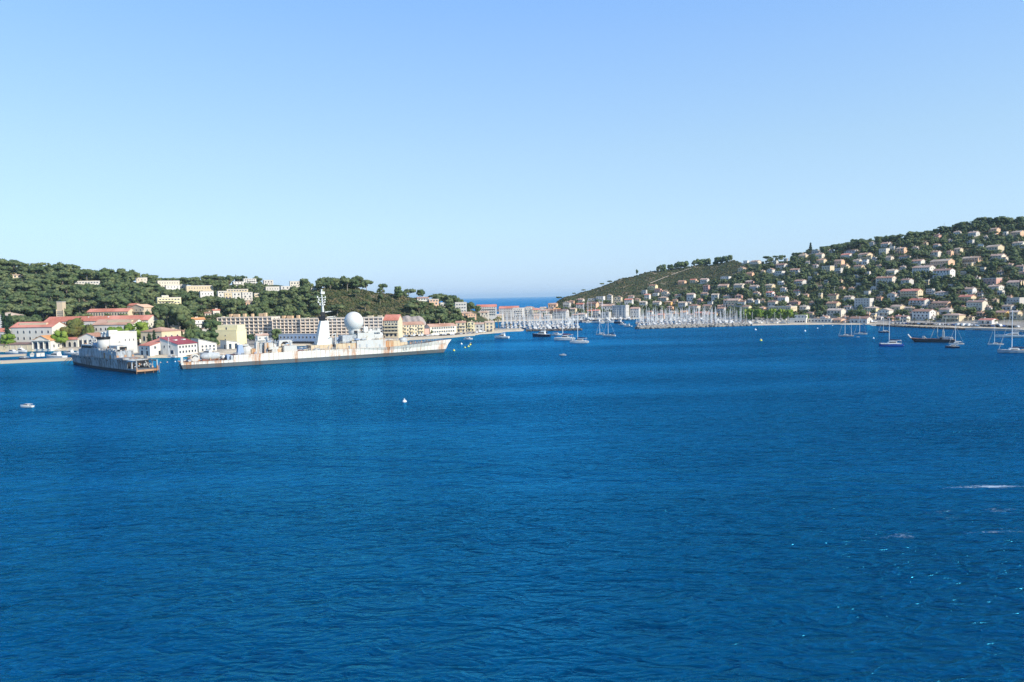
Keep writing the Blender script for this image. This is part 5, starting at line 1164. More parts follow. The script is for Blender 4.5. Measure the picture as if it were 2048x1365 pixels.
    for k in range(8):
        xa, xb = fx0 - 4 + (fx1 - fx0 + 4) * k / 8, fx0 - 4 + (fx1 - fx0 + 4) * (k + 1) / 8; ha, hb_ = db(xa) - .6, db(xb) - .6
        fd.add([(xa, -ha, dz(xa) - .05), (xb, -hb_, dz(xb) - .05), (xb, hb_, dz(xb) - .05), (xa, ha, dz(xa) - .05)], [(0, 1, 2, 3)])
    fd.build('foredeck', DECKG, root)
    for k, (t, yy, s) in enumerate(((.08, -1.5, .9), (.2, 1.2, 1.1), (.34, -1.0, .8), (.46, .8, .7), (.6, -.5, .9), (.74, .4, .6), (.3, 2.2, .6), (.52, -1.8, .5))):
        x = fx0 + (fx1 - fx0) * t; MB().lathe([(s * .8, 0), (s * .6, s * .5), (s * .9, s * 1.1), (s * .3, s * 1.3)], (x, yy, dz(x)), 8).build('capstan' if k % 2 else 'bollard', DECKG if k % 3 else RUSTO, root)
    def rail(name, x0, x1, side, n):
        q = MB(); xs_ = [x0 + (x1 - x0) * k / n for k in range(n + 1)]
        P = [(x, side * (db(x) - .15), dz(x)) for x in xs_]
        for p in P: q.tube(p, (p[0], p[1], p[2] + 1.15), .05, .05, 4)
        for a, b in zip(P, P[1:]):
            for h in (.6, 1.12): q.tube((a[0], a[1], a[2] + h), (b[0], b[1], b[2] + h), .035, .035, 3)
        q.build('railing', GREYM, root)
    for sd in (-1, 1): rail('railing', fx0 - 4, LL - 1, sd, 16); rail('railing', hx(600), hx(712), sd, 26)
    CM = [GREYM, SUPER, SUPER, RUSTY, BLUEGREY]
    clutter(root, hx(470), hx(600), -6.6, -3.5, lambda x: dz(x) - .1, 20, CM, 1); clutter(root, hx(600), hx(712), -7, -5.6, lambda x: dz(x) - .1, 16, CM, 2); clutter(root, hx(372), hx(462), -6.4, 5, za - .1, 22, CM + [RUSTO], 3)
    clutter(root, fr.loc(530, 686, -3.5)[0], fr.loc(546, 686, -3.5)[0], -3, 3, hz(537, 686, -3.5), 6, CM, 4); clutter(root, fr.loc(569, 692, -6)[0], fr.loc(593, 692, -6)[0], -5.5, 0, hz(581, 692, -6), 7, CM, 5); clutter(root, fr.loc(715, 680, -6.6)[0], fr.loc(735, 680, -6.6)[0], -6.3, -5.3, hz(725, 680.5, -6.6), 6, CM, 6)
    clutter(root, fr.loc(750, 681, -6.6)[0], fr.loc(770, 681, -6.6)[0], -6.3, -4.9, hz(760, 680.5, -6.6), 7, CM, 7); clutter(root, fr.loc(716, 666, -5)[0], fr.loc(734, 666, -5)[0], -4.5, 3, hz(725, 666, -5), 8, CM, 8, 1.3); clutter(root, fr.loc(674, 688, -6)[0], fr.loc(711, 688, -6)[0], -5.7, -3.8, hz(692, 687.5, -6), 9, CM, 9); clutter(root, fr.loc(770, 682, -5.5)[0], fr.loc(798, 682, -5.5)[0], -5, 3, hz(784, 682, -5.5), 8, CM, 10)
    clutter(root, fr.loc(738, 662, -4)[0], fr.loc(760, 662, -4)[0], -3, 3, hz(749, 661.5, -4), 8, [RADOME, SUPER, GREYM], 11)
    # ghost of a painted-out pennant number on the bow
    for (p0, q0, p1, q1) in ((808.5, 695, 808.5, 701), (808.5, 701, 812, 700.6), (814.5, 694.5, 814.5, 700.4), (814.5, 700.4, 817.5, 700), (824.5, 693.5, 821, 699.6)):
        x0, z0 = fr.loc(p0, q0, -6.6); x1, z1 = fr.loc(p1, q1, -6.6)
        def yy(x, z): 
            t = x / LL; hd = db(x); hw = float(np.interp(x, [s[0] for s in st], [s[2] for s in st])); zd = dz(x); return -(hw + (hd - hw) * z / zd) - .05
        n = 4; pts = [(x0 + (x1 - x0) * k / n, z0 + (z1 - z0) * k / n) for k in range(n + 1)]; q = MB()
        for (xa, za_), (xb, zb2) in zip(pts, pts[1:]): q.tube((xa, yy(xa, za_), za_), (xb, yy(xb, zb2), zb2), .13, .13, 5)
        q.build('pennant_stroke', paint('faded_grey', (.40, .36, .32)), root)
    # moorings
    tag(MB().tube(W(357, 733.5, .1), Vector(fr.o) + fr.f * 1 + fr.l * -5 + Vector((0, 0, za)), .16, .16, 5).build('mooring_rope', ROPE), 'dark mooring rope at the destroyer\'s stern', 'rope')
    e = Vector(fr.o) + fr.f * (LL - 2) + Vector((0, 0, zt[1] * .55))
    tag(MB().tube(W(907, 700.5, .4), e, .10, .10, 5).build('mooring_rope', ROPE), 'mooring rope from the destroyer\'s bow to its buoy', 'rope')
destroyer()

def hulk():
    A = W(275, 748.5); B = W(313, 744.5); bw = W(147, 728)
    mid = (A + B) / 2; fr = Frame(mid, bw - mid); LL = (bw - mid).dot(fr.f)
    root = thing('warship', 'derelict grey escort ship, rust stained, its cluttered open stern toward the viewer', 'warship', fr.o, fr.yaw)
    hz = lambda px, py, y=5.2: fr.loc(px, py, y)[1]; hx = lambda px, y=5.2: fr.loc(px, 715, y)[0]
    tops = [(276, 722.8), (245, 720.5), (200, 717), (175, 713.5)]; st = []
    for k, (px, py) in enumerate(tops):
        x = max(0, hx(px)); t = x / LL; st.append((x if k else 0, 5.3 if t < .55 else 5.3 * (1 - ((t - .55) / .55) ** 2.4), 4.9 if t < .45 else 4.9 * (1 - ((t - .45) / .56) ** 1.8), hz(px, py), 0))
    zb = fr.loc(142.5, 709.5, 0); st.append((LL * .86, 2.9, 1.7, fr.loc(158, 711.5, 2.9)[1], 1.4)); st.append((LL - .1, .3, .06, zb[1], zb[0] - LL))
    zs = st[0][3]
    st_low = (0, 5.2, 4.8, 2.2, -.6)
    xq = LL * .10; stl = [st_low, (xq, 5.3, 4.9, 2.2, 0), (xq + .05,) + st[1][1:3] + (hz(262, 721.8), 0)] + [s for s in st[1:] if s[0] > xq + 1]
    hull(fr, stl, root, DARKH, BLACKM, DECKG, 1.4)
    dz = lambda x: float(np.interp(x, [s[0] for s in stl], [s[3] for s in stl])); db = lambda x: float(np.interp(x, [s[0] for s in stl], [s[1] for s in stl]))
    zq = hz(262, 721.8)
    # open stern frame with clutter
    fm = MB(); 
    for yy in (-5.2, 4.7): fm.box(-.5, .2, yy, yy + .5, 2.0, zq).box(xq * .5, xq * .5 + .4, yy, yy + .5, 2.0, zq)
    fm.box(-.2, xq, 4.9, 5.2, zq - .7, zq).box(-.2, xq, -5.2, -4.9, zq - .7, zq).box(xq - .5, xq + .2, -5.1, 5.1, zq - .5, zq + .2); fm.build('stern_frame', HULKS, root)
    MB().box(-.9, -.1, -5.3, 5.3, 1.0, 1.9).box(-.9, -.3, -5.3, -4.6, 1.9, 3.4).box(-.9, -.3, 4.8, 5.3, 1.9, 2.8).build('transom_sill', RUSTO, root)
    MB().box(xq - .4, xq - .1, -5, 5, 2.2, zq - .5).build('stern_bulkhead', BLACKM, root)
    rs = np.random.default_rng(4)
    for k in range(46):
        x, y, s = rs.uniform(.2, xq - .8), rs.uniform(-4.4, 4.4), rs.uniform(.35, .85); z0 = 2.1 + rs.uniform(0, 1.6)
        m = [GREYM, SUPER, RUSTO, BLACKM, HULKS][rs.integers(5)]
        if k % 3: MB().lathe([(s * .5, 0), (s * .7, s * .5), (s * .5, s * 1.2), (s * .15, s * 1.5)], (x, y, z0), 7).build('scrap_piece', m, root)
        else: MB().tube((x, y, z0), (x + rs.uniform(-1.5, 1.5), y + rs.uniform(-1.5, 1.5), z0 + rs.uniform(.6, 2.6)), .13, .13, 5).build('scrap_pipe', m, root)
    for yy in (-5.5, -2.6, 1.5, 5.4): MB().tube((-1.2, yy, 4.4 if abs(yy) > 5 else 1.5), (-1.3, yy, -.4), .1, .1, 5).build('hanging_chain', RUSTO, root)
    def ab(name, px0, px1, py, y0, y1, mat, pb=None, tx=0, ty=0):
        # px0: near after corner, px1: near forward corner, on plane y1
        x0, x1 = fr.loc(px0, py, y1)[0], fr.loc(px1, py, y1)[0]; zt = fr.loc((px0 + px1) / 2, py, y1)[1]; zb_ = dz((x0 + x1) / 2) - .12 if pb is None else fr.loc((px0 + px1) / 2, pb, y1)[1]
        return MB().box(x0, x1, y0, y1, zb_, zt, 0, tx, ty).build(name, mat, root), (x0, x1, zb_, zt)
    o, (x0, x1, z0, z1) = ab('after_deckhouse', 232, 197, 702.5, -4.3, 4.3, HULKS)
    for k in range(14): yy = -4.2 + k * .64; MB().tube((x0 + .1, yy, z1), (x0 + .1, yy, z1 + 1.0), .08, .08, 4).build('stanchion', HULKS, root)
    for k in range(5): MB().box(x0 + 2 + k * 2.6, x0 + 3.6 + k * 2.6, 2.8, 4.1, z1, z1 + 1.0 + .25 * (k % 3)).build('raft_canister', SUPER if k % 2 else HULKS, root)
    o2, (a0, a1, b0, b1) = ab('upper_house', 234, 218, 692, -3.4, 2.4, SUPER, 702.5); MB().box(a0 - .06, a0 - .003, -2.4, 1.2, b0 + .5, b1 - .6).build('open_door_shade', BLACKM, o2)  # black plate paints the dark interior of the doorway
    ab('boat_deck', 246, 232.2, 716.5, -4.4, 4.4, HULKS); 
    for k in range(9): MB().tube((xq + .6 + k * .55, -4.9, zq), (xq + .6 + k * .55, -4.9, zq + 1.5), .09, .09, 4).build('stanchion', HULKS, root)
    MB().box(xq + .4, xq + 6, -5.0, -4.85, zq + .5, zq + .65).box(xq + .4, xq + 6, -5.0, -4.85, zq + 1.3, zq + 1.45).build('deck_rail', HULKS, root)
    HM = [HULKS, GREYM, SUPER, RUSTO, BLACKM]
    clutter(root, x0 + 1, x1 - 1, 2.4, 4.1, z1, 16, HM, 21); clutter(root, x0 + 1, x1 - 1, -4.6, 1.5, z1, 10, HM, 22); clutter(root, LL * .58, LL * .97, -1.5, 2.0, lambda x: dz(x) - .1, 16, HM, 23)
    for k in range(11):
        xx = x0 + 1.2 + k * (x1 - x0 - 2.4) / 11; MB().box(xx, xx + .8 + .5 * (k % 2), 4.303, 4.6, z0 + .2, z0 + 2.0 + .9 * (k % 3)).build('wall_locker', HM[k % 4], root)
    for k in range(5): MB().box(x0 - .25, x0 - .003, -4.4 + k * 1.9, -3.4 + k * 1.9, z0 + .3 + .4 * (k % 2), z0 + 2.1).build('door' if k % 2 else 'vent_panel', [RUSTO, GREYM][k % 2], root)
    x, z = fr.loc(207.5, 690, 0); zf0, zf1 = z1 - .5, fr.loc(207.5, 674, 0)[1]
    smooth(MB().lathe([(3.0, zf0 - z), (3.0, zf1 - 1.2 - z)], (x, 0, z), 20, 0, 1.25, 1.0).build('funnel', SUPER, root)); MB().lathe([(3.25, zf1 - 1.3 - z), (3.35, zf1 - z), (2.8, zf1 - z), (2.7, zf1 - .9 - z)], (x, 0, z), 20, 0, 1.25, 1.0).build('funnel_rim', BLACKM, root)
    for s in (-1, 1): MB().tube((x + s * 1.2, .4 * s, zf1 - 1), (x + s * 1.2, .4 * s, zf1 + 2), .5, .5, 8).tube((x + s * 1.2, .4 * s, zf1 + 1.8), (x + s * 1.2 - 1.3, .4 * s, zf1 + 2.2), .5, .4, 8).build('exhaust_pipe', GREYM, root)
    ab('midship_house', 197, 185, 697, -3.9, 3.9, HULKS); ab('mast_house', 194, 186, 686.5, -2.5, 2.8, BLUEGREY, 705)
    ab('bridge_block', 186, 157, 699, -3.7, 3.7, HULKS); _, (p0, p1, q0, q1) = ab('wheelhouse', 184, 161, 691.5, -3.2, 3.2, HULKS, 699.5, .3, .3)
    for k in range(6): MB().box(p0 + 1 + k * (p1 - p0 - 2) / 6, p0 + 1 + (k + .7) * (p1 - p0 - 2) / 6, 3.0, 3.26, q0 + .9, q0 + 1.9).build('bridge_window', BLACKM, root)
    clutter(root, p0 + 1, p1 - 1, -3, 3.4, q1, 12, HM, 24, 1.2); clutter(root, fr.loc(186, 699, 4.4)[0], fr.loc(176, 699, 4.4)[0], 2, 4.2, fr.loc(178, 699, 4.4)[1], 8, HM, 25)
    ab('bridge_roof', 183, 163, 689.8, -4.2, 4.2, SUPER, 691.4)
    xm = (p0 + p1) / 2 - 1; zt = fr.loc(175, 675, 0)[1]
    lm = MB(); 
    for (dx, dy) in ((-1.5, -1.2), (-1.5, 1.2), (1.5, 0)): lm.tube((xm + dx, dy, q1), (xm + dx * .25, dy * .25, zt), .2, .12, 5)
    lm.tube((xm - 2.6, 0, zt - 1.6), (xm + 2.4, 0, zt - 1.6), .14).tube((xm, -2.4, zt - .8), (xm, 2.4, zt - .8), .14).box(xm - 1.3, xm + 1.3, -.4, .4, zt - .3, zt + .8).build('lattice_mast', HULKS, root)
    for k in range(7): s = .5 + .2 * (k % 3); MB().box(xm - 4.5 + k * 1.5, xm - 4.5 + k * 1.5 + s, -2 + .6 * (k % 4), -1.2 + .6 * (k % 4), q1 + .3, q1 + 1.3 + s).build('bridge_aerial', SUPER if k % 2 else GREYM, root)
    x, _ = fr.loc(158, 705, 0); MB().lathe([(1.8, 0), (1.8, 1.2), (1.2, 2.1), (.3, 2.4)], (x, 0, dz(x)), 12).build('gun_mount', HULKS, root); MB().tube((x + 1, 0, dz(x) + 1.6), (x + 5.5, 0, dz(x) + 2.4), .18, .12).build('gun_barrel', GREYM, root)
    q = MB(); xs_ = [LL * (.62 + .38 * k / 14) for k in range(15)]; P = [(x_, db(x_) - .1, dz(x_)) for x_ in xs_]
    for p in P: q.tube(p, (p[0], p[1], p[2] + 1.1), .05, .05, 4)
    for a, b in zip(P, P[1:]): q.tube((a[0], a[1], a[2] + 1.1), (b[0], b[1], b[2] + 1.1), .04, .04, 3)
    q.build('railing', HULKS, root)
    for k in range(9): x_ = LL * (.18 + .085 * k); MB().box(x_ - .35, x_ + .35, db(x_) - .3, db(x_) + .02, dz(x_) - 1.2, dz(x_) - .5).build('scupper_fender', BLACKM, root)
    for k, (p, q_, lb) in enumerate(((122, 727.5, 'leftmost'), (128, 727.5, 'middle'), (137, 727.5, 'rightmost'))):
        e = Vector(fr.o) + fr.f * (LL + 1 - 2.2 * k) + fr.l * .4 + Vector((0, 0, zb[1] - .6)); tag(MB().tube(W(p, q_ + 1, .1), e, .14, .14, 5).build('mooring_rope', ROPE), f'{lb} of three mooring ropes hanging from the derelict ship\'s bow', 'rope', 'bow ropes')
hulk()

def landing_craft():
    a, b = W(1833, 684.5), W(1913, 685.5); fr = Frame(b + Vector((.3, 3, 0)), a - b); LL = (a - b).length
    root = thing('landing_craft', 'old landing craft with black rusted hull, raised bow ramp and white bridge', 'landing craft', fr.o, fr.yaw)
    z1 = fr.loc(1870, 678.5, 3.2)[1]; zb = fr.loc(1832, 676.5, 3.2)[1]
    st = [(0, 3.1, 2.8, z1 * .8, -.4), (LL * .1, 3.3, 3.1, z1 * .85, 0), (LL * .5, 3.3, 3.2, z1, 0), (LL * .88, 3.2, 3.0, z1 * 1.05, .4), (LL - .1, 2.6, 1.7, zb, 2.6)]
    hull(fr, st, root, rust_mat('black_rusted_paint', (.045, .045, .05), (.12, .05, .03), .05, None, False), BLACKM, DECKR, .5)
    x = LL + 2.4; MB().add([(x - .4, -2.3, zb - .6), (x - .4, 2.3, zb - .6), (x + 1.6, 2.0, zb + 2.1), (x + 1.6, -2.0, zb + 2.1), (x - .8, -2.3, zb - .4), (x - .8, 2.3, zb - .4), (x + 1.2, 2.0, zb + 2.2), (x + 1.2, -2.0, zb + 2.2)], [(0, 1, 2, 3), (7, 6, 5, 4), (0, 3, 7, 4), (1, 5, 6, 2), (3, 2, 6, 7), (0, 4, 5, 1)]).build('bow_ramp', SUPER, root)
    P = lambda px, py, y=0.: (fr.loc(px, py, y)[0], y, fr.loc(px, py, y)[1])
    def bx(name, p0, py, p1, pb, y0, y1, m):
        x0, x1 = sorted((fr.loc(p0, py, y1)[0], fr.loc(p1, py, y1)[0])); return MB().box(x0, x1, y0, y1, fr.loc(p0, pb, y1)[1], fr.loc(p0, py, y1)[1], 0, .1).build(name, m, root)
    bx('excavator_body', 1844, 673, 1849, 679, -1, 1.4, GREYM); MB().tube(P(1848, 673), P(1854, 678.5), .35, .25).build('excavator_arm', GREYM, root)
    MB().tube(P(1861, 678), P(1869, 657), .2, .12).build('derrick_boom', SUPER, root); MB().tube(P(1875, 675), P(1875, 655), .28, .18).tube(P(1875, 673), P(1878, 676), .4, .4).build('crane_mast', SUPER, root)
    bx('bridge_tower', 1884, 663.5, 1889, 677, -1.2, 1.4, SUPER); bx('bridge_cabin', 1884.5, 660.5, 1888, 664, -.8, 1, SUPER); MB().tube(P(1887, 661), P(1887.5, 655), .12, .08).build('signal_mast', SUPER, root)
    bx('engine_casing', 1880, 675, 1897, 683, -2.2, 2.4, HULKS); bx('ramp_wheel', 1879, 675.5, 1884, 681, 2.3, 2.9, BLACKM); bx('stern_house', 1899, 675.5, 1906, 682, -2, 2.2, SUPER); bx('stern_locker', 1906, 681, 1911, 683.5, -2, 2, RUSTO)
    for k in range(4): bx('life_raft', 1890 + k * 2.4, 674 - (k % 2), 1891.6 + k * 2.4, 675.4, -1, 1, HULKS)
landing_craft()

# ------------------------------------------------------------------ piers, breakwaters, quays
ROCK = stucco('breakwater_rock', (.30, .28, .25), .3); ROCKD = stucco('dark_shore_rock', (.12, .105, .09), .3); STONE = stucco('pier_stone', (.44, .37, .29))
def strip(name, pts, width, z, mat, side=1, skirt=3.0):
    # a walkway of given width behind a line of picture points on the water
    P = [W(*p) for p in pts]; b = MB(); O = []
    for k, p in enumerate(P):
        d = (P[min(k + 1, len(P) - 1)] - P[max(k - 1, 0)]).normalized(); O.append(p + Vector((-d.y, d.x, 0)) * width * side)
    for k in range(len(P) - 1):
        a, c, e, g = P[k], P[k + 1], O[k + 1], O[k]
        vs = [(q.x, q.y, zz) for zz in (-skirt, z) for q in (a, c, e, g)]
        b.add(vs, [(4, 5, 6, 7), (0, 1, 5, 4), (2, 3, 7, 6), (1, 2, 6, 5), (3, 0, 4, 7)])
    o = struct(name, b, mat); return o
strip('stone_pier', [(-160, 733), (-60, 730), (0, 728.3), (70, 725), (148, 721.5)], 6.5, 1.7, STONE)
strip('inner_mole', [(-120, 718), (0, 715), (52, 712.5)], 9, 1.3, STONE)
strip('timber_landing', [(272, 714.5), (330, 714.2), (392, 713.2)], 6, .9, TIMBER)
strip('quay_wall', [(770, 684), (860, 678.7), (905, 675.8), (930, 673.3), (950, 672)], 5, 1.9, STONE)
strip('quay_wall', [(1930, 660.5), (1970, 661), (2010, 662.5), (2048, 665), (2110, 669)], 5, 1.7, CONC)
def rocks(name, label, cat, pts, n, width, h, mat, size=(.7, 1.7)):
    P = [W(*p) for p in pts]; r = np.random.default_rng(len(label)); V0, F0 = ICO[0]; Vs, Fs, n0 = [], [], 0
    seg = [(b - a).length for a, b in zip(P, P[1:])]; tot = sum(seg)
    for _ in range(n):
        t = r.random() * tot; k = 0
        while t > seg[k] and k < len(seg) - 1: t -= seg[k]; k += 1
        p = P[k].lerp(P[k + 1], t / seg[k]); d = (P[k + 1] - P[k]).normalized(); q = r.uniform(-1, 1); p = p + Vector((-d.y, d.x, 0)) * (q * width / 2 + width / 2)
        s = r.uniform(*size); V = V0 * (1 + .5 * (r.random((12, 1)) - .5)) * np.array([s, s * r.uniform(.7, 1), s * .8]) + np.array([p.x, p.y, h * (1 - q * q) + r.uniform(-.3, .3)])
        Vs.append(V); Fs.append(F0 + n0); n0 += 12
    root = thing(name, label, cat, P[0]); o = obj('rock_armour', np_mesh('rock_armour', np.concatenate(Vs) - np.array(P[0]), np.concatenate(Fs), [mat]), root); o['kind'] = 'stuff'
    core = MB()
    for a, b in zip(P, P[1:]):
        d = (b - a).normalized(); nn = Vector((-d.y, d.x, 0)) * width; vs = [(q.x - P[0].x, q.y - P[0].y, zz) for zz in (-3, h * .8) for q in ((a, b, b + nn, a + nn) if zz < 0 else (a + nn * .3, b + nn * .3, b + nn * .7, a + nn * .7))]
        core.add(vs, [(4, 5, 6, 7), (0, 1, 5, 4), (2, 3, 7, 6), (1, 2, 6, 5), (3, 0, 4, 7)])
    core.build('mound_core', mat, root)
rocks('rock_breakwater', 'pale rubble breakwater in front of the right marina', 'breakwater', [(1276, 658.5), (1330, 657), (1400, 655), (1460, 653.3), (1502, 652)], 900, 7, 2.4, ROCK)
rocks('rock_breakwater', 'low dark breakwater in front of the left marina', 'breakwater', [(1052, 663), (1100, 662.2), (1164, 661)], 420, 4, 1.2, ROCKD, (.5, 1.1))
rocks('shore_rocks', 'dark boulders along the waterline right of the beach', 'rocks', [(1752, 652.4), (1800, 654.5), (1860, 657.5), (1920, 660), (1960, 661)], 700, 4, .7, ROCKD, (.5, 1.2))
# bare rock face above the quay house
def rockface():
    r = np.random.default_rng(3); P = [atY(x, y, Yd) for x, y, Yd in ((797, 650, 672), (806, 634, 682), (822, 631, 686), (838, 635, 688), (852, 648, 684))]
    b = MB(); n = 26; m = 7; top = [(797 + 55 * i / n, float(np.interp(797 + 55 * i / n, [797, 806, 815, 822, 838, 846, 852], [644, 633, 631, 634, 632, 636, 646]))) for i in range(n + 1)]
    vs = []
    for j in range(m + 1):
        for (x, y) in top:
            p = atY(x, y + (662 - y) * (1 - j / m), 676 + 12 * j / m + 1.3 * math.sin(x * .5 + j * 1.1) * (.3 + .7 * r.random())); vs.append((p.x, p.y, p.z))
    fs = [(j * (n + 1) + i, j * (n + 1) + i + 1, (j + 1) * (n + 1) + i + 1, (j + 1) * (n + 1) + i) for j in range(m) for i in range(n)]
    b.add(vs, fs); back = [(v[0], v[1] + 9, v[2] - 3) for v in vs[-(n + 1):]]; o = len(b.v); b.v += back
    b.f += [(m * (n + 1) + i, m * (n + 1) + i + 1, o + i + 1, o + i) for i in range(n)]; b.m += [0] * n
    smooth(struct('rock_face', b, stucco('grey_cliff', (.38, .33, .30), .35)))
rockface()
# pale track climbing the bare hill
def track():
    b = MB(); pts = [(1300, 568), (1318, 561), (1336, 553.5), (1354, 547), (1370, 541.5), (1383, 537.5)]; P = []
    for k in range(41):
        x = np.interp(k / 40 * 5, range(6), [p[0] for p in pts]); y = np.interp(k / 40 * 5, range(6), [p[1] for p in pts]); P.append(G(float(x), float(y), 1120))
    for a, c in zip(P, P[1:]):
        b.add([(a.x, a.y - 1.1, a.z + .5), (c.x, c.y - 1.1, c.z + .5), (c.x, c.y + 1.5, c.z + 1.3), (a.x, a.y + 1.5, a.z + 1.3)], [(0, 1, 2, 3)])
    struct('hill_track', b, stucco('dry_track', (.46, .38, .28)))
track()

# ------------------------------------------------------------------ boats
HW = paint('white_gelcoat', (.60, .59, .56), .35, .06); HNAVY = paint('navy_gelcoat', (.02, .03, .06), .3); HBLUE = paint('blue_gelcoat', (.02, .08, .32), .3, .05); HGREY = paint('grey_gelcoat', (.32, .36, .40), .4)
COVB = paint('navy_canvas', (.02, .03, .07), .9); COVW = paint('white_canvas', (.66, .64, .58), .9); COVR = paint('maroon_canvas', (.12, .03, .05), .9); ALU = paint('mast_aluminium', (.72, .72, .70), .4, .05); TEAK = paint('teak_deck', (.36, .25, .15), .8)
DGLASS = glassy('boat_glass', (.012, .015, .02))
def boat_hull(L, B, fb, mb=None, y0=0, sheer=.25, transom=.78, mi=0):
    mb = mb or MB(); rg = []
    for t, w in ((0, transom), (.2, .95), (.45, 1), (.7, .80), (.88, .42), (1, .03)):
        x = -L / 2 + L * t; h = B / 2 * w; z = fb * (1 + sheer * t * t); k = 1 + .06 * t
        rg.append([(x * k, y0 - h, z), (x * k * .98, y0 - h * .82, fb * .15), (x * .96, y0 - h * .45, -.35), (x * .96, y0 + h * .45, -.35), (x * k * .98, y0 + h * .82, fb * .15), (x * k, y0 + h, z)])
    return mb.rings(rg, mi)
def sail_proto(L=11, hullm=HW, cover=COVB, mast=None, bimini=False, two=False, stay=True):
    mast = mast or L * 1.48; r = bpy.data.objects.new('sailing_yacht', None); COL.objects.link(r); B = L * .3; fb = L * .095
    boat_hull(L, B, fb).build('hull', hullm, r)
    MB().add([(-L * .47, -B * .36, fb * 1.03), (L * .1, -B * .47, fb * 1.08), (L * .38, -B * .22, fb * 1.2), (L * .49, 0, fb * 1.27), (L * .38, B * .22, fb * 1.2), (L * .1, B * .47, fb * 1.08), (-L * .47, B * .36, fb * 1.03)], [(0, 1, 2, 3, 4, 5, 6)]).build('deck', COVW if hullm != HW else TEAK, r)
    c = MB().box(-L * .16, L * .2, -B * .26, B * .26, fb, fb * 1.75, 0, L * .05, B * .05); co = c.build('cabin', HW, r)
    for s in (-1, 1): MB().box(-L * .08, L * .12, s * B * .262 - .02, s * B * .262 + .02, fb * 1.25, fb * 1.5).build('cabin_window', DGLASS, co)
    MB().box(-L * .42, -L * .2, -B * .25, B * .25, fb * 1.04, fb * 1.3, 0, .1, .1).build('cockpit', TEAK, r)
    xm = L * .08
    m = MB().tube((xm, 0, fb), (xm, 0, mast), .19, .12, 6)
    for q in (.42, .68): m.tube((xm, -B * .28, mast * q), (xm, B * .28, mast * q), .05, .05, 4)
    mo = m.build('mast', ALU, r)
    MB().tube((xm - .2, 0, fb + 1.3), (xm - L * .40, 0, fb + 1.2), .30, .22, 7).build('boom_cover', cover, r)
    if stay: MB().tube((L * .48, 0, fb * 1.2), (xm, 0, mast * .97), .07, .05, 4).build('furled_jib', COVW, r); MB().tube((-L * .47, 0, fb), (xm, 0, mast), .025, .025, 3).build('backstay', ALU, r)
    if bimini: MB().box(-L * .34, -L * .14, -B * .34, B * .34, fb + 1.9, fb + 2.05).tube((-L * .3, -B * .3, fb), (-L * .3, -B * .3, fb + 1.9), .04).tube((-L * .3, B * .3, fb), (-L * .3, B * .3, fb + 1.9), .04).build('bimini', cover, r)
    if two:
        MB().tube((-L * .33, 0, fb), (-L * .33, 0, mast * .72), .13, .08, 6).build('mizzen_mast', ALU, r)
    return r
def motor_proto(L=9, hullm=HW, fly=False, fbk=.12):
    r = bpy.data.objects.new('motor_boat', None); COL.objects.link(r); B = L * (.34 if fbk > .1 else .24); fb = L * fbk
    boat_hull(L, B, fb, sheer=.45, transom=.9).build('hull', hullm, r)
    MB().add([(-L * .48, -B * .42, fb * 1.02), (L * .1, -B * .46, fb * 1.14), (L * .36, -B * .22, fb * 1.3), (L * .47, 0, fb * 1.42), (L * .36, B * .22, fb * 1.3), (L * .1, B * .46, fb * 1.14), (-L * .48, B * .42, fb * 1.02)], [(0, 1, 2, 3, 4, 5, 6)]).build('deck', HW, r)
    c = MB().prism([(-L * .22, fb), (L * .26, fb * 1.1), (L * .10, fb * 2.1), (-L * .18, fb * 2.1)], -B * .34, B * .34).build('cabin', HW, r)
    MB().prism([(-L * .17, fb * 1.45), (L * .19, fb * 1.5), (L * .105, fb * 1.98), (-L * .165, fb * 1.98)], -B * .345, B * .345).build('cabin_glass', DGLASS, c)
    if fly: MB().prism([(-L * .2, fb * 2.1), (L * .04, fb * 2.1), (0, fb * 2.7), (-L * .2, fb * 2.6)], -B * .3, B * .3).build('flybridge', HW, r); MB().box(-L * .22, L * .02, -B * .32, B * .32, fb * 3.3, fb * 3.4).tube((-L * .2, 0, fb * 2.5), (-L * .2, 0, fb * 3.35), .08).build('hardtop', HW, r); MB().tube((-L * .1, 0, fb * 3.3), (-L * .14, 0, fb * 4.2), .08).build('radar_arch', HW, r)
    else: MB().box(-L * .4, -L * .2, -B * .32, B * .32, fb * 1.95, fb * 2.02).tube((-L * .38, -B * .3, fb), (-L * .38, -B * .3, fb * 2), .03).tube((-L * .38, B * .3, fb), (-L * .38, B * .3, fb * 2), .03).build('canopy', COVW, r)
    return r
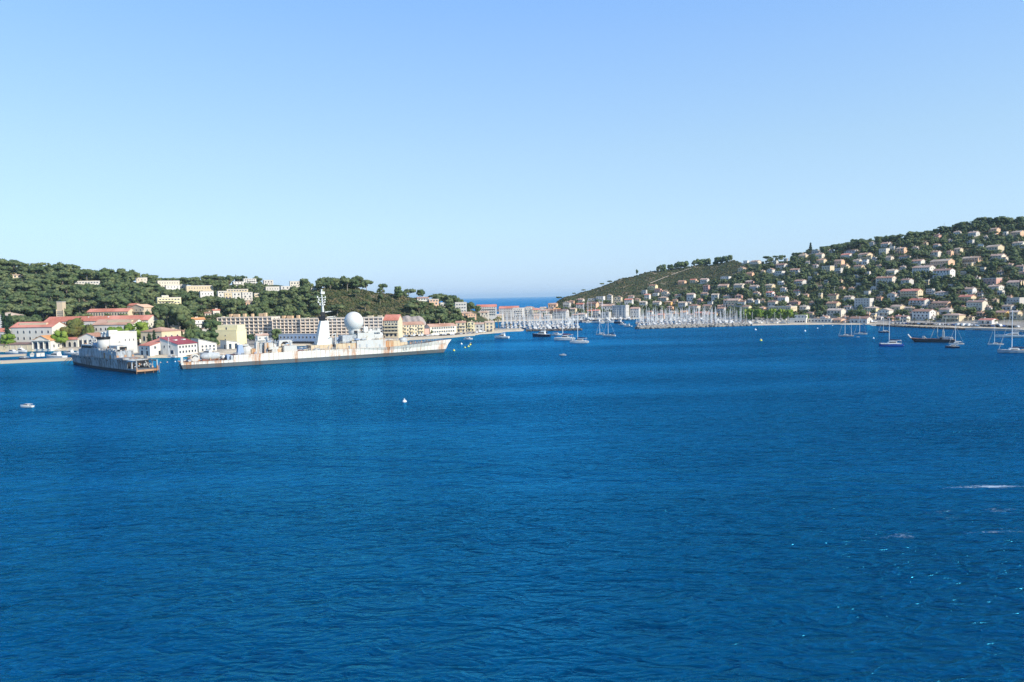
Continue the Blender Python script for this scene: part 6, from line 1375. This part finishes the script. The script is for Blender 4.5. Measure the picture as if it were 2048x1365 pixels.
def cat_proto(L=13, hullm=HW, cover=COVB):
    r = bpy.data.objects.new('catamaran', None); COL.objects.link(r); B = L * .52; fb = L * .11
    for s in (-1, 1): boat_hull(L, B * .27, fb, y0=s * B * .37, sheer=.12, transom=.9).build('hull', hullm, r); MB().prism([(-L * .5, fb * .4), (-L * .36, fb * .9), (-L * .36, fb * 1.05), (-L * .5, fb * .6)], s * B * .37 - B * .11, s * B * .37 + B * .11).build('stern_step', HW, r)
    MB().box(-L * .34, L * .28, -B * .40, B * .40, fb * .8, fb * 1.22).box(-L * .4, L * .5, B * .24, B * .5, fb * .98, fb * 1.2).box(-L * .4, L * .5, -B * .5, -B * .24, fb * .98, fb * 1.2).build('bridge_deck', HW, r)
    c = MB().prism([(-L * .22, fb * 1.2), (L * .2, fb * 1.2), (L * .06, fb * 2.25), (-L * .22, fb * 2.3)], -B * .3, B * .3).build('cabin', HW, r); MB().prism([(-L * .18, fb * 1.55), (L * .15, fb * 1.5), (L * .085, fb * 2.0), (-L * .18, fb * 2.0)], -B * .305, B * .305).build('cabin_glass', DGLASS, c)
    MB().box(-L * .42, -L * .2, -B * .32, B * .32, fb * 2.45, fb * 2.55).tube((-L * .4, -B * .3, fb), (-L * .4, -B * .3, fb * 2.5), .05).tube((-L * .4, B * .3, fb), (-L * .4, B * .3, fb * 2.5), .05).build('bimini', HW, r)
    m = MB().tube((L * .1, 0, fb * 1.2), (L * .1, 0, L * 1.35), .2, .12, 6)
    for q in (.5, .75): m.tube((L * .1, -1.2, L * 1.35 * q), (L * .1, 1.2, L * 1.35 * q), .05, .05, 4)
    m.build('mast', ALU, r); MB().tube((L * .08, 0, fb * 2.75), (-L * .36, 0, fb * 2.7), .42, .3, 8).build('boom_cover', cover, r); MB().tube((L * .5, 0, fb * 1.1), (L * .1, 0, L * 1.28), .09, .06, 4).build('furled_jib', cover, r)
    return r
PROTOS = {'s1': sail_proto(11), 's2': sail_proto(9.5, HW, COVW), 's3': sail_proto(12.5, HNAVY, COVW), 's4': sail_proto(11.5, HW, COVR, bimini=True), 's5': sail_proto(13, HGREY, COVB, two=True), 's6': sail_proto(12, HW, COVB, 18, True),
          'm1': motor_proto(8.5), 'm2': motor_proto(12, HW, True), 'm3': motor_proto(9.5, HNAVY), 'm4': motor_proto(15, HNAVY, True), 'm5': motor_proto(15, HW, True), 'm6': motor_proto(22, HW, True, .068), 'c1': cat_proto(13), 'c2': cat_proto(14, HBLUE, COVB), 'c3': cat_proto(12.5, HW, COVR)}
CATN = {'s': 'sailing boat', 'm': 'motor boat', 'c': 'catamaran'}; LEN0 = {'s1': 11, 's2': 9.5, 's3': 12.5, 's4': 11.5, 's5': 13, 's6': 12, 'm1': 8.5, 'm2': 12, 'm3': 9.5, 'm4': 15, 'm5': 15, 'm6': 22, 'c1': 13, 'c2': 14, 'c3': 12.5}
def boat(kind, p, heading, L, label, group=None):
    src = PROTOS[kind]; r = copy_tree(src, p, heading, label, group, L / LEN0[kind]); r['category'] = CATN[kind[0]]; return r
def boat_px(kind, x0, x1, yw, bow, label, group='boats at anchor in the bay', turn=0.):
    # bow: -1 left, 1 right in the picture
    a, b = W(x0, yw), W(x1, yw); c = (a + b) / 2; c.z = 0
    return boat(kind, c, math.atan2((b - a).y, (b - a).x) + (math.pi if bow < 0 else 0) + turn, (b - a).length / max(.5, math.cos(turn)), label, group)
boat_px('s5', 1677, 1708, 674, -1, 'white two masted sailing yacht anchored off the right beach')
boat_px('s6', 1708, 1735, 669.5, -1, 'white sailing yacht with rear canopy just right of the two masted yacht')
boat_px('s3', 1757, 1780, 665.5, -1, 'dark hulled sailing boat with pale boom cover behind the blue catamaran')
boat_px('c2', 1760, 1806, 692.5, -1, 'large blue hulled catamaran with dark boom cover')
boat_px('s2', 1898, 1928, 689.5, -1, 'white sailing boat anchored at the landing craft\'s stern')
boat_px('m3', 1891, 1919, 696, -1, 'low dark motor tender in front of the landing craft\'s stern')
boat_px('s1', 1976, 2007, 690.5, -1, 'small white sailing boat between the landing craft and the right edge')
boat_px('m6', 1992, 2056, 675, -1, 'long white motor yacht moored at the right edge')
boat_px('s5', 1996, 2062, 706, -1, 'big pale grey sailing yacht cut by the right edge of the photo')
boat_px('m4', 1066, 1101, 673.5, -1, 'navy hulled motor yacht anchored left of the white catamaran')
boat_px('m3', 1080, 1095, 666, -1, 'small dark launch behind the navy motor yacht')
boat_px('m1', 1104, 1123, 671, 1, 'small white motor boat near the left marina breakwater')
boat_px('c3', 1111, 1148, 680.5, -1, 'white catamaran with maroon boom cover')
boat_px('c1', 1142, 1176, 686.5, -1, 'white catamaran with navy boom cover, nearest of the two')
boat_px('s2', 1192, 1210, 670.5, -1, 'small white sailing boat, left of the pair in mid bay')
boat_px('s6', 1206, 1231, 673, -1, 'white sailing boat with dark canopy, right of the pair in mid bay')
boat_px('m2', 990, 1018, 677, -1, 'white cabin boat off the left beach')
boat_px('m1', 928, 945, 679.5, 1, 'small blue and white boat close to the left quay')
boat_px('m1', 41, 66, 815, -1, 'small white open boat alone on the water at lower left', 'small craft')
boat_px('m1', 1119, 1132, 711.5, -1, 'tiny white boat alone in the middle of the bay', 'small craft')
boat_px('m1', 1712, 1720, 675, -1, 'white dinghy between the two yachts off the beach', 'small craft')
boat_px('m2', 94, 130, 717.5, -1, 'white cabin cruiser moored behind the stone pier', 'boats in the hospital basin')
boat_px('m5', 128, 152, 709, -1, 'white motor yacht showing behind the derelict ship\'s bow', 'boats in the hospital basin')
boat_px('m1', 14, 36, 707, 1, 'white speedboat on the inner mole, left of two', 'boats in the hospital basin')
boat_px('m2', 32, 54, 705, 1, 'white speedboat on the inner mole, right of two', 'boats in the hospital basin')
boat_px('m3', 38, 58, 719.5, -1, 'dark barge at the stone pier beside the white shed', 'boats in the hospital basin')
boat_px('s2', 329, 352, 715.5, -1, 'small sailing dinghy before the wine red boat house', 'boats in the hospital basin')
boat_px('m3', 301, 318, 715.5, -1, 'dark workboat at the timber landing', 'boats in the hospital basin')
boat_px('m2', 398, 432, 712, -1, 'white launch moored behind the destroyer\'s stern', 'boats in the hospital basin')
for k, (x0, x1, y) in enumerate(((598, 606, 697), (607, 615, 696.5), (616, 624, 696))): boat_px('m1', x0, x1, y, 1, f'small white boat seen behind the destroyer, {ORD[k]} of three from the left', 'boats behind the destroyer')
# big yachts on the central quay
for k, (kd, x0, x1, y, lb) in enumerate((('m4', 1130, 1147, 646.5, 'navy motor yacht at the left end of the central yacht row'), ('m3', 1146, 1160, 645.5, 'low dark yacht beside the navy one in the central row'), ('m4', 1163, 1191, 645, 'large yacht with dark blue hull in the central row'), ('m5', 1184, 1206, 646.5, 'white flybridge yacht in the middle of the central row'), ('m5', 1203, 1228, 646, 'longest white yacht of the central row'), ('m4', 1228, 1248, 647, 'dark hulled yacht at the right of the central row'), ('m2', 1237, 1252, 650.5, 'white motor boat in front of the central row\'s right end'), ('m2', 1248, 1264, 654, 'white motor boat nearest the rubble breakwater\'s tip'))):
    boat_px(kd, x0, x1, y, -1 if k % 2 else 1, lb, 'yachts in the central row')
for k, (x, y) in enumerate(((1168, 645), (1176, 646), (1183, 645), (1205, 647))): boat('s1', W(x, y), 1.4, 17 + 2 * (k % 2), f'tall masted yacht, {ORD[k]} from the left in the central row', 'yachts in the central row')
# the packed marinas: rows of berths along floating pontoons
MAR = 0
def marina(side, rows, kinds, lab):
    global MAR
    for j, (Y, pa, pb) in enumerate(rows):
        xa, xb = (pa - 1024) / F * Y, (pb - 1024) / F * Y
        nm = f'{ORD[j]} floating pontoon from the front in the {side} marina'
        tag(MB().box(0, xb - xa, -1, 1, -.4, .55).build('floating_pontoon', CONC), nm, 'pontoon', 'pontoons'); bpy.context.scene.collection.objects[-1].location = (xa, Y, 0)
        for half in (-1, 1):
            x = xa + random.uniform(0, 2)
            while x < xb:
                kd = random.choices([k[0] for k in kinds], [k[1] for k in kinds])[0]; L = LEN0[kd] * random.uniform(.78, 1.12)
                if kd in ('m4', 'm5'): L *= .75
                w = L * .36 + .5
                lb = lab(kd); boat(kd, (x + w / 2, Y + half * (L / 2 + 1.6), 0), R(90 if half > 0 else -90) + random.uniform(-.06, .06), L, lb, f'boats berthed in the {side} marina'); x += w + random.uniform(.2, 1.3); MAR += 1
NM = {'s1': 'white sailing yacht with navy boom cover', 's2': 'small white sailing yacht with pale cover', 's3': 'navy sailing yacht', 's4': 'white sailing yacht with maroon cover', 's5': 'grey two masted yacht', 's6': 'white yacht with canopy', 'm1': 'small white motor boat', 'm2': 'white flybridge motor boat', 'm3': 'dark motor boat', 'm5': 'large white motor yacht', 'm4': 'large navy motor yacht'}
KS = [('s1', 5), ('s2', 4), ('s3', 1.2), ('s4', 2), ('s5', .8), ('s6', 2), ('m1', 2.6), ('m2', 2), ('m3', .6)]
marina('left', [(760, 1056, 1158), (800, 1010, 1156), (845, 1000, 1150), (900, 1000, 1140), (965, 1002, 1122)], KS, lambda k: NM[k] + ' berthed among the masts of the left marina')
marina('right', [(768, 1284, 1492), (812, 1275, 1490), (862, 1272, 1478), (920, 1278, 1448), (968, 1290, 1420)], KS, lambda k: NM[k] + ' berthed among the masts of the right marina')
marina('central', [(1012, 1128, 1262)], [('m2', 3), ('s1', 2), ('m5', 2), ('s6', 2), ('m4', 1), ('s3', 1)], lambda k: NM[k] + ' in the inner row of the central basin')
# boats drawn up on the sand
for k in range(26):
    x = 1492 + k * 3.5; row_ = k % 3; p = G(x, 647.5 - row_ * 3.2, 745)
    boat('m1' if k % 4 else 's2', (p.x, p.y, p.z + .35), random.uniform(0, 6.28), random.uniform(5, 7.5), 'small white boat hauled out on the sand below the plane trees', 'boats drawn up on the beach')
for r_ in PROTOS.values():
    for c_ in list(r_.children_recursive): bpy.data.objects.remove(c_)
    bpy.data.objects.remove(r_)
# ------------------------------------------------------------------ buoys
BYEL = paint('yellow_buoy', (.72, .60, .10), .5); BWH = paint('white_buoy', (.78, .77, .74), .5); BPK = paint('faded_orange_buoy', (.72, .38, .26), .5); BBK = paint('black_buoy', (.02, .02, .02), .5)
def buoy(px, py, r, mat, label):
    p = W(px, py); t = thing('mooring_buoy', label, 'buoy', (p.x, p.y, 0), 0, 'mooring buoys')
    smooth(MB().lathe([(.02, -r * .7), (r * .8, -r * .4), (r, .1 * r), (r * .85, r * .7), (r * .4, r * 1.05), (.02, r * 1.1)], (0, 0, 0), 14).build('float', mat, t)); MB().tube((0, 0, r), (0, 0, r * 1.6), r * .12, r * .12, 6).tube((-r * .25, 0, r * 1.6), (r * .25, 0, r * 1.6), r * .1, r * .1, 5).build('shackle', ALU, t)
for (x, y, r, m, lb) in ((809, 804.5, .72, BWH, 'white buoy alone in the left foreground water'), (908, 702, .75, BYEL, 'buoy holding the destroyer\'s bow rope'), (923, 689, .75, BWH, 'pale buoy left of the yellow buoys'), (930, 696, .6, BYEL, 'yellow buoy, lowest of the cluster off the bow'), (937, 694, .75, BYEL, 'yellow buoy in the middle of the cluster off the bow'), (940.5, 690.5, .8, BYEL, 'yellow buoy at the top of the cluster off the bow'), (942, 689, .8, BBK, 'black buoy touching the top yellow buoy'),
    (1511, 660.5, .9, BWH, 'white buoy off the left end of the beach'), (1522, 682, .9, BYEL, 'pale yellow buoy well off the beach'), (1610, 663, .8, BWH, 'white buoy off the beach club'), (1635, 657.5, .6, BWH, 'white buoy closer in right of the beach club'), (1646, 651.5, .5, BWH, 'small white buoy at the water edge, left of two'), (1665, 652, .5, BWH, 'small white buoy at the water edge, right of two'), (1747, 677.5, .6, BWH, 'white buoy left of the blue catamaran'),
    (321, 726, .4, BPK, 'pinkish buoy between the two warships, leftmost of three'), (334.5, 725.4, .4, BPK, 'pinkish buoy between the two warships, middle of three'), (350.5, 724.2, .4, BWH, 'pale buoy between the two warships, rightmost of three')): buoy(x, y, r, m, lb)
# ------------------------------------------------------------------ cars
CARP = {n: paint('car_' + n, c, .35, .03) for n, c in {'white': (.70, .70, .68), 'silver': (.40, .41, .42), 'black': (.015, .016, .018), 'dark grey': (.07, .075, .08), 'red': (.32, .02, .03), 'blue': (.03, .08, .25), 'pale blue': (.25, .38, .50)}.items()}
TYRE = paint('tyre_rubber', (.015, .015, .015), .9)
CARM = {n: MB().prism([(-2.1, .35), (2.1, .35), (2.15, .75), (1.25, .9), (.55, 1.42), (-1.2, 1.45), (-1.95, .95), (-2.15, .8)], -.85, .85).mesh('car_body', [m]) for n, m in CARP.items()}
GLM = MB().prism([(-1.75, .93), (1.1, .93), (.52, 1.36), (-1.15, 1.39)], -.865, .865).mesh('car_glass', [DGLASS]); WHM = MB().rings([[(.32 * math.cos(t), y, .32 + .32 * math.sin(t)) for t in [2 * math.pi * k / 10 for k in range(10)]] for y in (-.1, .1)]).mesh('wheel', [TYRE])
VANM = MB().prism([(-2.4, .35), (2.4, .35), (2.4, 1.0), (1.7, 1.25), (1.35, 2.2), (-2.4, 2.25)], -.95, .95).mesh('van_body', [CARP['white']]); VGL = MB().prism([(.9, 1.35), (1.62, 1.35), (1.33, 2.05), (.9, 2.05)], -.965, .965).mesh('van_glass', [DGLASS])
def car(p, hd, colour, label, group, van=False):
    t = thing('parked_van' if van else 'parked_car', label, 'van' if van else 'car', p, hd, group)
    obj('body', VANM if van else CARM[colour], t); obj('windows', VGL if van else GLM, t)
    for dx in (-1.35, 1.35):
        for dy in (-.8, .8): obj('wheel', WHM, t, (dx * (1.1 if van else 1), dy, 0))
CN = list(CARP); cnt = {}
def carrow(pxs, pyf, ymin, group, where):
    for k, x in enumerate(pxs):
        p = G(x, pyf(x), ymin); col = random.choices(CN, [4, 4, 4, 4, .0, .6, .5])[0]; van = random.random() < .08; 
        if van: col = 'white'
        key = (where, col, van); cnt[key] = cnt.get(key, 0) + 1; nth = cnt[key]
        lb = f'{col} {"van" if van else "car"}, {ORD[nth - 1] if nth <= 12 else "a further one"} of its colour from the left, {where}'
        car((p.x, p.y, p.z + .03), random.choice((1.5, 1.6, 4.7)) + random.uniform(-.1, .1) if k % 4 else .3, col, lb, group, van)
carrow([772 + 5.2 * k for k in range(31)], lambda x: 675.5 - (x - 772) * .035, 600, 'cars parked on the left quay', 'on the left quay road')
p = G(799, 674.5, 600); car((p.x, p.y - 2.5, p.z + .03), 1.5, 'red', 'dark red car, the only one on the left quay', 'cars parked on the left quay')
carrow([940 + 7 * k for k in range(7)], lambda x: 668.5 - (x - 940) * .12, 640, 'cars by the left beach', 'behind the left beach')
carrow([1786 + 7.1 * k for k in range(36)], lambda x: 648.5 + (x - 1786) * .028, 560, 'cars parked on the right quay', 'along the right quay road')
carrow([1690 + 7.5 * k for k in range(9)], lambda x: 645.5, 690, 'cars behind the bare beach', 'behind the bare beach')
# ------------------------------------------------------------------ palms, lamp posts, aerial mast, sheds
PV, PF = [], []
def palm_mesh():
    rs = np.random.default_rng(2); b = MB()
    for k in range(16):
        a = k * 2.4; e = .15 + .5 * ((k * 7) % 5) / 4; pts = []
        for q in range(5):
            t = q / 4; pts.append((.30 * t * math.cos(a), .30 * t * math.sin(a), .84 + .26 * t * (1 - e) - .34 * t * t))
        for (p, c), w in zip(zip(pts, pts[1:]), (.03, .045, .04, .02)):
            n = (-math.sin(a) * w, math.cos(a) * w, 0); b.add([(p[0] - n[0], p[1] - n[1], p[2]), (c[0] - n[0] * .8, c[1] - n[1] * .8, c[2] - .012), (c[0] + n[0] * .8, c[1] + n[1] * .8, c[2] - .012), (p[0] + n[0], p[1] + n[1], p[2])], [(0, 1, 2, 3)])
    return b.mesh('fronds', [PALML]), MB().tube((0, 0, -.05), (.01, 0, .45), .03, .024, 7).tube((.01, 0, .44), (0, .01, .86), .024, .03, 7).mesh('palm_trunk', [BARK])
PFM, PTM = palm_mesh()
for k, (x, yb, h, ym) in enumerate([(976, 662, 24, 680), (981, 660, 18, 690), (990, 659, 24, 690), (997, 658, 27, 690), (1013, 658, 11, 715), (1021, 659, 12, 715), (1037, 660, 11, 725)]):
    p = G(x, yb, ym); t = thing('palm_tree', f'palm tree behind the left beach, {ORD[k]} from the left', 'palm', p, k, 'palms by the left beach', (h * p.y / F,) * 3); obj('fronds', PFM, t); obj('trunk', PTM, t)
for k, (x, yb, h) in enumerate([(1783, 651, 17), (1789, 650, 15), (1796, 652, 16), (1815, 651, 15), (1829, 650, 14), (1852, 652, 15), (1861, 652, 16), (1868, 653, 14), (1992, 655, 16)]):
    p = G(x, yb, 620 if x < 1900 else 560); t = thing('palm_tree', f'palm tree on the right quay, {ORD[k]} from the left', 'palm', p, k, 'palms on the right quay', (h * p.y / F,) * 3); obj('fronds', PFM, t); obj('trunk', PTM, t)
def post(px, yb, h, ym, label, name='lamp_post', r=.09):
    p = G(px, yb, ym); H = h * p.y / F; t = thing(name, label, name.replace('_', ' '), p, 0, 'posts and masts'); MB().tube((0, 0, -.3), (0, 0, H), r * 1.3, r, 6).build('pole', ALU, t); MB().tube((0, 0, H - .1), (1.2, 0, H + .15), .06, .06, 5).box(.9, 1.6, -.14, .14, H + .05, H + .2).build('lamp_head', ALU, t)
for k, (x, yb, h) in enumerate(((904, 671, 20), (930, 668, 14), (925, 668, 13), (950, 666, 12))): post(x, yb, h, 645, f'slender lamp post on the left quay, {ORD[k] if k < 3 else "rightmost"} of four listed from the left' if k == 3 else f'slender lamp post on the left quay near {["the long quay house", "the bushy dark tree", "the cream quay house"][k]}')
for k, (x, yb, h) in enumerate(((1734, 612, 12), (1669, 590, 16), (1891, 655, 18), (1948, 652, 18), (2008, 652, 15))): post(x, yb, h, 620, ['pale post above the three storey white flats', 'tall pale post among the pines above the bare beach', 'lamp post on the right quay above the landing craft', 'lamp post on the quay beside the low red roof', 'lamp post on the quay below the yellow house'][k])
p = G(1888.5, 459, 900); t = thing('radio_mast', 'thin lattice radio mast on the right hill skyline', 'mast', p, 0); H = 19 * p.y / F; q = MB()
for (dx, dy) in ((-.6, -.4), (.6, -.4), (0, .6)): q.tube((dx, dy, -1), (dx * .3, dy * .3, H), .12, .08, 4)
for k in range(8): z = H * k / 8; s = 1 - .7 * k / 8; q.tube((-.6 * s, -.4 * s, z), (.6 * s, -.4 * s, z + H / 8), .06, .06, 3).tube((.6 * s, -.4 * s, z), (0, .6 * s, z + H / 8), .06, .06, 3)
q.build('lattice', GREYM, t); MB().tube((0, 0, H), (0, 0, H + 2), .06, .04, 4).build('whip_aerial', GREYM, t)
a = W(69, 719.5); b = W(85, 718.5); t = thing('pier_shed', 'small white shed standing on the stone pier', 'shed', ((a + b) / 2 + Vector((0, 2, 1.7))), math.atan2((b - a).y, (b - a).x)); L = (b - a).length
MB().box(-L / 2, L / 2, -1.2, 1.2, 0, 2.2).build('wall', WHITE, t); MB().box(-L / 2 - .15, L / 2 + .15, -1.4, 1.4, 2.2, 2.4).build('roof', CONC, t); MB().box(-L * .1, L * .12, -1.23, -1.203, 0, 1.9).build('door', GREYM, t)
a = W(60, 719.5); t = thing('pier_hut', 'tiny pointed white hut on the stone pier beside the shed', 'hut', a + Vector((0, 2.5, 1.7)), .1); MB().box(-.9, .9, -.9, .9, 0, 1.6).build('wall', WHITE, t); MB().add([(-1.1, -1.1, 1.6), (1.1, -1.1, 1.6), (1.1, 1.1, 1.6), (-1.1, 1.1, 1.6), (0, 0, 2.9)], [(3, 2, 1, 0), (0, 1, 4), (1, 2, 4), (2, 3, 4), (3, 0, 4)]).build('roof', CONC, t)

# ------------------------------------------------------------------ sea air
hm = bpy.data.materials.new('sea_haze'); hm.use_nodes = True; hn = hm.node_tree; hn.nodes.remove(hn.nodes['Principled BSDF'])
pv = hn.nodes.new('ShaderNodeVolumePrincipled'); pv.inputs['Density'].default_value = 4.4e-5; pv.inputs['Color'].default_value = (.62, .84, 1.0, 1); pv.inputs['Anisotropy'].default_value = .1
hn.links.new(pv.outputs[0], hn.nodes['Material Output'].inputs['Volume'])
hz_ = MB().box(-62000, 62000, -3500, 62000, -6, 190).build('haze', hm); hz_['kind'] = 'stuff'; hz_['label'] = 'thin blue haze over the bay'; hz_['category'] = 'haze'
